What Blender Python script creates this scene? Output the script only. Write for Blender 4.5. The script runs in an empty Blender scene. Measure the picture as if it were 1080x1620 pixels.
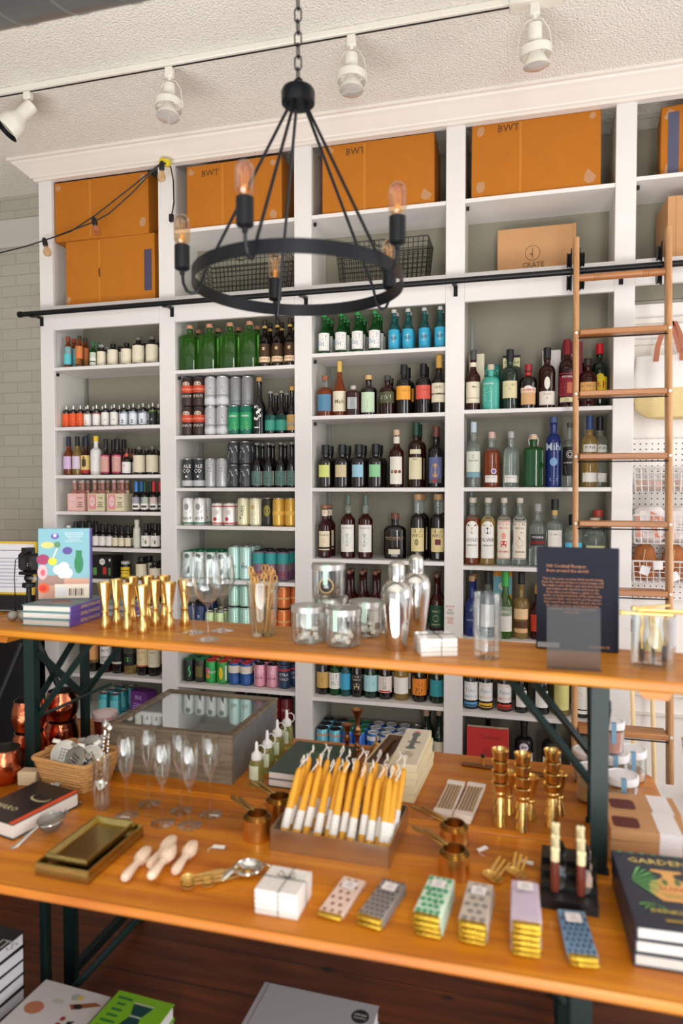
import bpy, bmesh, math, random
from mathutils import Vector, Matrix
random.seed(7)
R = math.radians
PI = math.pi
sc = bpy.context.scene
COL = sc.collection
# ------------------------------------------------------------------ camera
CH = 1.70; YAW = R(-14.8); PIT = R(-1.8); FPX = 1080.0
cam_d = bpy.data.cameras.new('camera'); cam = bpy.data.objects.new('camera', cam_d); COL.objects.link(cam)
cam.location = (0, 0, CH); cam.rotation_euler = (R(90) + PIT, 0, -YAW)
cam_d.sensor_fit = 'VERTICAL'; cam_d.sensor_height = 36.0; cam_d.sensor_width = 24.0; cam_d.lens = 24.0
cam_d.clip_start = 0.05; cam_d.clip_end = 60
cam_d.dof.use_dof = True; cam_d.dof.focus_distance = 3.35; cam_d.dof.aperture_fstop = 1.7
sc.camera = cam
# ------------------------------------------------------------------ light
sc.view_settings.view_transform = 'Standard'; sc.view_settings.look = 'None'
sc.view_settings.exposure = 0.16; sc.view_settings.gamma = 1.0
wd = bpy.data.worlds.new('daylight'); sc.world = wd; wd.use_nodes = True
bg = wd.node_tree.nodes['Background']; bg.inputs[0].default_value = (0.96, 0.96, 1.0, 1); bg.inputs[1].default_value = 0.85
def area(name, loc, target, w, h, power, col):
    l = bpy.data.lights.new(name, 'AREA'); l.shape = 'RECTANGLE'; l.size = w; l.size_y = h; l.energy = power; l.color = col
    o = bpy.data.objects.new(name, l); COL.objects.link(o); o.location = loc
    o.rotation_euler = (Vector(target) - Vector(loc)).to_track_quat('-Z', 'Y').to_euler(); return o
area('shop_window_daylight', (1.0, -2.4, 1.8), (-0.6, 3.3, 1.6), 0.8, 2.7, 88, (1.0, 0.98, 0.95))
area('side_window_daylight', (3.6, 2.0, 1.9), (0.2, 2.6, 1.3), 2.4, 2.2, 62, (0.97, 0.98, 1.0))
area('ceiling_fill_light', (-0.9, -0.7, 0.35), (-1.0, 0.9, 3.5), 3.8, 1.2, 88, (1.0, 0.99, 0.97)).data.spread = R(120)  # added unseen lamp, low behind the camera, aimed up to brighten the ceiling
# ------------------------------------------------------------------ pixel rays (photograph 1080 x 1620)
_fw = Vector((math.sin(YAW), math.cos(YAW), 0)); _r = Vector((math.cos(YAW), -math.sin(YAW), 0)); _u = Vector((0, 0, 1))
_F = _fw * math.cos(PIT) + _u * math.sin(PIT); _U = -_fw * math.sin(PIT) + _u * math.cos(PIT)
def ray(x, y): return _F + _r * ((x - 540) / FPX) - _U * ((y - 810) / FPX)
def onz(x, y, z): v = ray(x, y); return Vector((0, 0, CH)) + v * ((z - CH) / v.z)
def ony(x, y, Y): v = ray(x, y); return Vector((0, 0, CH)) + v * (Y / v.y)
# ------------------------------------------------------------------ materials
def lin(c):
    o = []
    for v in c:
        v = v / 255.0
        o.append(v / 12.92 if v <= 0.04045 else ((v + 0.055) / 1.055) ** 2.4)
    return (*o, 1.0)
def M(name, col, rough=0.5, metal=0.0, trans=0.0, ior=1.45, bump=None, var=None, coat=0.0, emit=None, alpha=None):
    m = bpy.data.materials.new(name); m.use_nodes = True; nt = m.node_tree; b = nt.nodes['Principled BSDF']
    c = lin(col); b.inputs['Base Color'].default_value = c
    b.inputs['Roughness'].default_value = rough; b.inputs['Metallic'].default_value = metal
    b.inputs['Transmission Weight'].default_value = trans; b.inputs['IOR'].default_value = ior
    b.inputs['Coat Weight'].default_value = coat
    if alpha is not None: b.inputs['Alpha'].default_value = alpha
    if emit: b.inputs['Emission Color'].default_value = lin(emit[0]); b.inputs['Emission Strength'].default_value = emit[1]
    tc = nt.nodes.new('ShaderNodeTexCoord')
    n = nt.nodes.new('ShaderNodeTexNoise'); nt.links.new(tc.outputs['Object'], n.inputs['Vector'])
    if var is None: var = (25.0, 0.05)
    n.inputs['Scale'].default_value = var[0]; n.inputs['Detail'].default_value = 4
    mx = nt.nodes.new('ShaderNodeMix'); mx.data_type = 'RGBA'
    mx.inputs[6].default_value = tuple(max(0, v * (1 - var[1])) for v in c[:3]) + (1,)
    mx.inputs[7].default_value = tuple(min(1, v * (1 + var[1])) for v in c[:3]) + (1,)
    nt.links.new(n.outputs['Fac'], mx.inputs[0]); nt.links.new(mx.outputs[2], b.inputs['Base Color'])
    if bump:
        n2 = nt.nodes.new('ShaderNodeTexNoise'); n2.inputs['Scale'].default_value = bump[0]; n2.inputs['Detail'].default_value = 5
        nt.links.new(tc.outputs['Object'], n2.inputs['Vector'])
        bp = nt.nodes.new('ShaderNodeBump'); bp.inputs['Strength'].default_value = bump[1]; bp.inputs['Distance'].default_value = bump[2] if len(bump) > 2 else 0.01
        nt.links.new(n2.outputs['Fac'], bp.inputs['Height']); nt.links.new(bp.outputs['Normal'], b.inputs['Normal'])
    return m
def wood(name, c1, c2, axis=0, scale=1.0, rough=0.35, coat=0.3, plank=None, knots=True, knotcol=(60, 28, 10)):
    m = bpy.data.materials.new(name); m.use_nodes = True; nt = m.node_tree; b = nt.nodes['Principled BSDF']; L = nt.links.new
    tc = nt.nodes.new('ShaderNodeTexCoord'); mp = nt.nodes.new('ShaderNodeMapping'); L(tc.outputs['Object'], mp.inputs[0])
    s = [14 * scale] * 3; s[axis] = 1.1 * scale; mp.inputs['Scale'].default_value = s
    n = nt.nodes.new('ShaderNodeTexNoise'); n.inputs['Scale'].default_value = 2.2; n.inputs['Detail'].default_value = 6; n.inputs['Distortion'].default_value = 0.6
    L(mp.outputs[0], n.inputs['Vector'])
    rp = nt.nodes.new('ShaderNodeValToRGB'); rp.color_ramp.elements[0].position = 0.3; rp.color_ramp.elements[1].position = 0.72
    rp.color_ramp.elements[0].color = lin(c1); rp.color_ramp.elements[1].color = lin(c2); L(n.outputs['Fac'], rp.inputs[0])
    out = rp.outputs[0]
    if plank:       # (axis across the planks, width)
        sx = nt.nodes.new('ShaderNodeSeparateXYZ'); L(tc.outputs['Object'], sx.inputs[0])
        d = nt.nodes.new('ShaderNodeMath'); d.operation = 'DIVIDE'; L(sx.outputs[plank[0]], d.inputs[0]); d.inputs[1].default_value = plank[1]
        fl = nt.nodes.new('ShaderNodeMath'); fl.operation = 'FLOOR'; L(d.outputs[0], fl.inputs[0])
        wn = nt.nodes.new('ShaderNodeTexWhiteNoise'); wn.noise_dimensions = '1D'; L(fl.outputs[0], wn.inputs['W'])
        fr = nt.nodes.new('ShaderNodeMath'); fr.operation = 'FRACT'; L(d.outputs[0], fr.inputs[0])
        lt = nt.nodes.new('ShaderNodeMath'); lt.operation = 'LESS_THAN'; L(fr.outputs[0], lt.inputs[0]); lt.inputs[1].default_value = plank[2] if len(plank) > 2 else 0.02
        hv = nt.nodes.new('ShaderNodeHueSaturation'); L(out, hv.inputs['Color'])
        mr = nt.nodes.new('ShaderNodeMapRange'); L(wn.outputs[0], mr.inputs[0]); mr.inputs[3].default_value = 0.82; mr.inputs[4].default_value = 1.18
        L(mr.outputs[0], hv.inputs['Value'])
        mx = nt.nodes.new('ShaderNodeMix'); mx.data_type = 'RGBA'; L(lt.outputs[0], mx.inputs[0]); L(hv.outputs[0], mx.inputs[6])
        mx.inputs[7].default_value = lin(tuple(v * 0.45 for v in c1)); out = mx.outputs[2]
    if knots:
        mk = nt.nodes.new('ShaderNodeMapping'); L(tc.outputs['Object'], mk.inputs[0]); ks = [5.5] * 3; ks[axis] = 3.0; mk.inputs['Scale'].default_value = ks
        vo = nt.nodes.new('ShaderNodeTexVoronoi'); vo.inputs['Scale'].default_value = 1.0; L(mk.outputs[0], vo.inputs['Vector'])
        kr = nt.nodes.new('ShaderNodeMapRange'); L(vo.outputs['Distance'], kr.inputs[0]); kr.inputs[1].default_value = 0.05; kr.inputs[2].default_value = 0.10
        kr.inputs[3].default_value = 0.85; kr.inputs[4].default_value = 0.0
        mx = nt.nodes.new('ShaderNodeMix'); mx.data_type = 'RGBA'; L(kr.outputs[0], mx.inputs[0]); L(out, mx.inputs[6]); mx.inputs[7].default_value = lin(knotcol); out = mx.outputs[2]
    L(out, b.inputs['Base Color']); b.inputs['Roughness'].default_value = rough; b.inputs['Coat Weight'].default_value = coat; b.inputs['Coat Roughness'].default_value = 0.25
    bp = nt.nodes.new('ShaderNodeBump'); bp.inputs['Strength'].default_value = 0.08; bp.inputs['Distance'].default_value = 0.003; L(n.outputs['Fac'], bp.inputs['Height']); L(bp.outputs[0], b.inputs['Normal'])
    return m
def brick(name, c, mortar):
    m = bpy.data.materials.new(name); m.use_nodes = True; nt = m.node_tree; b = nt.nodes['Principled BSDF']; L = nt.links.new
    tc = nt.nodes.new('ShaderNodeTexCoord'); mp = nt.nodes.new('ShaderNodeMapping'); L(tc.outputs['Object'], mp.inputs[0]); mp.inputs['Rotation'].default_value = (R(90), 0, 0)
    t = nt.nodes.new('ShaderNodeTexBrick'); L(mp.outputs[0], t.inputs['Vector'])
    t.inputs['Color1'].default_value = lin(c); t.inputs['Color2'].default_value = lin(tuple(v * 0.97 for v in c)); t.inputs['Mortar'].default_value = lin(mortar)
    t.inputs['Scale'].default_value = 1.0; t.inputs['Brick Width'].default_value = 0.21; t.inputs['Row Height'].default_value = 0.066
    t.inputs['Mortar Size'].default_value = 0.0035; t.inputs['Mortar Smooth'].default_value = 0.6
    L(t.outputs['Color'], b.inputs['Base Color']); b.inputs['Roughness'].default_value = 0.75
    n = nt.nodes.new('ShaderNodeTexNoise'); n.inputs['Scale'].default_value = 30; L(tc.outputs['Object'], n.inputs['Vector'])
    ad = nt.nodes.new('ShaderNodeMath'); ad.operation = 'MULTIPLY_ADD'; L(n.outputs['Fac'], ad.inputs[0]); ad.inputs[1].default_value = 0.4
    iv = nt.nodes.new('ShaderNodeMath'); iv.operation = 'SUBTRACT'; iv.inputs[0].default_value = 1.0; L(t.outputs['Fac'], iv.inputs[1]); L(iv.outputs[0], ad.inputs[2])
    bp = nt.nodes.new('ShaderNodeBump'); bp.inputs['Strength'].default_value = 0.5; bp.inputs['Distance'].default_value = 0.006; L(ad.outputs[0], bp.inputs['Height']); L(bp.outputs[0], b.inputs['Normal'])
    return m
def thin(name, tint=(250, 252, 251), base=.07, gain=.92, rough=.03):
    m = bpy.data.materials.new(name); m.use_nodes = True; nt = m.node_tree; L = nt.links.new; out = nt.nodes['Material Output']; nt.nodes.remove(nt.nodes['Principled BSDF'])
    tr = nt.nodes.new('ShaderNodeBsdfTransparent'); tr.inputs[0].default_value = lin(tint); g = nt.nodes.new('ShaderNodeBsdfGlossy'); g.inputs['Roughness'].default_value = rough; g.inputs['Color'].default_value = (.95, .97, 1, 1)
    lw = nt.nodes.new('ShaderNodeLayerWeight'); lw.inputs[0].default_value = .35; md = nt.nodes.new('ShaderNodeMath'); md.operation = 'MULTIPLY_ADD'; md.use_clamp = True
    L(lw.outputs['Facing'], md.inputs[0]); md.inputs[1].default_value = gain; md.inputs[2].default_value = base
    pw = nt.nodes.new('ShaderNodeMath'); pw.operation = 'POWER'; L(md.outputs[0], pw.inputs[0]); pw.inputs[1].default_value = 1.45
    mx = nt.nodes.new('ShaderNodeMixShader'); L(pw.outputs[0], mx.inputs[0]); L(tr.outputs[0], mx.inputs[1]); L(g.outputs[0], mx.inputs[2]); L(mx.outputs[0], out.inputs[0]); return m
_inks = {}
def ink(c, rough=0.55, metal=0.0):
    k = (tuple(c), rough, metal)
    if k not in _inks: _inks[k] = M('print_%02x%02x%02x' % tuple(int(v) for v in c), c, rough, metal, var=(60, 0.04))
    return _inks[k]
# ------------------------------------------------------------------ geometry collector
class G:
    def __init__(s): s.v = []; s.f = []; s.m = []; s.sm = []
    def add(s, vs, fs, mi=0, smooth=False, mat=None):
        o = len(s.v)
        for p in vs:
            p = Vector(p)
            s.v.append(mat @ p if mat else p)
        for f in fs: s.f.append([i + o for i in f]); s.m.append(mi); s.sm.append(smooth)
        return s
    def box(s, x0, x1, y0, y1, z0, z1, mi=0, b=0.0, mat=None):
        if x0 > x1: x0, x1 = x1, x0
        if y0 > y1: y0, y1 = y1, y0
        if z0 > z1: z0, z1 = z1, z0
        b = min(b, (x1 - x0) * .45, (y1 - y0) * .45, (z1 - z0) * .45)
        if b <= 0:
            vs = [(x, y, z) for x in (x0, x1) for y in (y0, y1) for z in (z0, z1)]
            return s.add(vs, [(0, 1, 3, 2), (4, 6, 7, 5), (0, 4, 5, 1), (2, 3, 7, 6), (0, 2, 6, 4), (1, 5, 7, 3)], mi, False, mat)
        X = (x0, x1); Y = (y0, y1); Z = (z0, z1); vs = []; ix = {}
        for i in (0, 1):
            for j in (0, 1):
                for k in (0, 1):
                    sx, sy, sz = (b if i == 0 else -b), (b if j == 0 else -b), (b if k == 0 else -b)
                    for a, p in enumerate(((X[i], Y[j] + sy, Z[k] + sz), (X[i] + sx, Y[j], Z[k] + sz), (X[i] + sx, Y[j] + sy, Z[k]))):
                        ix[i, j, k, a] = len(vs); vs.append(p)
        F = []
        for i in (0, 1): F.append([ix[i, j, k, 0] for j, k in ((0, 0), (0, 1), (1, 1), (1, 0))])
        for j in (0, 1): F.append([ix[i, j, k, 1] for i, k in ((0, 0), (1, 0), (1, 1), (0, 1))])
        for k in (0, 1): F.append([ix[i, j, k, 2] for i, j in ((0, 0), (0, 1), (1, 1), (1, 0))])
        for i in (0, 1):
            for j in (0, 1): F.append([ix[i, j, 0, 0], ix[i, j, 1, 0], ix[i, j, 1, 1], ix[i, j, 0, 1]])
            for k in (0, 1): F.append([ix[i, 0, k, 0], ix[i, 1, k, 0], ix[i, 1, k, 2], ix[i, 0, k, 2]])
        for j in (0, 1):
            for k in (0, 1): F.append([ix[0, j, k, 1], ix[1, j, k, 1], ix[1, j, k, 2], ix[0, j, k, 2]])
        for i in (0, 1):
            for j in (0, 1):
                for k in (0, 1): F.append([ix[i, j, k, a] for a in range(3)])
        return s.add(vs, F, mi, True, mat)
    def lathe(s, prof, seg=20, mi=0, c=(0, 0, 0), mat=None, sq=None, a0=0, a1=2 * PI, sx=1, sy=1):
        # prof: [(r,z)], optional sq: function z -> squareness 0..1
        full = abs(a1 - a0 - 2 * PI) < 1e-6; n = seg if full else seg + 1
        vs = []; fs = []
        for r, z in prof:
            q = sq(z) if sq else 0
            for i in range(n):
                a = a0 + (a1 - a0) * i / seg
                ca, sa = math.cos(a), math.sin(a)
                k = 1.0
                if q > 0:
                    p = 2 + 5 * q; k = 1 / (abs(ca) ** p + abs(sa) ** p) ** (1 / p)
                vs.append((c[0] + r * k * ca * sx, c[1] + r * k * sa * sy, c[2] + z))
        for j in range(len(prof) - 1):
            for i in range(seg):
                i2 = (i + 1) % n if full else i + 1
                fs.append((j * n + i, j * n + i2, (j + 1) * n + i2, (j + 1) * n + i))
        return s.add(vs, fs, mi, True, mat)
    def cyl(s, r, z0, z1, seg=20, mi=0, c=(0, 0, 0), mat=None, b=0.0):
        b = min(b, abs(z1 - z0) * .4, r * .5)
        if b: return s.lathe([(0, z0), (r - b, z0), (r, z0 + b), (r, z1 - b), (r - b, z1), (0, z1)], seg, mi, c, mat)
        return s.lathe([(0, z0), (r, z0), (r, z1), (0, z1)], seg, mi, c, mat)
    def tube(s, pts, r, seg=8, mi=0, closed=False, mat=None, flat=1.0):
        pts = [Vector(p) for p in pts]; n = len(pts); vs = []; fs = []
        rr = r if isinstance(r, (list, tuple)) else [r] * n
        t0 = (pts[1] - pts[0]).normalized(); ref = Vector((0, 0, 1)) if abs(t0.z) < 0.9 else Vector((1, 0, 0))
        nrm = t0.cross(ref).normalized()
        for i, p in enumerate(pts):
            if closed: t = (pts[(i + 1) % n] - pts[i - 1]).normalized()
            else: t = (pts[min(i + 1, n - 1)] - pts[max(i - 1, 0)]).normalized()
            nrm = (nrm - t * nrm.dot(t)).normalized(); bn = t.cross(nrm)
            for k in range(seg):
                a = 2 * PI * k / seg
                vs.append(p + nrm * (rr[i] * math.cos(a)) + bn * (rr[i] * flat * math.sin(a)))
        for i in range(n if closed else n - 1):
            j = (i + 1) % n
            for k in range(seg):
                k2 = (k + 1) % seg
                fs.append((i * seg + k, i * seg + k2, j * seg + k2, j * seg + k))
        if not closed:
            fs.append(tuple(range(seg))); fs.append(tuple((n - 1) * seg + k for k in range(seg)))
        return s.add(vs, fs, mi, True, mat)
    def prism(s, poly, z0, z1, mi=0, mat=None, smooth=False):
        n = len(poly); vs = [(p[0], p[1], z0) for p in poly] + [(p[0], p[1], z1) for p in poly]
        fs = [tuple(range(n))[::-1], tuple(range(n, 2 * n))] + [(i, (i + 1) % n, n + (i + 1) % n, n + i) for i in range(n)]
        return s.add(vs, fs, mi, smooth, mat)
    def sphere(s, r, c=(0, 0, 0), seg=14, mi=0, sx=1, sy=1, sz=1, mat=None):
        n = seg // 2
        return s.lathe([(r * math.sin(PI * i / n), -r * sz * math.cos(PI * i / n)) for i in range(n + 1)], seg, mi, c, mat, sx=sx, sy=sy)
    def mesh(s, name, mats):
        me = bpy.data.meshes.new(name); me.from_pydata([tuple(v) for v in s.v], [], s.f)
        for m in (mats if isinstance(mats, (list, tuple)) else [mats]): me.materials.append(m)
        nm = len(me.materials)
        me.polygons.foreach_set('material_index', [min(i, nm - 1) for i in s.m]); me.polygons.foreach_set('use_smooth', s.sm)
        bm = bmesh.new(); bm.from_mesh(me); bmesh.ops.remove_doubles(bm, verts=bm.verts, dist=1e-6)
        bmesh.ops.dissolve_degenerate(bm, edges=bm.edges, dist=1e-7)
        bmesh.ops.recalc_face_normals(bm, faces=bm.faces); bm.to_mesh(me); bm.free()
        if any(s.sm): me.set_sharp_from_angle(angle=R(38))
        me.update(); return me
class Prints:
    """flat or wrapped marks on a label: rectangles, discs and lettering, merged into one mesh"""
    def __init__(s): s.g = G(); s.mats = []
    def mi(s, c):
        m = ink(c) if not isinstance(c, bpy.types.Material) else c
        if m not in s.mats: s.mats.append(m)
        return s.mats.index(m)
    def build(s, els, wrap):
        for k, e in enumerate(els):
            lift = 0.0004 + 0.00012 * k
            if e[0] == 'r':
                _, u0, u1, v0, v1, c = e; n = max(1, int(abs(u1 - u0) / 0.004)) if wrap.curved else 1
                vs = []
                for i in range(n + 1):
                    u = u0 + (u1 - u0) * i / n; vs += [wrap(u, v0, lift), wrap(u, v1, lift)]
                s.g.add(vs, [(2 * i, 2 * i + 2, 2 * i + 3, 2 * i + 1) for i in range(n)], s.mi(c))
            elif e[0] == 'c':
                _, u, v, r, c = e[:5]; ry = e[5] if len(e) > 5 else r; n = 14
                s.g.add([wrap(u, v, lift)] + [wrap(u + r * math.cos(2 * PI * i / n), v + ry * math.sin(2 * PI * i / n), lift) for i in range(n)],
                        [(0, 1 + i, 1 + (i + 1) % n) for i in range(n)], s.mi(c))
            elif e[0] == 'p':
                _, pts, c = e; s.g.add([wrap(u, v, lift) for u, v in pts], [tuple(range(len(pts)))], s.mi(c))
            elif e[0] == 't':
                _, txt, u, v, size, c = e[:6]; rot = e[6] if len(e) > 6 else 0; wx = e[7] if len(e) > 7 else 1.0
                vv, ff = text_geo(txt)
                ca, sa = math.cos(rot), math.sin(rot)
                s.g.add([wrap(u + size * (x * ca * wx - y * sa), v + size * (x * sa * wx + y * ca), lift) for x, y in vv], ff, s.mi(c))
            elif e[0] == 'l':        # ruled lines of small print
                _, u0, u1, v0, v1, n, c = e; rnd = random.Random(int(abs(u0) * 1e4) + n)
                for i in range(n):
                    v = v1 - (v1 - v0) * (i + .5) / n; w = rnd.uniform(.55, 1) * (u1 - u0) / 2; m = (u0 + u1) / 2; h = (v1 - v0) / n * .18
                    s.g.add([wrap(m - w, v - h, lift), wrap(m + w, v - h, lift), wrap(m + w, v + h, lift), wrap(m - w, v + h, lift)], [(0, 1, 2, 3)], s.mi(c))
        return s
class Wrap:
    """label surface: curved (radius r about z) or flat at y = -d; local x right, z up, facing -y"""
    def __init__(s, r=None, d=0.0, mat=None, rf=None): s.curved = r is not None; s.r = r; s.d = d; s.mat = mat; s.rf = rf
    def __call__(s, u, v, lift):
        if s.curved:
            r = s.rf(v) if s.rf else s.r
            a = u / r; p = Vector(((r + lift) * math.sin(a), -(r + lift) * math.cos(a), v))
        else: p = Vector((u, -s.d - lift, v))
        return s.mat @ p if s.mat else p
_tx = {}
def text_geo(t):
    if t in _tx: return _tx[t]
    cu = bpy.data.curves.new('lettering', 'FONT'); cu.body = t; cu.size = 1.0; cu.align_x = 'CENTER'; cu.align_y = 'CENTER'; cu.resolution_u = 1; cu.offset = 0.008
    ob = bpy.data.objects.new('lettering', cu); COL.objects.link(ob)
    dg = bpy.context.evaluated_depsgraph_get(); me = bpy.data.meshes.new_from_object(ob.evaluated_get(dg))
    r = ([(v.co.x, v.co.y) for v in me.vertices], [tuple(p.vertices) for p in me.polygons])
    bpy.data.objects.remove(ob); bpy.data.curves.remove(cu); bpy.data.meshes.remove(me)
    _tx[t] = r; return r
# ------------------------------------------------------------------ objects
def tag(o, label=None, cat=None, group=None, kind=None):
    if label: o['label'] = label
    if cat: o['category'] = cat
    if group: o['group'] = group
    if kind: o['kind'] = kind
    return o
def thing(name, label, cat, loc=(0, 0, 0), rz=0, group=None, rot=None):
    o = bpy.data.objects.new(name, None); COL.objects.link(o); o.empty_display_size = 0.05
    o.location = loc; o.rotation_euler = rot if rot else (0, 0, rz)
    return tag(o, label, cat, group)
def part(name, g, mats, parent=None, label=None):
    o = bpy.data.objects.new(name, g.mesh(name, mats) if isinstance(g, G) else g); COL.objects.link(o)
    if parent is not None: o.parent = parent
    if label: o['label'] = label
    return o
def marks(name, els, wrap, parent):
    p = Prints().build(els, wrap); return part(name, p.g, p.mats, parent)
def solo(name, g, mats, label, cat, loc=(0, 0, 0), rz=0, group=None):
    o = part(name, g, mats); o.location = loc; o.rotation_euler = (0, 0, rz); return tag(o, label, cat, group)
def struct(name, g, mats):
    o = part(name, g, mats); o['kind'] = 'structure'; return o
_kids = {}
def kids(o): return [c for c in bpy.data.objects if c.parent == o]
def copy_tree(o, parent=None, cache=None):
    c = o.copy(); COL.objects.link(c)
    if parent is not None: c.parent = parent
    if o.name not in _kids: _kids[o.name] = kids(o)
    for ch in _kids[o.name]: copy_tree(ch, c)
    return c
_used = set()
def put(proto, loc, rz=None, label=None, group=None, cat=None, rot=None):
    """first call moves the prototype, later calls copy it with its parts"""
    if proto.name in _used: o = copy_tree(proto)
    else: _used.add(proto.name); _kids.setdefault(proto.name, kids(proto)); [_kids.setdefault(k.name, kids(k)) for k in _kids[proto.name]]; o = proto
    o.location = loc
    if rz is not None: o.rotation_euler = (0, 0, rz)
    if rot is not None: o.rotation_euler = rot
    return tag(o, label, cat, group)
def rotm(a, ax='Z', loc=(0, 0, 0)): return Matrix.Translation(Vector(loc)) @ Matrix.Rotation(a, 4, ax)
def arc(c, r, a0, a1, n, plane='xy'):
    o = []
    for i in range(n + 1):
        a = a0 + (a1 - a0) * i / n; x, y = r * math.cos(a), r * math.sin(a)
        o.append(Vector(c) + (Vector((x, y, 0)) if plane == 'xy' else Vector((x, 0, y)) if plane == 'xz' else Vector((0, x, y))))
    return o
# ================================================================== materials of the place
m_white = M('white_cabinet_paint', (226, 222, 218), 0.4, var=(6, 0.03), bump=(60, .05, .002))
m_inner = M('cabinet_interior_paint', (218, 216, 208), 0.5, var=(4, 0.04))
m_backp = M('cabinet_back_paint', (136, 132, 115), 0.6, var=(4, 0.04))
m_ceil = M('stucco_ceiling_paint', (240, 236, 226), 0.85, var=(5, 0.04), bump=(110, .9, .012))
m_trim = M('cream_moulding_paint', (228, 220, 210), 0.45, var=(8, 0.03))
m_brick = brick('painted_brick', (176, 172, 158), (162, 158, 146))
m_floor = wood('dark_pine_floor', (80, 36, 10), (120, 58, 20), 0, 1.0, 0.5, 0.1, plank=(1, 0.19, 0.02), knotcol=(16, 8, 5))
m_black = M('black_metal', (22, 23, 25), 0.42, 0.3, bump=(80, .1, .001))
m_blackp = M('black_plastic', (16, 16, 18), 0.45)
m_pine = wood('varnished_pine', (172, 90, 8), (208, 132, 22), 0, 0.8, 0.42, 0.12, plank=(1, 0.095, 0.012), knotcol=(92, 44, 18))
m_benchw = wood('varnished_pine_bench', (172, 96, 14), (208, 138, 30), 0, 0.8, 0.42, 0.12, knotcol=(92, 44, 18))
m_green = M('dark_green_enamel', (7, 33, 31), 0.42, 0.1, var=(20, 0.15))
m_oak = wood('oak_ladder_wood', (166, 116, 70), (204, 154, 104), 2, 1.4, 0.45, 0.2, knots=False)
m_oakx = wood('oak_tread_wood', (150, 92, 46), (184, 124, 70), 0, 1.4, 0.45, 0.2, knots=False)
m_card = M('corrugated_cardboard', (178, 106, 16), 0.8, var=(14, 0.08), bump=(140, .15, .002))
m_card2 = M('plain_cardboard', (190, 142, 96), 0.75, var=(14, 0.06))
m_tape = M('clear_packing_tape', (222, 200, 168), 0.15, var=(40, .1), alpha=.3)
m_brass = M('brushed_brass', (230, 192, 118), 0.24, 1.0, var=(40, .06))
m_oldbrass = M('aged_brass', (200, 164, 98), 0.3, 1.0, var=(30, .15))
m_steel = M('polished_steel', (214, 212, 208), 0.12, 1.0)
m_steelb = M('brushed_steel', (180, 178, 172), 0.3, 1.0)
m_copper = M('hammered_copper', (214, 120, 84), 0.14, 1.0, bump=(70, .5, .004))
m_glass = thin('clear_glass')
m_galv = M('galvanised_duct_metal', (132, 138, 138), 0.4, 0.8, var=(5, .25))
# ================================================================== room shell
WY = 3.319; BK = 3.60; FZ = 3.50
CL = 3.52
struct('floor', G().box(-5, 3.2, -3, 3.7, -.05, 0), m_floor)
def hole_ceiling(): return G().box(-5, 3.2, -3, 3.7, CL, CL + .1)
struct('ceiling', hole_ceiling(), m_ceil)
struct('wall_back', G().box(-5, 3.2, 3.62, 3.74, 0, CL), m_brick)
struct('wall_left', G().box(-5.1, -5, -3, 3.74, 0, CL), m_brick)
# cornice: mitred profile along the shelving with a return to the wall
prof = [(0, 3.425), (.016, 3.425), (.016, 3.437), (.028, 3.44), (.032, 3.447), (.05, 3.462), (.078, 3.487), (.092, 3.497), (.098, 3.506), (.112, 3.508), (.112, CL), (0, CL)]
g = G(); vs = []
for (o, z) in prof:
    vs.append((-2.636 - o, 3.62, z)); vs.append((-2.636 - o, WY - .001 - o, z)); vs.append((1.6, WY - .001 - o, z))
n = len(prof); fs = []
for i in range(n):
    j = (i + 1) % n
    fs += [(i * 3, j * 3, j * 3 + 1, i * 3 + 1), (i * 3 + 1, j * 3 + 1, j * 3 + 2, i * 3 + 2)]
g.add(vs, fs); struct('trim_1', g, m_trim)
g = G().box(-5, -2.64, 3.595, 3.62, 3.20, 3.24).box(-5, -2.64, 3.60, 3.62, 3.24, 3.37)
struct('trim_2', g, M('grey_wall_moulding', (194, 190, 182), .6))
# ================================================================== built-in shelving
ST = [(-2.634, -2.548), (-1.889, -1.796), (-1.125, -1.033), (-.362, -.271), (.394, .482)]
shelving = thing('built_in_shelving', 'tall white built-in shelving wall with open bays full of bottles', 'shelving', (0, 0, 0))
for i, (a, b) in enumerate(ST):
    part('stile', G().box(a, b, WY, WY + .022, 0 if i < 5 else 2.6, 3.43, b=.002), m_white, shelving)
    c = (a + b) / 2
    part('side_panel', G().box(a + .006, b - .006, WY + .022, 3.60, 0, 3.43), m_inner, shelving)
for i in range(4):
    a, b = ST[i][1], ST[i + 1][0]
    part('rail', G().box(a, b, WY, WY + .022, 2.598, 2.733, b=.001), m_white, shelving)
    part('rail', G().box(a, b, WY, WY + .022, 0, .12, b=.001), m_white, shelving)
part('rail', G().box(.482, 1.4, WY, WY + .022, 2.62, 2.733, b=.001), m_white, shelving)
part('top_rail', G().box(-2.548, 1.4, WY + .001, WY + .022, 3.425, CL), m_white, shelving)
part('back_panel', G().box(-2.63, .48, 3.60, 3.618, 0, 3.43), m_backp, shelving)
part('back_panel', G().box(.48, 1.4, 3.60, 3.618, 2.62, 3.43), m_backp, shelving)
SH = {1: [2.391, 2.056, 1.787, 1.583, 1.380, 1.205, .96, .666, .42], 2: [2.342, 1.994, 1.715, 1.512, 1.224, .955, .655, .36],
      3: [2.392, 2.078, 1.714, 1.353, 1.0, .64, .34], 4: [2.086, 1.715, 1.337, .986, .626, .30]}
for bay, zs in SH.items():
    a, b = ST[bay - 1][1] - .006, ST[bay][0] + .006
    for z in zs: part('shelf', G().box(a + .0005, b - .0005, WY + .004, 3.5985, z - .019, z, b=.001), m_white, shelving)
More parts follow.
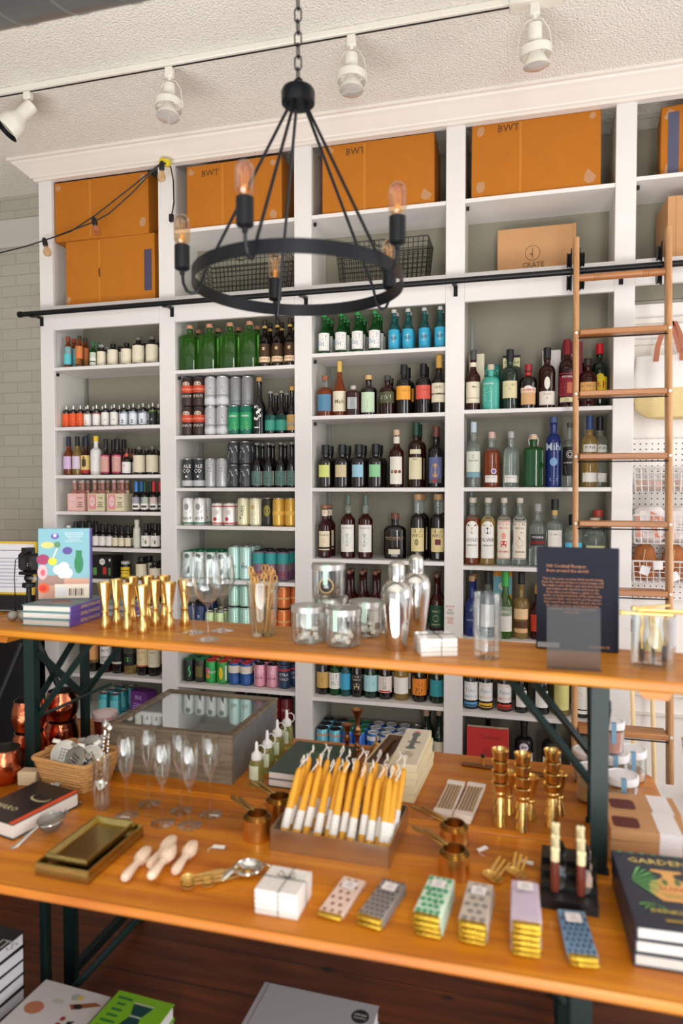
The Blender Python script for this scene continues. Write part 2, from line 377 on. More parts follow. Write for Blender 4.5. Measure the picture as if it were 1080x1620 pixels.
for i in range(5):
    a = ST[i][1] - .006; b = ST[i + 1][0] + .006 if i < 4 else 1.4
    part('shelf', G().box(a, b, WY + .004, 3.5985, 2.715, 2.734), m_white, shelving)
    if i: part('shelf', G().box(a, b, WY + .004, 3.5985, 3.063 if i < 4 else 3.08, 3.082 if i < 4 else 3.098), m_white, shelving)
    if i < 4:
        for zz0, zz1 in ((.4, 2.58),): part('shelf_standard', G().box(a + .018, a + .03, 3.594, 3.6, zz0, zz1), m_galv, shelving)
for a, z in ((-2.55, 2.36), (-1.79, 2.31), (-1.028, 2.36), (-1.028, 2.045), (-.266, 3.05), (.487, 3.065), (-1.028, 3.05)):
    part('shelf_clip', G().box(a - .002, a + .012, WY + .024, WY + .034, z - .014, z + .003), m_black, shelving)
# small card taped to a stile
p = ony(712, 972, WY); o = thing('price_notice', 'small white printed notice taped on the white shelf post', 'notice', (p.x, WY - .001, p.z))
part('card', G().box(-.022, .022, -.0008, 0.0009, -.05, .05), ink((226, 218, 210)), o)
marks('print', [('t', 'HOT TIP', 0, .038, .011, (176, 70, 50)), ('l', -.018, .018, -.045, -.012, 5, (190, 110, 90)), ('l', -.018, .018, 0, .028, 4, (120, 110, 110))], Wrap(d=.0008), o)
# ladder rail
RZ = 2.675; RY = 3.235
rail = thing('ladder_rail', 'black pipe rail running along the shelving for the ladder', 'rail', (0, 0, 0))
part('pipe', G().tube([(-2.69, RY, RZ), (-1, RY, RZ), (1.4, RY, RZ)], .0135, 14), m_black, rail)
part('end_cap', G().tube([(-2.705, RY, RZ), (-2.688, RY, RZ)], .0165, 14), m_black, rail)
for px, py in ((66, 500), (260, 484), (476, 470), (718, 448), (986, 432), (1150, 420)):
    x = ony(px, py, RY).x
    if px == 66: x = -2.62
    part('bracket', G().box(x - .009, x + .009, RY + .008, WY, RZ - .012, RZ + .0).box(x - .009, x + .009, RY - .012, RY + .012, RZ - .02, RZ - .012).box(x - .009, x + .009, WY - .008, WY, RZ - .05, RZ), m_black, rail)
# ================================================================== bottle, can and carton kinds
def gl(name, c, t=.75, rough=.03, ior=1.4): return M(name, c, rough, 0, t, ior, var=(5, 0), coat=.2)
g_dark = M('dark_bottle_glass', (20, 13, 11), .06, coat=.6)
g_black = M('black_bottle_glass', (10, 10, 12), .08, coat=.6)
g_brown = gl('brown_bottle_glass', (58, 24, 12), .45)
g_red = gl('red_brown_liquor', (66, 18, 12), .4)
g_amber = gl('amber_liquor', (176, 84, 28), .7)
g_gold = gl('pale_gold_liquor', (224, 190, 110), .8)
g_clear = gl('clear_bottle_glass', (226, 236, 230), .92, .02, 1.33)
g_green = gl('green_bottle_glass', (34, 116, 46), .75)
g_pgreen = gl('pale_green_bottle_glass', (96, 160, 66), .85)
g_dgreen = M('dark_green_bottle_glass', (16, 38, 24), .08, coat=.6)
g_blue = gl('blue_bottle_glass', (34, 62, 150), .6)
g_teal = M('teal_painted_bottle', (70, 168, 150), .3, coat=.3)
g_aqua = gl('aqua_bottle_glass', (64, 136, 134), .75)
g_pink = gl('pink_soda', (236, 176, 160), .7)
c_alu = M('aluminium_can_metal', (190, 190, 190), .28, .9)
c_silver = M('silver_cap_metal', (196, 194, 190), .3, .8)
CREAM = (226, 216, 190); WHT = (234, 230, 224); BLK = (24, 24, 26); INK = (60, 54, 50)
CORK = (176, 136, 92); GOLD = (196, 152, 70)
def smooth(a, b, t, st):
    if st == 'round': return b + (a - b) * math.sqrt(max(0, 1 - t * t))
    if st == 'flat': return b + (a - b) * (max(0, 1 - t ** 4)) ** .5
    return b + (a - b) * (.5 + .5 * math.cos(PI * t))
def bottle(desc, h, r, glass, nr=.0135, sh=.55, nk=.7, cap=(BLK, .03), st='s', sq=0, label=None, els=(), els2=None, fill=None, cat='bottle', name='bottle', base=None, capm=None, extra=None, label2=None):
    """h height, r radius; sh/nk fractions where shoulder and neck start; label=(z0,z1,halfwidth in m,color)"""
    t = thing(name, desc, cat)
    ch = cap[1] if cap else 0; zc = h - ch
    zs, zn = sh * h, nk * h
    pr = [(0, .004), (r * .78, .0015), (r * .9, 0), (r * .985, .003), (r, .008), (r * (base or 1.0), zs * .5), (r, zs)]
    for i in range(1, 8): pr.append((smooth(r, nr, i / 7, st), zs + (zn - zs) * i / 7))
    pr += [(nr * .97, zn + (zc - zn) * .5), (nr, zc - .012), (nr * 1.12, zc - .01), (nr * 1.12, zc - .003), (nr, zc), (0, zc)]
    sqf = (lambda z: sq if z <= zs * 1.02 else max(0, sq * (1 - (z - zs) / max(.001, (zn - zs))))) if sq else None
    g = G()
    if fill and fill < 1:
        zf = fill * h
        lo = [p for p in pr if p[1] <= zf]; hi = [p for p in pr if p[1] > zf]
        a, b = lo[-1], hi[0]; rm = a[0] + (b[0] - a[0]) * (zf - a[1]) / (b[1] - a[1])
        g.lathe(lo + [(rm, zf)], 18, 0, sq=sqf); g.lathe([(rm, zf)] + hi, 18, 1, sq=sqf)
    else: g.lathe(pr, 18, 0, sq=sqf)
    body = part('glass_body', g, [glass, g_clear] if fill else [glass], t)
    if cap:
        cr = cap[2] if len(cap) > 2 else nr * 1.2
        part('cap', G().cyl(cr, zc - .004, h, 14, b=.002), capm or ink(cap[0], .4), t)
    if extra == 'swing':
        g = G()
        for s in (-1, 1): g.tube([(s * nr * 1.25, 0, zc - .03), (s * nr * 1.45, 0, zc - .005), (s * nr * .9, 0, h + .001), (0, 0, h + .003)], .0011, 5)
        part('wire_bail', g, c_silver, t)
    for k, (lb, ee) in enumerate(((label, els), (label2, els2))):
        if not lb: continue
        z0, z1, hw, col = lb
        if sq: w = Wrap(d=r + .0006)
        elif lb[0] > zs:  # neck or shoulder label
            w = Wrap(nr + .0012)
        else: w = Wrap(r + .0006)
        lg = Prints().build([('r', -hw, hw, z0, z1, col)], w); lab = part('label', lg.g, lg.mats, t)
        if ee:
            es = []
            for e in ee:
                es.append(e)
            marks('label_print', es, w, lab)
    return t
def can(desc, h, r, els, top=None, name='beer_can', lidc=None, body=(190, 190, 190)):
    t = thing(name, desc, 'can')
    bm = ink(body, .3, .3 if max(body) > 150 else 0)
    part('can_body', G().lathe([(0, .004), (r * .72, .0), (r * .8, .001), (r, .008), (r, h - .014), (r * .86, h - .004)], 20), bm, t)
    lid = part('lid', G().lathe([(r * .86, h - .004), (r * .88, h - .001), (r * .85, h), (r * .8, h - .004), (0, h - .004)], 20), ink(top, .4) if top else c_alu, t)
    if not top: part('pull_tab', G().box(-.005, .005, -.012, .006, h - .0035, h - .0015, b=.0005), c_alu, lid)
    if els: marks('can_print', els, Wrap(r + .0003), t)
    return t
# ------------------------------------------------------------------ placing rows on shelves
BAY = {1: 'left bay', 2: 'second bay', 3: 'third bay', 4: 'right bay'}
ORD = ['top', 'second', 'third', 'fourth', 'fifth', 'sixth', 'seventh', 'eighth', 'bottom']
NUM = ['leftmost', 'second', 'third', 'fourth', 'fifth', 'sixth']
def shelfname(bay, s):
    n = len(SH[bay]); return BAY[bay] + ' ' + ('bottom' if s == n - 1 else ORD[s]) + ' shelf'
_desc = {}; _foot = {}
def uniq(l):
    return l
def row(bay, s, proto, pxs, py, back=0, gap=.012, y0=.03, z=0, rz=.3, jit=.0, backpx=True, rr=None, lift_label='', grp=None):
    """bottles with their centres at pixel columns pxs on shelf s of a bay; back = rows behind"""
    desc = _desc.setdefault(proto.name, proto['label']); Z = SH[bay][s] + z; r = rr or (max(v.co.x for c in kids(proto) if c.type == 'MESH' for v in c.data.vertices))
    sn = shelfname(bay, s); cat = proto['category']
    Y = WY + .022 + y0 + r; n = len(pxs); hh = max(v.co.z for c in kids(proto) if c.type == 'MESH' for v in c.data.vertices); k = len(pxs) * (1 + back)
    for i, px in enumerate(pxs):
        x = ony(px, py, Y).x
        a, b = ST[bay - 1][1] + .001 + r, ST[bay][0] - .001 - r
        x = min(max(x, a), b)
        for q in range(back + 1):
            yy = Y + q * (2 * r + gap)
            if yy + r > 3.594: break
            zk = round(Z, 2)
            for _ in range(3):
                for (ox, oy, orr, ot) in _foot.get((bay, s), []):
                    if zk < ot and (x - ox) ** 2 + (yy - oy) ** 2 < (r + orr) ** 2 * .995:
                        dy = yy - oy; need = math.sqrt(max(0, (r + orr) ** 2 - dy * dy)) + .0008
                        x = ox + need if (x >= ox or ox - need < a) else ox - need
                x = min(max(x, a), b)
            clash = [1 for (ox, oy, orr, ot) in _foot.get((bay, s), []) if zk < ot and (x - ox) ** 2 + (yy - oy) ** 2 < (r + orr) ** 2 * .97]
            if clash and q: continue
            if clash and yy + r + .03 < 3.594:
                for st_ in range(12):
                    yy += .008
                    if yy + r > 3.594: break
                    if not [1 for (ox, oy, orr, ot) in _foot.get((bay, s), []) if zk < ot and (x - ox) ** 2 + (yy - oy) ** 2 < (r + orr) ** 2 * .97]: break
            _foot.setdefault((bay, s), []).append((x, yy, r, Z + hh - .004))
            pos = (NUM[i] + ', ' if n > 1 else '') ; rowt = '' if q == 0 else ('row behind, ' if q == 1 else 'third row, ')
            l = desc + ', ' + lift_label + pos + rowt + sn
            ang = math.atan2(x, yy) * -rz * -1
            put(proto, (x + (random.uniform(-.004, .004) if q else 0), yy, Z + .0003), -math.atan2(x, yy) * rz * 1.0, l, (grp or (desc + ' on the ' + sn)) if k > 1 else None, cat)
# ================================================================== LEFT BAY
def T(t, u, v, s, c=INK, rot=0, wx=1.0): return ('t', t, u, v, s, c, rot, wx)
def L(u0, u1, v0, v1, n, c=(120, 112, 100)): return ('l', u0, u1, v0, v1, n, c)
K = bottle('clear bottle, blue and orange label', .185, .022, g_amber, .010, .62, .82, ((150, 60, 30), .018), label=(.025, .125, .030, (90, 190, 200)), els=[('r', -.030, .030, .085, .125, (226, 132, 74)), ('c', 0, .11, .014, (120, 186, 200)), L(-.02, .02, .04, .07, 3, WHT)])
row(1, 0, K, [108], 575, 1)
K = bottle('slim bottle, orange and green label', .185, .022, g_amber, .010, .62, .82, ((60, 60, 40), .018), label=(.025, .125, .030, (214, 120, 60)), els=[('r', -.030, .030, .025, .055, (110, 170, 90)), ('c', 0, .105, .016, (96, 160, 90)), L(-.02, .02, .06, .08, 2, WHT)])
row(1, 0, K, [126], 575, 1)
K = bottle('small green bitters bottle', .15, .019, g_green, .008, .6, .74, ((30, 110, 60), .03, .008), label=(.012, .085, .026, (222, 224, 210)), els=[('r', -.026, .026, .055, .085, (40, 140, 80)), ('r', -.02, .02, .03, .036, BLK)])
row(1, 0, K, [147.6], 575, 1)
cl = [L(-.018, .018, .045, .075, 3, (150, 140, 110)), L(-.014, .014, .02, .03, 1, (130, 120, 90))]
K = bottle('small dark bottle, red stripe label', .128, .025, g_dark, .012, .72, .86, ((150, 150, 150), .012), label=(.010, .088, .036, CREAM), els=[('p', [(-.03, .014), (-.024, .012), (.03, .084), (.024, .086)], (190, 40, 40))])
row(1, 0, K, [161], 575, 1)
K = bottle('dark round bottle, cream label', .13, .030, g_dark, .013, .74, .87, (BLK, .012), label=(.012, .095, .042, CREAM), els=cl)
row(1, 0, K, [179, 200.5], 575, 1)
K = bottle('larger dark bottle, cream label', .158, .034, g_dark, .014, .72, .84, ((110, 104, 96), .014), label=(.014, .110, .048, CREAM), els=cl)
row(1, 0, K, [219.5, 241], 575, 1)
# second shelf: dasher bottles
def dash(desc, col, els, cap=(150, 150, 148), gm=None): return bottle(desc, .128, .0215, gm or g_dark, .009, .70, .80, (cap, .022, .007), st='flat', label=(.010, .082, .036, col), els=els, capm=c_silver, name='bitters_bottle')
K = dash('bitters bottle, orange label', (226, 92, 40), [L(-.014, .014, .05, .075, 2, (250, 180, 120)), ('c', 0, .03, .012, (200, 60, 24))]); row(1, 1, K, [97.5, 110, 124], 673, 1)
for px, d, col, els in ((139, 'bitters bottle, white label with orange slice', WHT, [('r', -.036, .036, .074, .082, (226, 170, 50)), ('c', -.004, .028, .010, (226, 130, 30))]),
                        (153, 'bitters bottle, white label with red top', WHT, [('r', -.036, .036, .074, .082, (200, 60, 60)), L(-.012, .012, .04, .062, 3)])):
    row(1, 1, dash(d, col, els), [px], 673, 1)
K = dash('bitters bottle, white label with green sprig', WHT, [('c', -.006, .032, .012, (120, 150, 80), .006), ('c', .006, .04, .01, (150, 170, 90), .004), L(-.014, .014, .055, .075, 2)]); row(1, 1, K, [167, 181], 673, 1)
K = dash('bitters bottle, white label with blue band', (226, 232, 238), [('r', -.036, .036, .072, .082, (60, 110, 170)), ('c', 0, .028, .010, (40, 60, 70)), L(-.014, .014, .05, .064, 2)]); row(1, 1, K, [196, 211, 226.5], 673, 1)
K = dash('bitters bottle, black label with green band', (36, 40, 40), [('r', -.036, .036, .074, .084, (120, 180, 60)), ('c', 0, .035, .006, (150, 160, 150))]); row(1, 1, K, [242], 673, 1)
# third shelf
K = bottle('tall amber bottle, lavender hexagon label', .222, .0285, g_amber, .011, .5, .72, ((26, 30, 54), .052, .0125), label=(.036, .108, .026, (206, 178, 214)), els=[L(-.017, .017, .05, .095, 4, (130, 90, 150))]); row(1, 2, K, [101.5], 750)
K = bottle('tall peach bottle, lilac hexagon label', .222, .0285, g_gold, .011, .5, .72, (BLK, .052, .0125), label=(.036, .108, .026, (214, 196, 214)), els=[L(-.017, .017, .05, .095, 4, (130, 100, 150))]); row(1, 2, K, [118.5], 750, 1)
K = bottle('red syrup bottle, ornate gold label', .222, .027, g_red, .011, .46, .66, ((24, 34, 54), .052, .0125), label=(.030, .112, .034, (214, 186, 110)), els=[('r', -.034, .034, .012, .029, (176, 40, 40)), ('r', -.012, .012, .05, .09, (70, 50, 30)), ('r', -.004, .004, .045, .105, (70, 50, 30))]); row(1, 2, K, [136], 750)
K = bottle('paper wrapped bottle, yellow cap', .222, .031, M('white_paper_wrap', (222, 220, 216), .6, bump=(70, .3, .003)), .012, .62, .72, ((228, 190, 40), .028, .0145), label=(.02, .12, .04, (228, 226, 222)), els=[('c', 0, .095, .010, (140, 140, 150)), L(-.014, .014, .03, .08, 6, (110, 110, 120))]); row(1, 2, K, [152.5], 750)
K = bottle('dark bottle, pink bordered cream label', .205, .029, g_dark, .012, .52, .68, (BLK, .048, .013), label=(.010, .112, .034, (190, 50, 90)), els=[('r', -.029, .029, .018, .104, CREAM), ('c', 0, .104, .022, CREAM, .006), L(-.018, .018, .03, .09, 6, (170, 70, 90))]); row(1, 2, K, [167.5, 186], 750, 1)
K = bottle('little dark bottle, red seal', .150, .026, g_dark, .012, .55, .68, ((60, 30, 26), .02), label=(.010, .072, .032, WHT), els=[('r', -.014, .0, .045, .058, BLK), L(-.016, .016, .02, .04, 2)], label2=(.102, .12, .014, (196, 84, 60)), els2=[]); row(1, 2, K, [201], 750, 1)
K = bottle('dark syrup bottle, plain cream label', .158, .034, g_dark, .014, .68, .82, ((110, 104, 96), .014), label=(.014, .108, .048, CREAM), els=cl); row(1, 2, K, [221, 241.5], 750, 1)
# fourth shelf: soda cartons
def carton(desc, c1, c2, t1):
    t = thing('soda_carton', desc, 'carton')
    part('card_sleeve', G().box(-.0535, .0535, -.0515, -.0495, .001, .10).box(-.0535, .0535, .0495, .0515, .001, .10).box(-.0535, -.0515, -.0495, .0495, .001, .10).box(.0515, .0535, -.0495, .0495, .001, .10).box(-.0515, .0515, -.001, .001, .001, .118), ink(c1), t)
    marks('sleeve_print', [('r', -.048, .0, .012, .095, c2), ('c', -.024, .055, .017, (236, 200, 204), .028), T(t1, .026, .075, .014, (110, 90, 60)), L(.006, .046, .02, .055, 3, (110, 100, 70)), T('TONIC', -.024, .055, .009, (190, 80, 110))], Wrap(d=.0518), t)
    b = bottle('x', .175, .024, g_pink, .010, .55, .72, ((196, 180, 170), .012), cat=None, name='soda_bottle')
    del b['label']
    return t, b
def place_carton(px, desc, c1, c2, t1, n=2):
    t, b = carton(desc, c1, c2, t1); Y = WY + .022 + .06; x = ony(px, 800, Y).x; z = SH[1][3] + .0003
    t.location = (x, Y, z)
    for i, (dx, dy) in enumerate(((-.026, -.024), (.026, -.024), (-.026, .024), (.026, .024))):
        w = ('front left', 'front right', 'rear left', 'rear right')[i]
        put(b, (x + dx, Y + dy, z + .001 ), 0, 'soda bottle, ' + w + ' in the ' + desc.replace(', fourth shelf of the left bay', '').replace('pink and cream soda ', 'pink and cream '), 'pink soda bottles in cartons', 'bottle')
place_carton(129, 'pale pink soda carton, fourth shelf of the left bay', (232, 184, 176), (236, 190, 180), 'SODA')
place_carton(160.5, 'pink and cream soda carton beside the pale pink one', (222, 210, 176), (226, 150, 150), 'TURE')
place_carton(191, 'pink and cream soda carton nearest the syrup bottles', (222, 210, 176), (226, 150, 150), 'TURE')
def syr(desc, cap, lc): return bottle(desc, .168, .0225, g_dark, .009, .5, .68, (cap, .055, .0105), label=(.012, .080, .032, WHT), els=[('r', -.032, .032, .045, .08, lc), ('r', -.016, .016, .022, .034, (60, 60, 60))])
row(1, 3, syr('syrup bottle, blue foil top', (60, 130, 200), (110, 90, 170)), [216], 808, 1)
row(1, 3, syr('syrup bottle, dark green foil top', (30, 70, 50), (60, 140, 90)), [229.5], 808, 1)
row(1, 3, syr('syrup bottle, red foil top', (190, 40, 50), (170, 60, 80)), [243.5], 808, 1)
# fifth shelf: droppers
K = bottle('round amber bottle, red diagonal label', .12, .026, g_dark, .012, .6, .8, (WHT, .012), label=(.010, .066, .036, CREAM), els=[('p', [(-.03, .014), (-.024, .012), (.02, .062), (.012, .066)], (190, 40, 40))]); row(1, 4, K, [103], 865)
K = bottle('tall black dropper bottle', .142, .0215, g_black, .011, .58, .7, (BLK, .03), label=(.01, .07, .03, (60, 74, 78)), els=[L(-.016, .016, .02, .06, 4, (150, 160, 160))], name='dropper_bottle'); row(1, 4, K, [117, 127, 139], 865, 1)
K = bottle('amber dropper bottle, white lettered label', .128, .0205, g_dark, .009, .55, .66, (BLK, .035, .0095), label=(.008, .062, .03, WHT), els=[T('A', -.004, .04, .02, BLK), L(-.014, .014, .014, .026, 2)], name='dropper_bottle'); row(1, 4, K, [146.5, 158, 170], 865, 1)
K = bottle('slim dropper bottle, cream label', .122, .018, g_dark, .008, .55, .66, (BLK, .035, .009), label=(.008, .055, .026, CREAM), els=[L(-.012, .012, .02, .045, 3)], name='dropper_bottle'); row(1, 4, K, [181, 191.5, 203], 865, 1)
K = bottle('white ceramic bottle', .158, .02, M('white_ceramic', (214, 212, 200), .3, coat=.4), .012, .62, .8, ((206, 204, 194), .02), label=(.02, .085, .022, (206, 206, 190)), els=[L(-.012, .012, .03, .075, 5, (120, 140, 110))]); row(1, 4, K, [217], 865)
K = bottle('dark bottle, white botanical label', .135, .027, g_dark, .012, .62, .76, (BLK, .022), label=(.010, .070, .038, WHT), els=[('c', -.006, .04, .010, (90, 80, 120)), ('c', .006, .034, .006, (110, 130, 80), .012)]); row(1, 4, K, [231.5, 246], 865, 1)
# sixth shelf: black gift box, jars
p = ony(158, 918, WY + .03); z = SH[1][5]
t = thing('tea_gift_box', 'black gift box with white hexagon badge and coloured swatches', 'box', (p.x, WY + .09, z + .0003))
part('carton', G().box(-.075, .075, -.055, .055, 0, .125, b=.001), ink((18, 18, 20)), t)
marks('front_print', [('p', [(.013 + .02 * math.cos(R(60 * k + 30)), .095 + .02 * math.sin(R(60 * k + 30))) for k in range(6)], WHT), T('101', .013, .095, .014, BLK), ('r', .055, .066, .098, .112, WHT), ('r', -.066, -.052, .02, .062, (200, 210, 200)), ('r', -.046, -.022, .02, .062, (90, 150, 70)), ('r', .016, .04, .024, .066, (190, 50, 40)), ('r', .052, .066, .02, .062, (90, 120, 80))], Wrap(d=.0552), t)
K = bottle('squat jar, yellow label and silver lid', .098, .026, g_dark, .022, .7, .8, ((190, 188, 184), .014, .025), st='flat', label=(.008, .066, .036, (232, 196, 40)), els=[('r', -.036, .036, .044, .05, (176, 40, 40)), T('MUSTARD', 0, .03, .011, (90, 30, 30))], name='jar', cat='jar'); row(1, 5, K, [199], 918)
K = bottle('dark jar, tall cream label', .122, .032, g_dark, .020, .7, .82, (BLK, .024, .021), label=(.010, .086, .042, CREAM), els=cl, name='jar', cat='jar'); row(1, 5, K, [224.5], 918, 1)
K = bottle('dark jar, short cream label', .10, .032, g_dark, .02, .72, .84, (BLK, .02, .021), label=(.010, .064, .042, CREAM), els=cl, name='jar', cat='jar'); row(1, 5, K, [246], 918, 1)
# seventh shelf, mostly behind the upper board
K = bottle('dark dropper bottle, pink label', .13, .022, g_dark, .01, .55, .68, (BLK, .034), label=(.008, .06, .032, (226, 170, 196)), els=[L(-.014, .014, .02, .05, 3)], name='dropper_bottle'); row(1, 6, K, [143, 172], 985, 1)
K = bottle('tall dark bottle, pale label', .20, .028, g_dark, .012, .58, .72, (BLK, .04), label=(.03, .1, .036, WHT), els=cl); row(1, 6, K, [200, 220, 242], 985, 1)
# eighth shelf
def mixer(desc, lc, els, g=g_red): return bottle(desc, .24, .034, g, .014, .62, .78, (BLK, .03), label=(.05, .15, .052, lc), els=els)
row(1, 7, mixer('mixer bottle, orange and green label', (224, 160, 100), [('r', -.052, .052, .05, .068, (110, 160, 100)), ('p', [(-.02, .075), (.02, .075), (0, .12)], (210, 110, 70))], g_dark), [147], 1072, 1)
row(1, 7, mixer('red mixer bottle, white label with black block', WHT, [('r', -.018, .04, .06, .095, BLK), T('DIRTY', .0, .125, .018), T('HARE', .012, .078, .015, WHT)]), [168.5], 1072, 1)
row(1, 7, mixer('dark mixer bottle, black label', (34, 32, 32), [L(-.03, .03, .07, .14, 5, (200, 190, 180)), ('r', -.03, .03, .055, .066, (214, 206, 190))], g_dark), [187.5], 1072, 1)
row(1, 7, mixer('mixer bottle, black label with green badge', (30, 30, 30), [('r', -.052, .052, .118, .15, WHT), T('DONUT', 0, .134, .018), ('c', 0, .085, .02, (90, 180, 90), .012)], g_gold), [206], 1072, 1)
row(1, 7, mixer('mixer bottle, cream label with red lettering', (226, 206, 160), [T('RUM', 0, .128, .022, (190, 50, 40)), ('c', 0, .092, .024, (60, 80, 60), .010), ('r', -.052, .052, .05, .058, (206, 120, 80))], g_dark), [226.5], 1072, 1)
row(1, 7, mixer('dark mixer bottle, tall cream label', CREAM, [('c', 0, .09, .014, (50, 60, 44), .018), T('GIN', 0, .132, .018, (150, 60, 50))], g_dark), [244], 1072, 1)
# bottom shelf: teal cans and a purple box
K = can('teal soda can', .122, .031, [('r', -.028, .028, .03, .09, (110, 200, 206)), L(-.02, .02, .04, .08, 4, WHT)], body=(64, 160, 170))
row(1, 8, K, [165, 183], 1170, 2, z=0)
p = ony(224, 1110, WY + .1)
t = thing('tea_box', 'purple and gold tea box on the left bay bottom shelf', 'box', (p.x, WY + .12, SH[1][8] + .0003), -.25)
part('carton', G().box(-.06, .06, -.04, .04, 0, .145, b=.001), ink((110, 50, 130)), t)
marks('front_print', [T('SILK', 0, .11, .03, (206, 190, 220)), L(-.05, .05, .03, .08, 4, (190, 160, 210))], Wrap(d=.0402), t)
# ================================================================== SECOND BAY
K = bottle('big square green flip-top bottle', .252, .047, g_pgreen, .015, .72, .80, ((196, 140, 110), .018), st='round', sq=.7, extra='swing', fill=None); row(2, 0, K, [299, 331.5, 364, 395], 582, 1, y0=.01, rz=0)
K = bottle('brown bottle, oval portrait label', .255, .030, g_dark, .011, .55, .76, ((60, 50, 40), .02), label=(.020, .125, .040, (70, 46, 26)), els=[('c', 0, .092, .022, (206, 150, 80), .03), ('c', 0, .1, .008, (230, 200, 150)), ('r', -.04, .04, .03, .058, (230, 206, 170)), T('CERVEZA', 0, .045, .014, (190, 50, 40))], label2=(.21, .222, .016, (196, 160, 80)), els2=[]); row(2, 0, K, [419, 439, 459], 578, 1)
H16 = .157; R16 = .033
def stack(bay, s, K, pxs, py, nz, h, back=0, y0=.02):
    for k in range(nz): row(bay, s, K, pxs, py, back, gap=.003, y0=y0, z=k * (h + .001), lift_label='' if nz == 1 else ('lower tier, ' if k == 0 else 'upper tier, '), grp=K['label'] + 's on the ' + shelfname(bay, s) if (nz > 1 or len(pxs) > 1) else None)
K = can('dark can, red band', H16, R16, [('r', -.05, .05, .075, .115, (200, 70, 40)), ('c', 0, .122, .02, (200, 180, 160), .012), T('STOUT', 0, .055, .02, (226, 216, 200)), T('CHOCOLATE', 0, .093, .013, (250, 200, 170))], body=(60, 44, 40), top=(60, 58, 56)); D0 = K['label']
stack(2, 1, K, [289, 306.5], 688, 2, H16, 1); 
K = can('silver can, grey mountain print', H16, R16, [('r', -.05, .05, .05, .06, (150, 150, 152)), ('p', [(-.02, .07), (.02, .07), (.005, .1)], (90, 90, 96)), ('r', -.05, .05, .01, .04, (210, 210, 214))], body=(196, 196, 198)); 
stack(2, 1, K, [326, 344], 688, 2, H16, 1)
K = can('green can, white lettering', H16, R16, [('r', -.05, .05, .03, .12, (40, 150, 96)), ('c', .01, .05, .02, (120, 190, 90)), T('GREEN', 0, .1, .014, WHT), L(-.02, .02, .02, .05, 2, WHT)], body=(26, 110, 90)); stack(2, 1, K, [364, 382.5], 688, 1, H16, 1)
K = can('plain silver can', H16, R16, [('r', -.05, .05, .02, .03, (130, 130, 134))], body=(150, 152, 152)); row(2, 1, K, [364, 382.5], 688, 0, z=H16 + .001, y0=.06, lift_label='upper tier, ')
K = bottle('tall black bottle, big white numeral', .305, .036, g_black, .013, .45, .7, ((190, 140, 80), .02), label=(.02, .03, .01, BLK), els=[T('3', 0, .11, .11, WHT), ('r', -.02, .006, .035, .041, WHT)]); row(2, 1, K, [405.5], 688)
K = bottle('dark ale bottle, teal label', .228, .030, g_black, .011, .45, .68, ((150, 146, 140), .01, .0135), label=(.02, .10, .038, (60, 150, 130)), els=[('r', -.038, .038, .075, .1, (60, 64, 66)), ('p', [(-.03, .03), (.03, .03), (.03, .06), (-.01, .07)], (110, 196, 170))]); row(2, 1, K, [424.5, 444], 688, 1)
K = bottle('dark ale bottle, gold label', .25, .028, g_black, .011, .45, .68, (GOLD, .02, .0135), label=(.02, .10, .034, (190, 150, 90)), els=[('r', -.034, .034, .04, .06, (220, 210, 180))]); row(2, 1, K, [461], 688)
K = can('black and silver can', H16, R16, [('r', -.05, .05, .0085, .04, (190, 192, 194)), T('ALE', .004, .115, .026, WHT), T('CO', -.002, .09, .03, WHT), ('c', 0, .06, .006, WHT)], body=(54, 56, 60)); stack(2, 2, K, [290, 307.5], 773, 1, H16, 1)
K = can('pale silver can, grey figure', H16, R16, [('p', [(-.02, .04), (.02, .05), (.0, .07)], (90, 92, 90)), L(-.015, .015, .08, .13, 3, (120, 120, 122)), ('r', .02, .03, .03, .14, (160, 160, 162))], body=(176, 178, 178)); stack(2, 2, K, [325.5, 343.5], 773, 1, H16, 1)
K = can('black can, torn white print', .122, R16, [('p', [(-.03, .03), (-.005, .025), (.01, .06), (-.02, .07)], (200, 202, 204)), ('p', [(0, .06), (.03, .07), (.02, .1), (-.01, .09)], (190, 190, 194)), L(-.02, .03, .08, .1, 2, (214, 214, 214))], body=(60, 62, 64)); stack(2, 2, K, [364.5, 383.5], 773, 2, .122, 1)
K = bottle('dark ale bottle, grey green label', .238, .030, g_black, .011, .45, .7, ((140, 136, 130), .008, .0135), label=(.012, .088, .040, (86, 116, 108)), els=[L(-.02, .02, .06, .08, 2, (190, 200, 190)), ('c', 0, .04, .014, (60, 84, 80)), ('r', .03, .04, .012, .088, (190, 176, 160))]); row(2, 2, K, [405, 425, 444.5, 461], 773, 1)
K = can('white can, black horse print', H16 - .008, R16, [('c', -.004, .1, .014, (150, 150, 150), .018), ('p', [(-.01, .062), (.014, .068), (.02, .082), (.0, .072)], BLK), T('HOP', 0, .036, .024, (30, 30, 34)), ('r', -.06, .06, .009, .016, (30, 110, 80))], body=(232, 230, 226)); stack(2, 3, K, [299, 317], 833, 1, H16, 1)
K = can('short white can, red trim', .122, R16, [('r', -.06, .06, .010, .016, (190, 50, 50)), ('r', -.06, .06, .1, .106, (190, 60, 60)), ('c', -.006, .035, .010, (176, 50, 54)), ('c', 0, .07, .014, (206, 200, 196))], body=(232, 226, 220)); stack(2, 3, K, [344.5, 362.5], 833, 1, .122, 1)
K = can('cream can, black script', H16 - .008, R16, [T('Tonic', 0, .07, .034, BLK, R(90)), ('r', .026, .03, .02, .13, (190, 180, 130))], body=(226, 220, 184)); row(2, 3, K, [385.5], 833, 1)
K = can('cream can, gold crest', H16 - .008, R16, [('c', -.01, .1, .012, (196, 170, 110)), L(-.02, .014, .03, .08, 4, (180, 160, 110))], body=(228, 222, 190)); row(2, 3, K, [404.5], 833, 1)
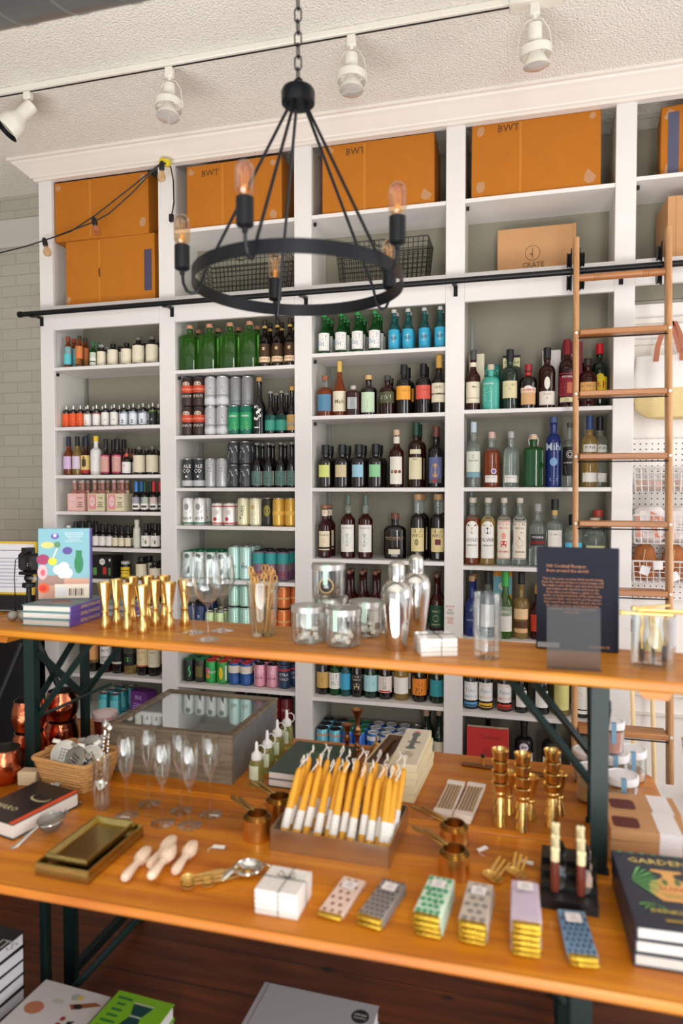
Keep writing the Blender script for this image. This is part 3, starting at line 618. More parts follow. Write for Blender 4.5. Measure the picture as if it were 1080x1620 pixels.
K = can('dark can, gold leaf print', H16 - .008, R16, [('c', 0, .08, .018, (150, 140, 60), .03)], body=(44, 42, 34)); row(2, 3, K, [420], 833, 0, y0=.05)
K = can('gold can', H16 - .008, R16, [('r', -.06, .06, .06, .08, (226, 180, 80)), L(-.02, .02, .09, .12, 3, (180, 120, 50))], body=(214, 170, 74)); stack(2, 3, K, [441, 458], 833, 1, H16, 1)
K = can('white can, green lid', H16 - .01, R16, [('c', 0, .12, .014, (90, 110, 100)), ('p', [(-.004, .02), (.014, .03), (.012, .07), (0, .05)], (50, 60, 60)), L(-.02, .02, .08, .1, 3, (150, 156, 150))], body=(206, 210, 206), top=(26, 110, 70)); stack(2, 4, K, [289, 306, 324, 342], 920, 1, .14, 2)
K = can('tall pale mint can', .178, R16, [T('PIX', 0, .07, .024, (40, 40, 50)), ('c', -.008, .088, .004, (206, 40, 40))], body=(188, 222, 214)); stack(2, 4, K, [371, 389], 920, 1, .178, 2)
K = can('can with teal sky and yellow hills', H16, R16, [('r', -.07, .07, .09, .145, (52, 150, 150)), ('p', [(-.05, .05), (.05, .05), (.05, .095), (.02, .11), (-.01, .092), (-.05, .105)], (236, 180, 70)), ('r', -.05, .05, .012, .052, (110, 70, 96)), ('c', .006, .035, .014, (190, 90, 70))], body=(120, 96, 110), top=(30, 30, 34)); stack(2, 4, K, [410, 428, 446, 460], 920, 1, H16, 2)
K = can('navy can', .122, R16, [T('9', 0, .06, .03, (190, 200, 220))], body=(34, 52, 96), top=(24, 26, 34)); stack(2, 5, K, [291, 308], 985, 1, .122, 2)
K = can('small pale green can', .09, .028, [L(-.018, .018, .03, .06, 3, (110, 130, 90))], body=(196, 214, 160)); stack(2, 5, K, [331, 347], 985, 1, .09, 2)
K = can('mint can, pale lettering', .122, R16, [L(-.02, .02, .04, .12, 5, (110, 150, 140))], body=(178, 216, 200), top=(24, 24, 26)); stack(2, 5, K, [371, 389], 985, 2, .122, 0)
K = can('orange can', .122, R16, [('r', -.05, .05, .05, .06, (236, 180, 120)), L(-.02, .02, .07, .12, 3, (240, 200, 150))], body=(226, 130, 70), top=(40, 36, 36)); stack(2, 5, K, [430, 447, 461], 985, 2, .122, 0)
def soda(d, body, els, top=None): return can(d, .122, R16, els, body=body, top=top)
sn = 1088
stack(2, 6, soda('black can, green snake print', (24, 30, 28), [('p', [(.006, .03), (.012, .05), (.004, .07), (.01, .09), (.014, .09), (.01, .07), (.018, .05), (.012, .03)], (90, 210, 120))], (40, 110, 74)), [297], sn, 1, .122, 2)
stack(2, 6, soda('black and gold can', (44, 42, 30), [('r', -.02, .02, .03, .09, (110, 100, 50)), L(-.016, .016, .035, .085, 4, (196, 180, 90))], (50, 130, 80)), [315.5], sn, 1, .122, 2)
stack(2, 6, soda('green can, rainbow fruit print', (50, 160, 80), [('c', -.016, .07, .016, (226, 110, 150)), ('c', -.014, .04, .014, (230, 150, 60)), T('POP', .014, .06, .022, WHT)], (206, 50, 54)), [335], sn, 1, .122, 2)
stack(2, 6, soda('green can, yellow pineapple print', (60, 150, 70), [('c', -.004, .06, .012, (236, 200, 50), .034), ('r', .02, .03, .02, .1, WHT)], (206, 50, 54)), [353], sn, 1, .122, 2)
stack(2, 6, soda('blue can, white label and red rim', (40, 84, 150), [('r', -.07, .07, .066, .105, (226, 216, 206)), ('r', .0, .03, .02, .05, (60, 100, 170))], (206, 50, 60)), [370.5, 388.5], sn, 1, .122, 2)
stack(2, 6, soda('pink rose can', (226, 160, 178), [T('ROSE', 0, .05, .018, (90, 60, 70)), ('c', .006, .085, .012, (240, 200, 206))], (30, 28, 30)), [411.5, 431.5], sn, 1, .122, 2)
K = soda('navy can, white lettering', (42, 62, 96), [T('XTRA', 0, .075, .021, WHT), T('COLD', 0, .052, .021, WHT), ('r', -.07, .07, .095, .105, (200, 60, 60)), ('p', [(-.04, .012), (.04, .012), (.04, .02), (0, .036), (-.04, .024)], (120, 160, 190))]); stack(2, 6, K, [450.5, 461], sn, 2, .122, 0)
row(2, 6, soda('grey can', (86, 90, 94), [L(-.02, .02, .05, .09, 3, WHT)]), [388.5], sn, 0, y0=.10, z=.123)
K = soda('dark red can', (110, 30, 36), [T('COLA', 0, .06, .018, (226, 190, 170))], (24, 30, 28)); stack(2, 7, K, [380, 398, 416, 434, 452], 1215, 2, .122, 0)
# ================================================================== THIRD BAY
K = bottle('green soju bottle, white label', .215, .0300, g_green, .0115, .5, .74, ((60, 150, 80), .016, .0135), label=(.022, .112, .036, WHT), els=[T('참', .004, .085, .034, BLK), T('이슬', .006, .052, .026, BLK), ('c', -.024, .06, .012, (150, 200, 220))], name='soju_bottle'); row(3, 0, K, [513, 539.5, 565.5, 592.5], 555, 2)
K = bottle('clear green sake bottle, blue label', .213, .0275, g_aqua, .011, .5, .76, ((206, 204, 196), .016, .013), label=(.012, .108, .040, (50, 160, 196)), els=[('c', 0, .064, .021, (220, 230, 230), .026), ('c', 0, .064, .015, (170, 190, 190), .02), T('真澄', 0, .064, .018, (80, 90, 90)), L(-.02, .02, .016, .03, 2, WHT)], name='sake_bottle'); row(3, 0, K, [623, 645, 671, 696], 551, 1)
K = bottle('amber whisky bottle, blue label', .215, .043, g_amber, .0145, .58, .72, ((150, 90, 60), .022), st='round', label=(.03, .115, .040, (84, 130, 160)), els=[L(-.03, .03, .04, .1, 4, (30, 50, 80)), ('p', [(-.015, .07), (.02, .075), (.014, .1), (-.01, .095)], (30, 40, 60))], fill=.72); row(3, 1, K, [504], 656)
K = bottle('tall tapered amber bottle, gold cap', .285, .035, g_amber, .012, .4, .76, ((214, 180, 90), .055, .0125), label=(.026, .128, .046, CREAM), els=[('c', -.02, .1, .014, (70, 60, 30)), L(-.03, .03, .035, .085, 5, (130, 110, 60)), T('Malt', .004, .075, .03, (120, 100, 60))], base=1.02); row(3, 1, K, [529], 656)
K = bottle('square dark whisky bottle, grey label', .157, .036, g_red, .013, .74, .83, ((190, 180, 170), .018), st='flat', sq=.9, label=(.036, .094, .024, (176, 180, 182)), els=[L(-.019, .019, .04, .09, 7, (90, 90, 96))]); row(3, 1, K, [554.5], 656)
K = bottle('round shouldered bottle, pale green label', .208, .042, g_dark, .0145, .62, .72, ((206, 170, 110), .02, .018), st='round', label=(.016, .118, .038, (196, 216, 186)), els=[L(-.03, .03, .096, .114, 2, (60, 90, 60)), ('c', 0, .058, .024, (140, 180, 140), .026)], fill=None); row(3, 1, K, [582], 656)
K = bottle('amber whisky bottle, dark green label', .202, .040, g_brown, .014, .56, .74, ((60, 60, 58), .022), st='round', label=(.06, .116, .044, (76, 82, 50)), els=[T('あかし', 0, .088, .026, WHT)]); row(3, 1, K, [612.5], 656, 1)
K = bottle('dark whisky bottle, orange label', .252, .039, g_dark, .0145, .6, .74, (BLK, .05, .018), st='round', label=(.074, .142, .043, (232, 160, 56)), els=[T('COFFEY', -.0, .118, .018, (120, 70, 20)), L(-.035, .01, .08, .105, 3, (150, 90, 30))]); row(3, 1, K, [638.5], 655, 2)
K = bottle('dark whisky bottle, coral label', .252, .039, g_dark, .0145, .6, .74, (BLK, .05, .018), st='round', label=(.074, .142, .043, (214, 90, 76)), els=[T('COFFEY', -.0, .118, .018, (130, 30, 30)), L(-.035, .01, .08, .105, 3, (150, 40, 40))]); row(3, 1, K, [669.5], 655, 1)
K = bottle('dark wine bottle, gold capsule', .29, .037, g_dark, .0145, .5, .7, (GOLD, .062, .016), label=(.055, .15, .045, CREAM), els=[('r', -.045, .045, .092, .1, (50, 44, 40)), T('NUIT', 0, .128, .018, BLK)]); row(3, 1, K, [694], 655)
def fawn(d, c): return bottle(d, .222, .044, g_dark, .016, .56, .72, (BLK, .042, .0205), st='round', label=(.055, .117, .030, c), els=[L(-.022, .022, .095, .112, 2, (70, 70, 60)), L(-.018, .018, .062, .085, 2, (110, 110, 100))], fill=None)
row(3, 2, fawn('dark amaro bottle, lime label', (206, 214, 120)), [506], 770, 1)
row(3, 2, fawn('dark amaro bottle, tan label', (206, 190, 150)), [534.5], 770, 2)
row(3, 2, fawn('dark amaro bottle, light blue label', (150, 196, 214)), [563.5], 770, 1)
row(3, 2, fawn('dark amaro bottle, mint label', (140, 200, 150)), [591.5], 770, 2)
K = bottle('whiskey bottle with cream capsule', .292, .037, g_red, .0145, .6, .74, ((214, 180, 150), .026, .0165), label=(.018, .155, .034, (232, 226, 214)), els=[L(-.024, .024, .12, .145, 2), ('c', -.02, .08, .008, (110, 60, 40)), ('c', 0, .08, .009, (150, 80, 60)), ('c', .02, .08, .008, (110, 60, 40)), L(-.02, .02, .03, .06, 3)], label2=(.222, .262, .03, (226, 220, 200)), els2=[]); row(3, 2, K, [627], 770)
K = bottle('tall whiskey bottle, dark green capsule', .325, .039, g_brown, .016, .62, .73, ((24, 60, 44), .062, .0185), st='round', label=(.042, .150, .036, (222, 214, 176)), els=[('p', [(-.006, .06), (.006, .06), (.016, .11), (0, .135), (-.014, .105)], (70, 90, 50)), L(-.026, .026, .046, .056, 1), T('Rye', 0, .142, .014, (70, 60, 40))], label2=(.168, .19, .03, (222, 214, 180)), els2=[]); row(3, 2, K, [657.5], 770, 1)
K = bottle('dark bottle, blue and gold picture label', .305, .037, g_black, .014, .6, .72, ((110, 60, 50), .05, .0155), label=(.022, .150, .036, (96, 104, 150)), els=[('r', -.036, .036, .022, .045, (226, 214, 190)), ('c', -.004, .034, .009, (200, 40, 40)), ('c', 0, .085, .02, (206, 160, 90), .034), ('p', [(-.03, .06), (.03, .06), (.01, .12), (-.012, .11)], (150, 120, 100))]); row(3, 2, K, [689], 770, 1)
K = bottle('bourbon bottle, red rose emblem', .272, .034, g_red, .0145, .6, .74, ((150, 100, 70), .016), label=(.04, .138, .032, (226, 212, 180)), els=[('c', 0, .088, .011, (190, 40, 40)), ('r', -.032, .032, .045, .056, (40, 36, 34)), T('Bourbon', 0, .118, .014, (70, 50, 40))], label2=(.215, .25, .026, CREAM), els2=[('c', 0, .233, .006, (190, 40, 40))]); row(3, 3, K, [514], 884, 1)
def redw(d, c): return bottle(d, .325, .0375, g_red, .0150, .60, .71, ((90, 110, 100), .05, .013), label=(.034, .172, .040, (230, 228, 220)), els=[T('WHISKEY', 0, .155, .013, INK), ('c', 0, .095, .020, c, .034), ('c', .004, .09, .012, (210, 214, 206), .02), L(-.024, .024, .04, .055, 2)], fill=.70)
row(3, 3, redw('whiskey bottle, white label with green drawing', (130, 150, 130)), [550.5], 886)
row(3, 3, redw('whiskey bottle, white label with blue drawing', (90, 130, 150)), [578], 886)
K = bottle('wide dark flask shaped bourbon bottle', .232, .0575, g_dark, .018, .60, .74, ((110, 60, 40), .026, .0205), st='round', label=(.025, .05, .03, (214, 206, 180)), els=[L(-.025, .025, .03, .045, 1)]); K.scale = (1, .62, 1)
m_ = kids(K)[0]; marks('etching', [T('SELECT BOURBON', 0, .108, .0125, (190, 150, 120)), ('r', -.045, .045, .098, .0995, (170, 130, 100))], Wrap(.0582), m_); row(3, 3, K, [624.5], 886)
def hw(d, c, e): return bottle(d, .33, .040, g_dark, .021, .58, .69, (CORK, .026, .024), st='round', label=(.044, .160, .036, (222, 204, 150)), els=[T('HIGH', 0, .145, .028, (40, 36, 30)), T('WEST', 0, .122, .024, (40, 36, 30)), e, L(-.026, .026, .05, .066, 2)], fill=.70)
row(3, 3, hw('tall whiskey bottle, tan label with rider', 0, ('c', -.004, .09, .010, (140, 130, 90), .018)), [661], 886, 1)
row(3, 3, hw('tall whiskey bottle, tan label with red square', 0, ('r', -.012, .016, .078, .106, (110, 34, 34))), [693], 886, 1)
K = bottle('dark red bitters bottle, metallic cap', .29, .034, g_red, .0125, .45, .66, ((120, 80, 60), .014, .0145), label=(.03, .12, .038, (228, 220, 210)), els=[T('APERITIVO', 0, .09, .012, (190, 50, 50)), L(-.024, .024, .04, .075, 3, (190, 60, 60))]); row(3, 4, K, [508, 527, 546, 565, 583], 1000, 2)
K = bottle('dark red bottle, green oval label', .285, .036, g_red, .0125, .5, .68, ((110, 80, 60), .014, .0145), label=(.02, .13, .044, (30, 70, 50)), els=[T('SPIRITS', 0, .1, .014, (190, 190, 150)), ('c', 0, .066, .016, (200, 190, 140)), ('c', 0, .066, .012, (30, 70, 50)), T('STRAIGHT', 0, .035, .010, (190, 190, 150))]); row(3, 4, K, [625, 660, 690], 1000, 2)
def sake(d, h, r, gm, lc, els, cap=(BLK, .024)): return bottle(d, h, r, gm, .0115, .56, .76, cap, label=(.035, .118, r * 1.25, lc), els=els, name='sake_bottle')
row(3, 5, sake('dark bottle, gold label', .27, .034, g_dark, (200, 160, 90), [('c', 0, .08, .012, BLK)]), [503], 1105, 1)
row(3, 5, sake('green soju bottle, brush lettering', .215, .030, g_green, WHT, [T('참', .004, .095, .03, BLK), T('이슬', .004, .062, .024, BLK)]), [521.5], 1107, 1)
row(3, 5, sake('pale blue bottle, sky blue label', .215, .0275, g_aqua, (60, 160, 200), [('c', 0, .075, .02, (220, 230, 230))]), [538.5], 1108, 1)
row(3, 5, sake('dark sake bottle, cow silhouette', .27, .033, g_dark, (40, 36, 34), [T('COWBOY', 0, .105, .016, (214, 200, 180)), T('YAMAHAI', 0, .09, .01, (214, 200, 180)), ('c', 0, .062, .018, (196, 170, 130), .01), ('r', -.014, -.009, .042, .06, (196, 170, 130)), ('r', .009, .014, .042, .06, (196, 170, 130))]), [559.5], 1110, 1)
row(3, 5, sake('sake bottle, pale blue label, black character', .27, .037, g_dgreen, (170, 214, 220), [T('貴', 0, .08, .06, BLK)]), [583], 1112, 1)
row(3, 5, sake('sake bottle, white label, vertical characters', .29, .037, g_dark, (226, 216, 206), [T('伊', 0, .106, .022, BLK), T('兵', 0, .084, .022, BLK), T('治', 0, .062, .022, BLK), ('r', -.03, .03, .037, .046, (200, 60, 60))]), [608], 1114, 1)
row(3, 5, sake('pale wine bottle, plain white label', .30, .037, g_gold, WHT, [L(-.016, .016, .07, .08, 1)]), [634.5], 1116, 1)
row(3, 5, sake('dark sake bottle, orange label', .30, .037, g_dark, (236, 136, 40), [T('蒲', 0, .094, .04, BLK), T('原', 0, .056, .04, BLK)]), [663.5], 1119, 1)
row(3, 5, sake('dark green bottle, teal label', .28, .036, g_dgreen, (50, 150, 160), [T('つ', 0, .085, .03, (226, 230, 220)), L(-.02, .02, .045, .06, 2, WHT)]), [691], 1121, 1)
K = soda('light blue can', (110, 180, 200), [('r', -.07, .07, .088, .096, (226, 140, 80)), T('Yuzu', 0, .05, .026, WHT)], (28, 28, 32)); stack(3, 6, K, [508, 528], 1200, 1, .122, 2)
K = soda('blue can', (44, 96, 176), [T('Lager', 0, .055, .026, WHT), ('r', -.07, .07, .085, .108, (210, 214, 216))], (206, 208, 208)); stack(3, 6, K, [590, 611, 632], 1200, 1, .122, 2)
K = soda('blue can, green lid', (44, 96, 176), [T('Lager', 0, .055, .026, WHT)], (40, 130, 80)); stack(3, 6, K, [570, 550], 1200, 1, .122, 2)
K = soda('dark can', (34, 34, 38), [L(-.02, .02, .04, .08, 3, WHT)]); stack(3, 6, K, [651], 1200, 1, .122, 2)
K = bottle('dark wine bottle, cream seal', .26, .033, g_dgreen, .013, .45, .66, ((176, 150, 120), .03), label=(.03, .1, .04, CREAM), els=cl); row(3, 6, K, [672, 694], 1200, 1)
# ================================================================== RIGHT BAY
def gift(px, bay, s, desc, w, h, col, els, y=.155, d=.07):
    Y = WY + .022 + y; x = ony(px, 640, Y).x; t = thing('bottle_gift_box', desc, 'box', (x, Y, SH[bay][s] + .0003))
    part('carton', G().box(-w / 2, w / 2, -d / 2, d / 2, 0, h, b=.001), ink(col), t)
    if els: marks('box_print', els, Wrap(d=d / 2 + .0002), t)
gift(754, 4, 0, 'cream gift box behind the leftmost bottle, right bay top shelf', .075, .29, (214, 206, 180), [])
K = bottle('amber whisky bottle, grey capsule', .297, .035, g_red, .0145, .55, .7, ((70, 72, 72), .045, .0165), label=(.038, .14, .040, CREAM), els=[L(-.026, .026, .1, .13, 3), ('r', -.04, .04, .06, .063, (150, 130, 90)), T('Malt', .01, .115, .014)], label2=(.215, .236, .03, CREAM), els2=[]); row(4, 0, K, [747], 648, rz=0)
t = thing('whisky_canister', 'teal round whisky canister behind the teal bottle', 'canister'); part('tube', G().cyl(.042, 0, .225, 24, b=.002), ink((44, 130, 116)), t); part('lid_rim', G().cyl(.0425, .224, .232, 24, b=.001), ink((36, 110, 100)), t)
marks('tube_print', [T('ISLAY', 0, .195, .034, (140, 190, 180)), L(-.03, .03, .1, .15, 4, (110, 170, 160))], Wrap(.0423), t); t.location = (ony(777, 640, WY + .17).x, WY + .17, SH[4][0] + .0003)
K = bottle('teal bottle, metallic cap', .222, .041, g_teal, .014, .60, .74, ((190, 180, 160), .024), st='round', label=(.03, .04, .004, (80, 176, 160)), els=[T('UNPEATED', -.01, .125, .011, WHT), L(-.035, .01, .04, .11, 7, (190, 226, 214))]); row(4, 0, K, [776], 648, rz=0, y0=.012)
gift(808.5, 4, 0, 'black and cream gift box behind the black capped bottle', .085, .275, (24, 24, 26), [('r', -.04, .04, .2, .262, (206, 200, 150)), T('CAOLILA', 0, .24, .018, BLK), ('p', [(-.04, .2), (.04, .2), (.04, .215), (.01, .225), (-.04, .21)], (40, 44, 40))])
K = bottle('dark whisky bottle, cream label, black cap', .292, .038, g_dgreen, .015, .58, .72, (BLK, .048, .0175), st='round', label=(.056, .138, .040, (214, 204, 160)), els=[T('CAOLILA', 0, .118, .017, INK), T('12', 0, .1, .012, INK), L(-.028, .028, .062, .088, 3)]); row(4, 0, K, [806], 648, rz=0)
K = bottle('dark liqueur bottle, red cap, white banner', .218, .042, g_dark, .0145, .58, .74, ((150, 36, 44), .03, .0175), st='round', label=(.022, .095, .037, (206, 160, 110)), els=[('r', -.039, .039, .078, .102, (226, 216, 206)), ('c', 0, .1, .02, (226, 216, 206), .012), T('DRAMBUIE', 0, .092, .0135, (196, 44, 40)), L(-.024, .024, .03, .065, 4, (150, 90, 60))], label2=(.165, .182, .04, (190, 40, 44)), els2=[]); row(4, 0, K, [835], 646, rz=0)
gift(871, 4, 0, 'white gift box behind the brown bottle, right bay top shelf', .085, .29, (216, 210, 204), [])
K = bottle('brown whisky bottle, white oval label', .292, .039, g_brown, .0155, .58, .72, (BLK, .048, .0175), st='round', label=(.018, .082, .042, (222, 212, 200)), els=[T('SINGLE', 0, .068, .012), T('8', 0, .05, .014, (190, 50, 50)), L(-.03, .03, .024, .04, 2), ('c', 0, .12, .013, (226, 220, 206), .03)]); row(4, 0, K, [864.5], 646, rz=0)
gift(904, 4, 0, 'maroon gift box behind the red capsuled bottle', .09, .325, (110, 22, 36), [T('THE', .0, .26, .02, (214, 180, 150))])
K = bottle('red labelled whisky bottle, maroon capsule', .325, .038, g_brown, .015, .56, .72, ((130, 24, 36), .07, .0175), st='round', label=(.055, .152, .042, (130, 24, 36)), els=[('r', -.042, .042, .16, .163, (196, 60, 60)), T('SPEYSIDE', 0, .146, .012, WHT), ('r', 0, .024, .07, .12, (196, 110, 80)), L(-.034, -.004, .06, .12, 4, (210, 150, 130)), ('r', -.034, .034, .028, .05, (226, 214, 170)), T('12', 0, .039, .015, INK)]); row(4, 0, K, [895.5], 645, rz=0)
K = bottle('squat amber whiskey bottle, tan label', .232, .042, g_red, .0155, .58, .74, ((50, 40, 34), .03, .019), st='round', label=(.062, .118, .040, (222, 170, 96)), els=[T('BOURBON', 0, .1, .013, (90, 50, 30)), L(-.028, .028, .068, .088, 2, (110, 70, 40))]); row(4, 0, K, [929], 643, 1, rz=0)
K = bottle('green whisky bottle, yellow label, red cap', .318, .038, g_dgreen, .0145, .56, .74, ((190, 24, 36), .048, .0175), st='round', label=(.07, .155, .038, (236, 206, 40)), els=[('c', 0, .155, .018, (236, 206, 40), .016), T('J&B', 0, .115, .052, (200, 30, 40)), L(-.02, .02, .076, .086, 1, (150, 30, 30))]); row(4, 0, K, [957], 642, rz=0)
# second shelf
K = bottle('tall frosted bottle, pale paper label', .32, .036, g_clear, .0135, .55, .72, ((190, 204, 214), .05, .0145), st='round', label=(.075, .175, .040, (218, 220, 206)), els=[('c', 0, .15, .008, (110, 110, 100)), T('TEQUILA', 0, .13, .013), L(-.024, .024, .085, .115, 3), ('r', -.04, .04, .05, .074, (120, 160, 176))]); row(4, 1, K, [748.5], 769, rz=0)
K = bottle('amber tequila bottle, round badge', .27, .0385, g_amber, .0145, .58, .72, ((206, 170, 160), .03, .0155), st='round', label=(.024, .058, .032, (228, 222, 214)), els=[T('REPOSADO', 0, .048, .009), L(-.02, .02, .028, .038, 1), ('c', .012, .078, .013, (226, 216, 226)), ('c', .012, .078, .009, (120, 90, 150))], fill=.66); row(4, 1, K, [777], 769, 1, rz=0)
K = bottle('clear tequila bottle, small white label', .27, .0385, g_clear, .0145, .58, .72, ((170, 172, 170), .03, .0155), st='round', label=(.024, .058, .032, (228, 224, 218)), els=[T('BLANCO', 0, .048, .01), L(-.02, .02, .028, .038, 1)]); row(4, 1, K, [807.5], 769, 1, rz=0)
K = bottle('square green flip-top bottle', .25, .047, g_green, .0155, .70, .78, ((214, 180, 150), .018), st='round', sq=.7, extra='swing', fill=None); row(4, 1, K, [843], 769, rz=0, y0=.02)
K = bottle('tall cobalt blue bottle', .335, .0365, g_blue, .016, .55, .76, ((60, 84, 120), .026, .0185), st='round', label=(.03, .034, .004, (40, 70, 150)), els=[T('Mihi', 0, .19, .05, (190, 200, 220)), L(-.02, .02, .03, .045, 2, (190, 200, 220)), ('c', 0, .12, .018, (120, 160, 200), .02)]); row(4, 1, K, [874.5], 769, rz=0)
K = bottle('black labelled bottle, concentric rings', .305, .034, g_clear, .011, .6, .75, ((70, 66, 60), .02, .0125), st='round', label=(.055, .19, .040, (22, 22, 24)), els=[('c', 0, .155, .025, WHT), ('c', 0, .155, .0225, (22, 22, 24)), ('c', 0, .155, .018, WHT), ('c', 0, .155, .0155, (22, 22, 24)), ('c', 0, .155, .011, WHT), ('c', 0, .155, .0085, (22, 22, 24)), T('LA VENENOSA', 0, .115, .010, WHT), L(-.024, .024, .062, .1, 4, WHT)]); row(4, 1, K, [900], 769, rz=0)
def puna(d, cap, gm): return bottle(d, .335, .0375, gm, .014, .6, .73, (cap, .062, .0165), st='round', label=(.025, .068, .036, (230, 228, 222)), els=[L(-.026, .026, .034, .058, 2)], label2=None, extra=None)
for px, d, c, gm in ((931.5, 'clear bottle, two white labels, blue capsule', (44, 70, 120), g_gold), (958, 'clear bottle, two white labels, black capsule', BLK, g_clear)):
    K = puna(d, c, gm); marks('upper_label', [('r', -.034, .034, .165, .2, (228, 226, 218)), T('PUNA', 0, .185, .018, INK)], Wrap(.0381), K); row(4, 1, K, [px], 769, rz=0)
# third shelf
def slim(d, gm, lc, els, fill=None, cap=(206, 196, 180), lz=(.034, .216)): return bottle(d, .328, .0355, gm, .0135, .62, .74, (cap, .022, .0155), st='round', label=(lz[0], lz[1], .034, lc), els=els, fill=fill)
for px, d, gm, t1, cc, f in ((746.5, 'tall bottle, white arched label, amber liquor', g_amber, 'GOLD', (190, 170, 120), .68), (771, 'tall bottle, white arched label, dark crest', g_gold, 'SILVER', (30, 44, 70), .68)):
    K = slim(d, gm, (234, 232, 226), [('c', 0, .175, .034, (234, 232, 226), .04), ('c', 0, .168, .016, cc), ('p', [(-.014, .164), (0, .172), (.014, .164), (.01, .158), (-.01, .158)], (220, 220, 214)), T(t1, 0, .122, .023, (70, 70, 80)), T('AMERICAN', 0, .096, .0105, INK), L(-.026, .026, .05, .085, 3, INK)], f, lz=(.034, .19)); row(4, 2, K, [px], 893, 1, rz=0)
for px, d, tc, bot in ((796.5, 'mezcal bottle, cream label with red pig', (200, 50, 50), 'ENSAMBLE'), (821.5, 'mezcal bottle, cream label with black bird', (34, 34, 36), 'ESPADIN')):
    K = slim(d, g_clear, (228, 216, 200), [T('MADRE', 0, .2, .0185, tc), T('MEZCAL', 0, .182, .0115, tc), ('r', -.034, .034, .211, .2135, tc), ('r', -.034, .034, .036, .0385, tc)] + ([('c', 0, .11, .018, tc, .011), ('r', -.012, -.007, .09, .105, tc), ('r', .007, .012, .09, .105, tc), ('c', 0, .145, .010, (226, 150, 140), .016)] if 'pig' in d else [('p', [(-.008, .14), (.006, .165), (.012, .16), (-.0, .13)], tc), ('c', 0, .11, .016, (200, 190, 170), .02), ('c', .0, .11, .012, (226, 216, 200), .015)]) + [T(bot, 0, .068, .0115, tc)]); row(4, 2, K, [px], 893, 1, rz=0)
K = bottle('clear square bottle, red and black label', .30, .039, g_clear, .0135, .6, .72, ((150, 150, 148), .034, .018), st='round', label=(.10, .155, .036, (40, 40, 44)), els=[('r', -.036, .036, .108, .124, (190, 60, 50)), T('VODKA', 0, .14, .016, WHT)]); row(4, 2, K, [849.5], 895, rz=0)
K = bottle('clear gin bottle, white label, black stopper', .322, .039, g_clear, .0115, .6, .7, (BLK, .048, .0175), st='round', label=(.075, .175, .036, (228, 222, 214)), els=[T('FORDS', 0, .155, .013), L(-.022, .022, .085, .14, 5, (110, 90, 90))], label2=(.245, .27, .02, (206, 170, 110)), els2=[]); row(4, 2, K, [876.5], 896, rz=0)
K = bottle('clear bottle, bright blue label', .25, .045, g_clear, .018, .62, .74, (BLK, .05, .021), st='round', label=(.03, .118, .044, (90, 180, 214)), els=[L(-.03, .03, .05, .1, 4, (30, 90, 140))]); row(4, 2, K, [905], 898, rz=0)
K = bottle('round clear bottle, cream and green label', .235, .052, g_clear, .020, .55, .76, ((206, 196, 170), .02, .024), st='round', label=(.02, .105, .046, (206, 210, 150)), els=[T('Botanist', 0, .085, .018, (50, 70, 40)), ('c', .0, .035, .02, (70, 110, 90), .014)]); row(4, 2, K, [934], 899, rz=0)
K = bottle('square clear bottle, tan label, red cap', .27, .036, g_clear, .018, .6, .7, ((196, 70, 60), .03, .024), sq=.7, st='round', label=(.02, .10, .03, (206, 150, 100)), els=[T('TEN', 0, .08, .02, (110, 40, 30)), ('c', 0, .045, .012, (190, 50, 40))]); row(4, 2, K, [959], 900, rz=0)
# fourth shelf
K = bottle('deep blue bottle, cork stopper', .295, .035, g_blue, .013, .5, .66, (CORK, .024, .0155), label=(.04, .14, .036, (30, 44, 96)), els=[T('GIN', 0, .13, .02, (170, 180, 210)), T('INDIGO', 0, .08, .013, (170, 180, 210))]); row(4, 3, K, [743], 1010, 1, rz=0)
K = bottle('clear bottle with black capsule', .32, .036, g_clear, .0135, .6, .74, (BLK, .06, .0165), label=(.05, .16, .04, WHT), els=cl); row(4, 3, K, [771], 1010, rz=0)
gift(797, 4, 3, 'orange and blue gift box behind the green capped bottle', 0.09, .322, (224, 150, 50), [('r', -.045, .045, .2, .29, (120, 180, 196)), ('c', 0, .24, .02, (230, 230, 220))])
K = bottle('slim green bottle, bright green capsule', .325, .033, g_pgreen, .0135, .5, .72, ((60, 170, 70), .07, .0165), label=(.035, .155, .04, (228, 226, 214)), els=[('r', -.04, .04, .11, .155, (100, 180, 100)), T('VERDE', 0, .13, .014, WHT), L(-.024, .024, .05, .1, 5)]); row(4, 3, K, [798.5], 1012, rz=0, y0=.015)
K = bottle('pale gold bottle, peach labels, black twist top', .318, .037, g_gold, .012, .52, .62, (BLK, .055, .0165), st='round', label=(.095, .145, .040, (232, 196, 150)), els=[L(-.028, .028, .105, .138, 3)]); marks('lower_label', [('r', -.036, .036, .03, .05, (226, 176, 130)), ('r', -.036, .036, .056, .084, (90, 50, 34))], Wrap(.0376), K); row(4, 3, K, [823.5], 1014, rz=0)
K = bottle('dark red liqueur bottle', .26, .035, g_red, .0135, .5, .7, (GOLD, .04), label=(.04, .12, .042, (200, 60, 40)), els=[L(-.026, .026, .05, .11, 4, WHT)]); row(4, 3, K, [850, 880, 910, 940], 1016, 1, rz=0)
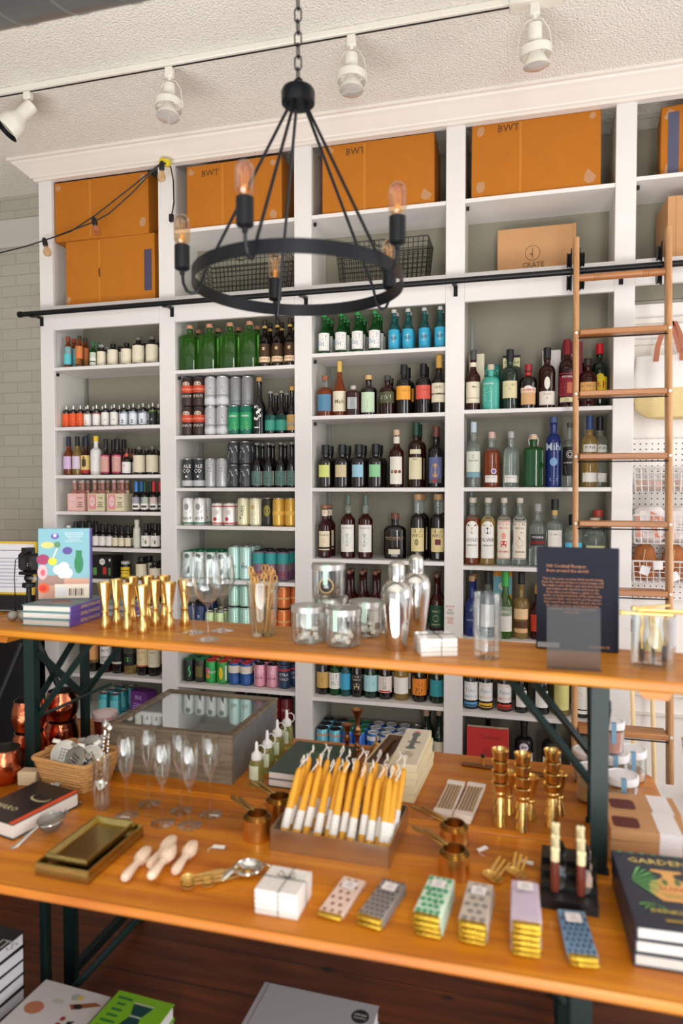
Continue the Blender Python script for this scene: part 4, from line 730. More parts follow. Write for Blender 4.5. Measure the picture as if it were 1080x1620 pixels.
# fifth shelf
for px, d, c1, c2 in ((742.5, 'aperitif bottle, white label with blue band', (60, 140, 190), (90, 150, 200)), (768, 'aperitif bottle, white label with yellow band', (200, 150, 60), (236, 176, 50)), (797.5, 'aperitif bottle, white label with red band', (196, 60, 50), (206, 60, 40))):
    K = bottle(d, .26, .034, g_dark, .013, .62, .76, (BLK, .024), label=(.045, .135, .042, (228, 226, 220)), els=[T('FACCIA', 0, .125, .0165, c1), T('BRUTTO', 0, .062, .0165, c1), T('Fine', 0, .094, .03, (150, 176, 196)), ('r', -.042, .042, .014, .036, c2), ('r', -.03, .03, .018, .024, BLK)]); row(4, 4, K, [px], 1128, 1, rz=0)
K = bottle('black vermouth bottle, small white label', .21, .030, g_black, .0125, .55, .72, ((190, 190, 184), .02), label=(.03, .11, .028, (228, 226, 220)), els=[('p', [(-.004, .05), (.003, .05), (.008, .09), (-.002, .1)], BLK)]); row(4, 4, K, [824], 1134, 1, rz=0)
K = bottle('wide black bottle, small white label', .24, .037, g_black, .0135, .58, .72, (BLK, .03), st='round', label=(.035, .115, .032, (228, 226, 220)), els=[('p', [(-.004, .05), (.003, .05), (.008, .09), (-.002, .1)], BLK)]); row(4, 4, K, [856], 1138, 1, rz=0)
K = bottle('bottle with yellow green label', .27, .036, g_gold, .0135, .6, .74, ((60, 90, 50), .03), label=(.03, .15, .042, (214, 206, 130)), els=[L(-.024, .024, .05, .13, 5, (110, 120, 60))]); row(4, 4, K, [887.5], 1140, 1, rz=0)
K = bottle('white labelled aperitif bottle, orange script', .30, .037, g_dark, .0145, .6, .74, ((190, 60, 40), .04), label=(.02, .15, .046, (230, 226, 216)), els=[T('Suze', 0, .115, .042, (226, 110, 40)), ('r', -.046, .046, .036, .042, BLK)]); row(4, 4, K, [920], 1144, 0, rz=0)
# bottom shelf
K = bottle('clear topped flask bottle', .29, .045, g_black, .0145, .5, .66, (BLK, .022), st='round', label=None); row(4, 5, K, [771], 1220, 0, rz=0, y0=.08)
K = bottle('matte black bottle with round white tag', .29, .045, M('matte_black_glass', (18, 18, 20), .35), .016, .58, .70, (BLK, .026, .0185), st='round', label=(.0, .13, .05, (226, 216, 200)), els=[('c', 0, .16, .022, (214, 206, 220)), T('GIN', 0, .16, .014, INK)]); row(4, 5, K, [828], 1225, 0, rz=0, y0=.03)
K = bottle('matte black bottle, white lower label', .285, .047, kids(K)[0].data.materials[0], .016, .58, .70, (BLK, .026, .0185), st='round', label=(.0, .12, .05, (222, 214, 200)), els=cl); row(4, 5, K, [872, 915], 1228, 0, rz=0, y0=.03)
t = thing('red_book', 'red book propped before the flask, right bay bottom shelf', 'book', (ony(770, 1180, 3.30).x, 3.375, SH[4][5] + .0003), 0)
part('cover', G().box(-.10, .10, -.018, .014, 0, .245, b=.003), ink((196, 48, 44)), t); part('pages', G().box(-.098, .098, -.014, .010, .004, .2455), ink(CREAM), t)
marks('cover_print', [T('Cocktail', .01, .2, .03, (150, 40, 40)), ('c', 0, .12, .03, (176, 44, 40))], Wrap(d=.0182), t)
# ================================================================== cartons and baskets on the upper shelves
def shipping_box(desc, x0, x1, y0, y1, z0, h, rz=0, writing=None, tape=(), strip=None, ch=.004):
    w = (x1 - x0) / 2; d = (y1 - y0) / 2; t = thing('shipping_box', desc, 'cardboard box', ((x0 + x1) / 2, (y0 + y1) / 2, z0 + .0004), rz)
    g = G().box(-w, w, -d, d, 0, h, b=ch); part('carton', g, m_card, t)
    part('flap_seam', G().box(-w - .0006, w + .0006, -.002, .002, h * .02, h + .0006), ink((140, 92, 40)), t)
    for (u, v, tw, th) in tape:
        k = thing; tp = G(); rnd = random.Random(int(u * 1000))
        n = 7; pts = []
        for i in range(n):
            a = 2 * PI * i / n; rr = rnd.uniform(.6, 1.1); pts.append((u + tw * rr * math.cos(a), v + th * rr * math.sin(a)))
        pts = [(min(max(p[0], -w + .002), w - .002), min(max(p[1], .004), h - .004)) for p in pts]
        tp.add([(p[0], -d - .0008, p[1]) for p in pts], [tuple(range(n))]); part('tape_patch', tp, m_tape, t)
    if strip:
        u0, u1, v0, v1, c = strip; part('tape_strip', G().box(u0, u1, -d - .0012, -d - .0002, v0, v1), ink(c, .35), t)
    els = []
    if writing: els.append(('t', 'BWT', writing[0], writing[1], .045, (92, 58, 26)))
    els += [('r', -w * .25, -w * .25 + .014, .01, h - .01, (190, 118, 30))]
    marks('pen_marks', els, Wrap(d=d + .0004), t)
    return t
U0 = 2.734; U1 = 3.082
shipping_box('upper cardboard box of the two stacked in the left bay', -2.547, -1.96, 3.342, 3.59, U0 + .357, .33, tape=((-.27, .30, .02, .02), (.26, .06, .025, .03), (.26, .29, .02, .03)))
b = shipping_box('lower cardboard box with dark tape strip in the left bay', -2.48, -1.925, 3.342, 3.59, U0, .356, tape=((-.06, .17, .012, .035), (-.26, .03, .02, .02)), strip=(.215, .26, .05, .27, (74, 70, 92)))
shipping_box('cardboard shipping box above the left wire basket', -1.735, -1.20, 3.345, 3.59, U1, .335, writing=(-.13, .285), tape=((-.24, .30, .02, .02), (.22, .04, .025, .03), (.22, .3, .02, .02)))
shipping_box('cardboard shipping box above the right wire basket', -.985, -.42, 3.345, 3.59, U1, .345, writing=(-.11, .30), tape=((.24, .05, .03, .03), (-.24, .32, .02, .02)))
shipping_box('largest cardboard shipping box, taped corners, above the kraft mailer', -.245, .335, 3.345, 3.59, U1, .348, writing=(-.12, .315), tape=((.24, .05, .03, .035), (-.25, .05, .03, .035), (-.25, .31, .025, .03), (.25, .32, .02, .02)))
shipping_box('cardboard box with blue tape strip at the far right', .60, 1.08, 3.375, 3.555, 3.098, .33, rz=-.10, strip=(-.21, -.165, .02, .30, (84, 84, 108)), tape=((-.2, .05, .03, .04), (-.2, .29, .03, .03)))
# kraft mailer with logo
t = thing('kraft_mailer_box', 'flat kraft box with printed round logo below the largest carton', 'cardboard box', (.055, 3.525, U0 + .0004))
part('carton', G().box(-.182, .182, -.03, .03, 0, .25, b=.002), m_card2, t); part('end_flap', G().box(.172, .186, -.033, .031, 0, .25, b=.001), m_card2, t)
els = [('c', -.015, .125, .037, (110, 76, 44)), ('c', -.015, .125, .034, (190, 142, 96)), ('p', [(-.017, .1), (-.013, .1), (-.013, .15), (-.017, .15)], (110, 76, 44)), ('p', [(-.03, .12), (-.015, .112), (-.015, .125)], (110, 76, 44)), ('t', 'CRATE', -.012, .066, .034, (110, 76, 44)), ('t', 'ACADEMY', -.012, .034, .03, (110, 76, 44))]
marks('logo_print', els, Wrap(d=.0302), t)
t = thing('kraft_box', 'tall plain kraft box at the far right behind the ladder', 'cardboard box', (.80, 3.46, U0 + .0004), .05)
part('carton', G().box(-.19, .19, -.11, .11, 0, .27, b=.002), m_card2, t); part('lid_flap', G().box(-.19, .19, -.112, -.109, .0, .27).box(-.155, -.15, -.1135, -.112, 0, .27), m_card2, t)
def wire_basket(desc, x0, x1, y0, y1, z0, h, m, r=.0016, n=None, name='wire_basket', taper=.02, rz=0):
    cx, cy = (x0 + x1) / 2, (y0 + y1) / 2; w = (x1 - x0) / 2; d = (y1 - y0) / 2
    t = thing(name, desc, 'basket', (cx, cy, z0 + r + .0008), rz)
    def ring(f, z): ww, dd = w - taper * (1 - f), d - taper * (1 - f); return [(-ww, -dd, z), (ww, -dd, z), (ww, dd, z), (-ww, dd, z)]
    g = G(); nz = max(3, int(h / .024))
    for i in range(nz + 1):
        f = i / nz
        if i < nz: g.tube(ring(f, h * f) + [ring(f, h * f)[0]], r, 4)
    nx = n or int(2 * w / .024); ny = int(2 * d / .024)
    for i in range(nx + 1):
        f = -1 + 2 * i / nx
        g.tube([(f * w, -d, h), (f * (w - taper), -(d - taper), 0), (f * (w - taper), d - taper, 0), (f * w, d, h)], r, 4)
    for i in range(ny + 1):
        f = -1 + 2 * i / ny
        g.tube([(-w, f * d, h), (-(w - taper), f * (d - taper), 0), (w - taper, f * (d - taper), 0), (w, f * d, h)], r, 4)
    part('wire_mesh', g, m, t)
    part('rim', G().tube(ring(1, h), r * 2.2, 6, closed=True), m, t)
    return t
m_wire = M('dark_wire', (58, 54, 50), .4, .8)
bk = wire_basket('dark wire basket in the second bay behind the chandelier', -1.70, -1.195, 3.40, 3.58, U0, .215, m_wire)
part('handle_loop', G().tube(arc((0, -.092, .215), .035, PI * 1.0, 2 * PI, 8, 'xz'), .003, 6), m_wire, bk)
bk = wire_basket('dark wire basket in the third bay beside the chandelier', -.93, -.455, 3.40, 3.58, U0, .22, m_wire)
part('handle_loop', G().tube(arc((0, -.092, .22), .035, PI * 1.0, 2 * PI, 8, 'xz'), .003, 6), m_wire, bk)
# ================================================================== chandelier
m_iron = M('matte_black_iron', (24, 26, 30), .38, .5)
m_bulb = thin('clear_bulb_glass', (246, 226, 196), .09, .7)
m_fil = M('amber_filament_coating', (226, 176, 112), .3, .2)
ch = thing('ring_chandelier', 'black iron ring chandelier with five tubular bulbs above the tables', 'chandelier', (-.607, 1.828, 2.279))
RR = .2885
part('ring_band', G().lathe([(RR, -.018), (RR + .003, -.018), (RR + .003, .018), (RR, .018), (RR, -.018)], 72), m_iron, ch)
hub = part('hub', G().lathe([(0, .485), (.040, .485), (.046, .49), (.047, .52), (.043, .528), (.02, .536), (0, .536)], 32), m_iron, ch)
part('hanging_loop', G().tube(arc((0, 0, .547), .012, 0, 2 * PI, 12, 'xz')[:-1], .003, 6, closed=True), m_iron, hub)
def tobulb(g, sc=1.0):
    return g.lathe([(.0, 0), (.012, 0), (.014, .006), (.0225, .016), (.0228, .062), (.020, .074), (.012, .083), (0, .086)], 20)
for k in range(5):
    a = R(109 + 72 * k) - YAW * 1.0; a = R(109 + 72 * k)
    # image axes: x right, 'near' towards the camera
    dx = _r * math.cos(a) - _fw * math.sin(a); dv = Vector((dx.x, dx.y, 0))
    P3 = lambda rho, z: dv * rho + Vector((0, 0, z))
    rod = part('support_rod', G().tube([P3(.022, .49), P3(.262, .03), P3(.274, -.006), P3(.285, -.024), P3(.299, -.028), P3(.313, -.02), P3(.322, .0), P3(.325, .03)], .0045, 8), m_iron, ch)
    sk = part('socket', G().lathe([(0, .022), (.007, .024), (.0075, .034), (.0185, .038), (.021, .041), (.021, .104), (.018, .106), (0, .106)], 20, c=tuple(P3(.325, 0))), m_iron, ch)
    bm_ = G(); tobulb(bm_); bo = part('bulb', bm_, m_bulb, sk); bo.location = P3(.325, .104)
    g = G()
    for q in range(6):
        b_ = 2 * PI * q / 6; g.tube([P3(.325, .112) + Vector((.006 * math.cos(b_), .006 * math.sin(b_), 0)), P3(.325, .165) + Vector((.009 * math.cos(b_), .009 * math.sin(b_), 0))], .0006, 4)
    g.cyl(.0045, 0, .028, 8, c=tuple(P3(.325, .106))); part('filament', g, m_fil, sk)
g = G(); z = 2.279 + .552
lk = 0; links = []
c3 = ch.location
cg = thing('hanging_chain', 'black oval link chain holding the chandelier from the ceiling', 'chain', (c3.x, c3.y, z))
zz = 0
while z + zz < CL - .03:
    pl = 'xz' if lk % 2 else 'yz'
    pts = []
    for i in range(16):
        a = 2 * PI * i / 16; u = .0095 * math.cos(a); v = .0095 * math.sin(a) + (.010 if math.sin(a) > 0 else -.010)
        pts.append((u, 0, zz + .016 + v) if lk % 2 else (0, u, zz + .016 + v))
    part('link', G().tube(pts, .0022, 6, closed=True), m_iron, cg); zz += .0325; lk += 1
part('ceiling_hook', G().cyl(.03, CL - z - .024, CL - z - .0005, 20, b=.004).tube([(0, 0, CL - z - .045), (0, 0, CL - z - .02)], .003, 6), m_iron, cg)
# ================================================================== duct and track lighting
d = thing('spiral_duct', 'grey spiral metal duct running under the ceiling', 'duct', (0, 1.562, 3.15))
part('duct_pipe', G().tube([(-4.9, 0, 0), (2.8, 0, 0)], .18, 48), m_galv, d)
g = G()
for i in range(40):
    x = -4.6 + i * .165
    pts = [(x + .165 * k / 24 * .9, .1805 * math.cos(2 * PI * k / 24), .1805 * math.sin(2 * PI * k / 24)) for k in range(25)]
    g.tube(pts, .0035, 5)
part('spiral_seam', g, M('duct_seam_metal', (176, 180, 178), .3, .9), d)
g = G()
for x in (-4, -2.6, -1.2, .2, 1.6): g.box(x - .012, x + .012, -.001, .001, .17, .3695)
part('hanger_strap', g, m_galv, d)
m_fix = M('white_fixture_paint', (226, 222, 210), .35, coat=.3)
tr = thing('light_track', 'cream ceiling track rail carrying four spotlights', 'track'); tr.location = (0, 2.665, 3.494)
part('rail', G().box(-3.4, .09, -.018, .018, -.002, .0255, b=.003), m_fix, tr); part('power_feed', G().box(-.06, .13, -.03, .03, -.01, .0255, b=.004), m_fix, tr)
part('slot', G().box(-3.39, .08, -.005, .005, -.0025, -.0018), m_black, tr)
m_lens = M('lamp_lens', (206, 198, 190), .15, .3)
def gimbal(px, desc, tilt, rz):
    x = ony(px, 100, 2.665).x
    o = thing('track_spotlight', desc, 'spotlight', (x, 2.665, 3.4905))
    part('track_adapter', G().box(-.018, .018, -.014, .014, -.045, 0, b=.004).cyl(.008, -.058, -.044, 10), m_fix, o)
    g = G()
    for s in (-1, 1): g.tube([(0, 0, -.055), (s * .03, 0, -.062), (s * .052, 0, -.10), (s * .06, 0, -.16), (s * .06, 0, -.176)], .0042, 6, flat=.5)
    yoke = part('yoke', g, m_fix, o)
    h = part('lamp_head', G().lathe([(0, -.0), (.025, 0), (.026, .004), (.026, .055), (.021, .062), (.021, .085)][::1], 20, mat=Matrix.Rotation(PI, 4, 'X')).lathe([(.0575, .078), (.0575, .108), (.0555, .108), (.0555, .078), (.0575, .078)], 32, mat=Matrix.Rotation(PI, 4, 'X')).box(-.056, -.02, -.004, .004, -.09, -.084).box(.02, .056, -.004, .004, -.09, -.084), m_fix, o)
    h.location = (0, 0, -.075); h.rotation_euler = (tilt, 0, rz)
    rf = part('reflector_bulb', G().lathe([(.02, .08), (.028, .10), (.047, .135), (.048, .142)], 28, mat=Matrix.Rotation(PI, 4, 'X')), m_fix, h)
    part('lens', G().lathe([(.048, .142), (.03, .150), (0, .152)], 28, mat=Matrix.Rotation(PI, 4, 'X')), m_lens, h)
    return o
gimbal(268, 'ring gimbal spotlight, second from the left', -.14, .1)
gimbal(556, 'ring gimbal spotlight nearest the chain', -.05, .15)
gimbal(845, 'ring gimbal spotlight at the right end of the track', .16, -.3)
x = ony(44, 140, 2.665).x
o = thing('track_spotlight', 'white cone spotlight at the left end of the track', 'spotlight', (x, 2.665, 3.4905))
part('track_adapter', G().box(-.018, .018, -.014, .014, -.035, 0, b=.004).cyl(.010, -.062, -.034, 10), m_fix, o)
dirw = (_r * -.62 + _u * -.78 - _F * .22).normalized(); q = Vector((0, 0, 1)).rotation_difference(dirw)
h = part('lamp_shade', G().lathe([(0, 0), (.026, 0), (.030, .005), (.0305, .075), (.034, .082), (.052, .112), (.055, .122), (.060, .168), (.0585, .170), (.0535, .124)], 28), m_fix, o)
h.rotation_mode = 'QUATERNION'; h.rotation_quaternion = q; h.location = Vector((.022, 0, -.06))
part('lens', G().cyl(.053, .140, .146, 28), m_lens, h); part('inner_ring', G().lathe([(.0585, .170), (.053, .168), (.052, .15)], 28), m_black, h)
# ================================================================== string lights
m_cord = M('black_rubber_cord', (20, 20, 20), .5)
sl = thing('string_lights', 'black string light cable with three clear bulbs tied to a post', 'string lights', (0, 0, 0))
A = [ony(*p, 3.24) for p in ((-60, 418), (0, 400), (40, 390), (74, 379), (112, 366), (150, 341), (205, 298), (256, 257), (262, 259))]
part('cable', G().tube(A, .0035, 6), m_cord, sl)
A2 = [ony(*p, 3.235) for p in ((80, 377), (114, 364), (146, 352), (172, 338), (210, 304), (240, 272), (258, 257))]
part('cable', G().tube(A2, .0035, 6), m_cord, sl)
part('cable', G().tube([ony(*p, 3.27) for p in ((262, 260), (270, 264), (274, 285), (275, 320), (271, 345))], .0035, 6), m_cord, sl)
part('plug', G().box(-.012, .012, -.01, .01, -.02, .02, b=.004, mat=Matrix.Translation(ony(271, 345, 3.268))), m_cord, sl)
part('tape_wrap', G().box(-.028, .03, -.02, .012, -.016, .02, b=.006, mat=Matrix.Translation(ony(261, 258, 3.265)) @ Matrix.Rotation(.3, 4, 'Y')), ink((216, 196, 40)), sl)
for (px, py, ang) in ((70, 379, -.25), (148, 346, -.3), (256, 258, 0.05)):
    p0 = ony(px, py, 3.24); mt = Matrix.Translation(p0) @ Matrix.Rotation(ang, 4, 'Y') @ Matrix.Rotation(PI, 4, 'X')
    s_ = part('lamp_holder', G().lathe([(0, -.008), (.008, -.008), (.013, .004), (.014, .03), (.0115, .036), (0, .036)], 14, mat=mt), m_cord, sl)
    part('bulb', G().lathe([(0, .036), (.010, .036), (.012, .046), (.021, .066), (.0215, .076), (.017, .09), (.006, .096), (0, .097)], 16, mat=mt), m_bulb, s_)
    part('filament', G().tube([mt @ Vector(v) for v in ((-.003, 0, .038), (-.005, 0, .062), (0, 0, .07), (.005, 0, .062), (.003, 0, .038))], .0008, 4), m_fil, s_)
# ================================================================== library ladder
def LY(z): return 3.0 + (z - .5) * (.2 / 2.28)
lad = thing('library_ladder', 'light oak library ladder leaning on the black rail', 'ladder', (0, 0, 0))
XL, XR = .222, .592
lean = math.atan(.2 / 2.28)
for x, zt in ((XL, 2.80), (XR, 2.81)):
    L_ = (zt) / math.cos(lean); mt = Matrix.Translation((x, LY(0), 0.002)) @ Matrix.Rotation(-lean, 4, 'X')
    poly = [(.0125 * math.cos(R(a)) + (.0), .0125 * math.sin(R(a)) + (.02 if a < 180 else -.02)) for a in range(0, 360, 30)]
    part('rail', G().prism([(p[0], p[1]) for p in poly], 0, L_, 0, mt, True), m_oak, lad)
ZR = [.15, .43, .70, .985, 1.275, 1.56, 1.845, 2.115, 2.38]
for z in ZR:
    y = LY(z); tr_ = part('tread', G().box(XL + .0125, XR - .0125, y - .047, y + .045, z - .012, z + .012, b=.004), m_oakx, lad)
    part('support_rod', G().tube([(XL, y - .03, z - .022), (XR, y - .03, z - .022)], .003, 6), m_black, lad)
    for x in (XL, XR):
        part('screw_cover', G().tube([(x, y - .0335, z), (x, y - .0385, z)], .0065, 12), ink((226, 222, 214)), lad)
y = LY(2.63)
g = G().tube([(XL, y, 2.63), (XR, y, 2.63)], .0155, 14)
for xx in (.30, .31, .32, .495, .505, .515): g.lathe([(.0155, -.002), (.0172, 0), (.0155, .002)], 14, mat=Matrix.Translation((xx, y, 2.63)) @ Matrix.Rotation(PI / 2, 4, 'Y'))
part('top_rung', g, m_oakx, lad)
for x, s in ((XL - .018, -1), (XL + .018, 1), (XR - .018, -1)):
    hw_ = part('roller_plate', G().box(x - .002, x + .002, RY - .012, RY + .012, RZ - .085, RZ + .10, b=.001), m_black, lad)
    for dz in (.05, -.05):
        part('roller_wheel', G().lathe([(0, -.008), (.03, -.008), (.032, -.005), (.027, 0), (.032, .005), (.03, .008), (0, .008)], 24, mat=Matrix.Translation((x + s * .011, RY, RZ + dz)) @ Matrix.Rotation(PI / 2, 4, 'Y')), m_black, lad)
# ================================================================== right hand alcove
m_peg = M('white_pegboard', (232, 226, 220), .5)
def pegdots(m, pitch, r):
    nt = m.node_tree; L = nt.links.new; b = nt.nodes['Principled BSDF']; src = b.inputs['Base Color'].links[0].from_socket
    tc = nt.nodes.new('ShaderNodeTexCoord'); sx = nt.nodes.new('ShaderNodeSeparateXYZ'); L(tc.outputs['Object'], sx.inputs[0]); sq = []
    for ax in (0, 2):
        a = nt.nodes.new('ShaderNodeMath'); a.operation = 'DIVIDE'; L(sx.outputs[ax], a.inputs[0]); a.inputs[1].default_value = pitch
        f = nt.nodes.new('ShaderNodeMath'); f.operation = 'FRACT'; L(a.outputs[0], f.inputs[0])
        s = nt.nodes.new('ShaderNodeMath'); s.operation = 'SUBTRACT'; L(f.outputs[0], s.inputs[0]); s.inputs[1].default_value = .5
        q = nt.nodes.new('ShaderNodeMath'); q.operation = 'MULTIPLY'; L(s.outputs[0], q.inputs[0]); L(s.outputs[0], q.inputs[1]); sq.append(q)
    ad = nt.nodes.new('ShaderNodeMath'); L(sq[0].outputs[0], ad.inputs[0]); L(sq[1].outputs[0], ad.inputs[1])
    lt = nt.nodes.new('ShaderNodeMath'); lt.operation = 'LESS_THAN'; L(ad.outputs[0], lt.inputs[0]); lt.inputs[1].default_value = (r / pitch) ** 2
    mx = nt.nodes.new('ShaderNodeMix'); mx.data_type = 'RGBA'; L(lt.outputs[0], mx.inputs[0]); L(src, mx.inputs[6]); mx.inputs[7].default_value = lin((40, 38, 36)); L(mx.outputs[2], b.inputs['Base Color'])
pegdots(m_peg, .0265, .0034)
struct('wall_right', G().box(.484, 3.1, 3.598, 3.619, 0, 2.60), M('bright_white_wall', (236, 230, 224), .6))
struct('trim_3', G().box(.484, 3.1, 3.575, 3.598, 2.40, 2.43, b=.003).box(.484, 3.1, 3.585, 3.598, 2.26, 2.40).box(.484, 3.1, 3.57, 3.598, 2.50, 2.53, b=.003), m_trim)
struct('trim_4', G().box(.484, 3.1, 3.572, 3.598, .70, .712, b=.002).box(.484, 3.1, 3.58, 3.598, .60, .612, b=.002), m_trim)
pb = thing('pegboard', 'white pegboard panel with rows of holes right of the shelving', 'pegboard', (.486, 3.58, 1.17))
part('panel', G().box(0, 1.1, -.006, .0165, 0, .78, b=.001), m_peg, pb)
m_wwire = M('white_wire', (222, 218, 216), .35, .1)
def rack(z, h, desc, x0=.495, x1=.86): return wire_basket(desc, x0, x1, 3.36, 3.565, z, h, m_wwire, r=.0019, n=13, taper=.008)
rack(1.69, .115, 'white wire rack holding bagged pastries, upper row')
rack(1.455, .13, 'white wire rack holding printed bread bags, middle row')
rack(1.275, .10, 'white wire rack holding tagged brown loaves, lower row')
m_bread = M('crusty_bread', (166, 100, 54), .8, var=(40, .35), bump=(60, .5, .006))
m_bread2 = M('pale_pastry', (214, 170, 146), .7, var=(30, .2), bump=(50, .4, .005))
for i, x in enumerate((.56, .685, .80)):
    w = ('behind the left end', 'in the middle', 'at the right end')[i]
    t = thing('bread_loaf', 'brown crusty loaf ' + w + ' of the lower wire rack', 'bread', (x, 3.46, 1.2815), group='loaves in the lower wire rack')
    g = G().lathe([(0, 0), (.045, .004), (.055, .03), (.052, .10), (.04, .15), (.02, .168), (0, .17)], 18, sx=1, sy=.85); part('crust', g, m_bread, t)
    part('flour_score', G().tube([(-.01, -.0435, .06), (-.012, -.042, .1), (-.005, -.033, .145)], .008, 6, flat=.4), ink((214, 184, 140)), t)
for i, (x, z, a) in enumerate(((.545, 1.335, .3), (.60, 1.36, -.05), (.668, 1.31, -.5))):
    t = solo('price_tag', G().box(-.02, .02, -.0008, .0008, -.02, .02), ink((232, 230, 230)), 'white paper tag clipped on the lower rack, ' + ('leftmost', 'middle one', 'lowest one')[i], 'tag', (x, 3.3575, z), 0, 'paper tags on the lower wire rack'); t.rotation_euler = (0, a, 0)
for i, x in enumerate((.56, .70, .83)):
    t = thing('bagged_pastry', 'clear bag of pale pastries, ' + ('left', 'middle', 'right')[i] + ' one in the upper wire rack', 'pastry bag', (x, 3.46, 1.6955), group='pastry bags in the upper rack')
    g = G()
    for k, (dx, dz) in enumerate(((-.035, .03), (.005, .034), (.04, .03))): g.sphere(.03, (dx, 0, dz), 12, sx=.9, sy=1.5, sz=.9)
    part('pastries', g, m_bread2, t)['kind'] = 'stuff'
    part('clear_bag', G().lathe([(0, -.0005), (.06, .001), (.068, .03), (.055, .07), (.02, .09), (0, .092)], 16, sy=.9), M('clear_film', (236, 240, 244), .1, 0, 0, alpha=.22), t)
for i, x in enumerate((.575, .712, .848)):
    t = thing('bread_bag', 'printed white paper bread bag, ' + ('left', 'middle', 'right')[i] + ' one in the middle rack', 'bread bag', (x, 3.46, 1.4605), -.02, group='bread bags in the middle rack')
    part('paper_bag', G().box(-.064, .064, -.05, .05, 0, .165, b=.02), ink((230, 222, 218), .6), t)
    marks('bag_print', [('p', [(-.06, .02), (-.03, .02), (-.045, .13), (-.06, .12)], (214, 150, 130)), ('p', [(.0, .145), (.05, .12), (.06, .09), (.02, .11), (.035, .03), (.055, .03), (.05, .02), (.02, .02), (.0, .09)], (216, 140, 116)), ('l', -.03, .03, .04, .09, 4, (150, 140, 140))], Wrap(d=.0502), t)
t = thing('tote_bag', 'white canvas and straw tote bag hanging by tan leather straps', 'bag', (.70, 3.50, 0))
zA, zB, zC = 2.33, 2.175, 2.035
m_straw = M('woven_straw', (222, 200, 144), .8, bump=(180, .8, .003), var=(80, .12))
def oval(w, d, z): return [(w * math.cos(2 * PI * k / 32), d * math.sin(2 * PI * k / 32), z) for k in range(32)]
def loft(rings):
    g = G(); n = 32; vs = [p for r in rings for p in r]; fs = [(j * n + i, j * n + (i + 1) % n, (j + 1) * n + (i + 1) % n, (j + 1) * n + i) for j in range(len(rings) - 1) for i in range(n)]
    fs.append(tuple(range(n))); fs.append(tuple((len(rings) - 1) * n + i for i in range(n))); return g.add(vs, fs, 0, True)
part('straw_base', loft([oval(.08, .03, zC), oval(.14, .045, zC + .008), oval(.185, .055, zC + .05), oval(.20, .06, zB)]), m_straw, t)
part('canvas_body', loft([oval(.197, .058, zB), oval(.19, .05, zB + .08), oval(.18, .03, zA)]), ink((236, 232, 228), .8), t)
def ribbon(pts, w, name, par):
    g = G(); vs = []
    for p in pts: vs += [(p[0] - w, p[1] - .0015, p[2]), (p[0] + w, p[1] - .0015, p[2]), (p[0] + w, p[1] + .0015, p[2]), (p[0] - w, p[1] + .0015, p[2])]
    n = len(pts); fs = [(k * 4 + i, k * 4 + (i + 1) % 4, (k + 1) * 4 + (i + 1) % 4, (k + 1) * 4 + i) for k in range(n - 1) for i in range(4)] + [(0, 1, 2, 3), tuple(4 * (n - 1) + i for i in range(4))]
    return part(name, g.add(vs, fs), M('tan_leather', (166, 98, 70), .5), par)
for pa in (((1037, 572), (1040, 548), (1046, 530), (1054, 512)), ((1076, 558), (1070, 535), (1063, 512), (1058, 506)), ((1079, 570), (1079, 545), (1074, 525), (1066, 508))):
    ribbon([ony(px, py, 3.44) - Vector((.70, 3.50, 0)) for px, py in pa], .012, 'strap', t)
part('wall_peg', G().tube([tuple(ony(1059, 508, 3.43) - Vector((.70, 3.50, 0))), tuple(ony(1059, 508, 3.43) - Vector((.70, 3.50, 0)) + Vector((0, .165, 0)))], .006, 8), m_black, t)
# brooms, wire bin, white side table
m_blond = M('blond_wood', (232, 204, 156), .5, var=(30, .08))
for i, (xb, xt, zt) in enumerate(((.515, .512, 1.08), (.60, .60, 1.10))):
    t = thing('broom', ('straight pale wooden broom', 'leaning pale broom with bristles')[i] + ' against the wall behind the ladder', 'broom')
    part('handle', G().tube([(xb, 3.30, .002), (xt, 3.52, zt)], .0105, 10), m_blond, t)
    if i: part('bristles', G().lathe([(0, 0), (.03, 0), (.05, .12), (.045, .24), (.015, .34), (0, .34)], 16, mat=Matrix.Translation((xt + .01, 3.47, .72)), sy=.5), M('broom_bristle', (222, 196, 140), .9, bump=(200, 1, .004), var=(90, .2)), t)
    else: part('ferrule', G().tube([(xt, 3.50, .96), (xt, 3.52, zt + .001)], .0125, 10), ink((150, 96, 60)), t)
t = thing('side_table', 'small white side table beyond the right table end', 'table', (.76, 2.60, 0))
part('top', G().box(-.27, .5, -.42, .28, .52, .55, b=.004), ink((232, 230, 228)), t)
for sx in (-.24, .46):
    for sy in (-.38, .24): part('leg', G().box(sx - .02, sx + .02, sy - .02, sy + .02, 0, .52, b=.002), ink((232, 230, 228)), t)
bk = wire_basket('brass wire basket of papers on the white side table', .60, .98, 2.56, 2.84, .55, .20, m_oldbrass, r=.0014, n=12, taper=.02)
g = G().box(-.15, .15, -.10, .1, .003, .03, b=.002).box(-.12, .1, -.06, .09, .03, .05, b=.002, mat=rotm(.3))
t = solo('paper_bundle', g, ink((214, 218, 222)), 'bundle of white papers lying inside the brass wire basket', 'papers', (.79, 2.70, .5545))
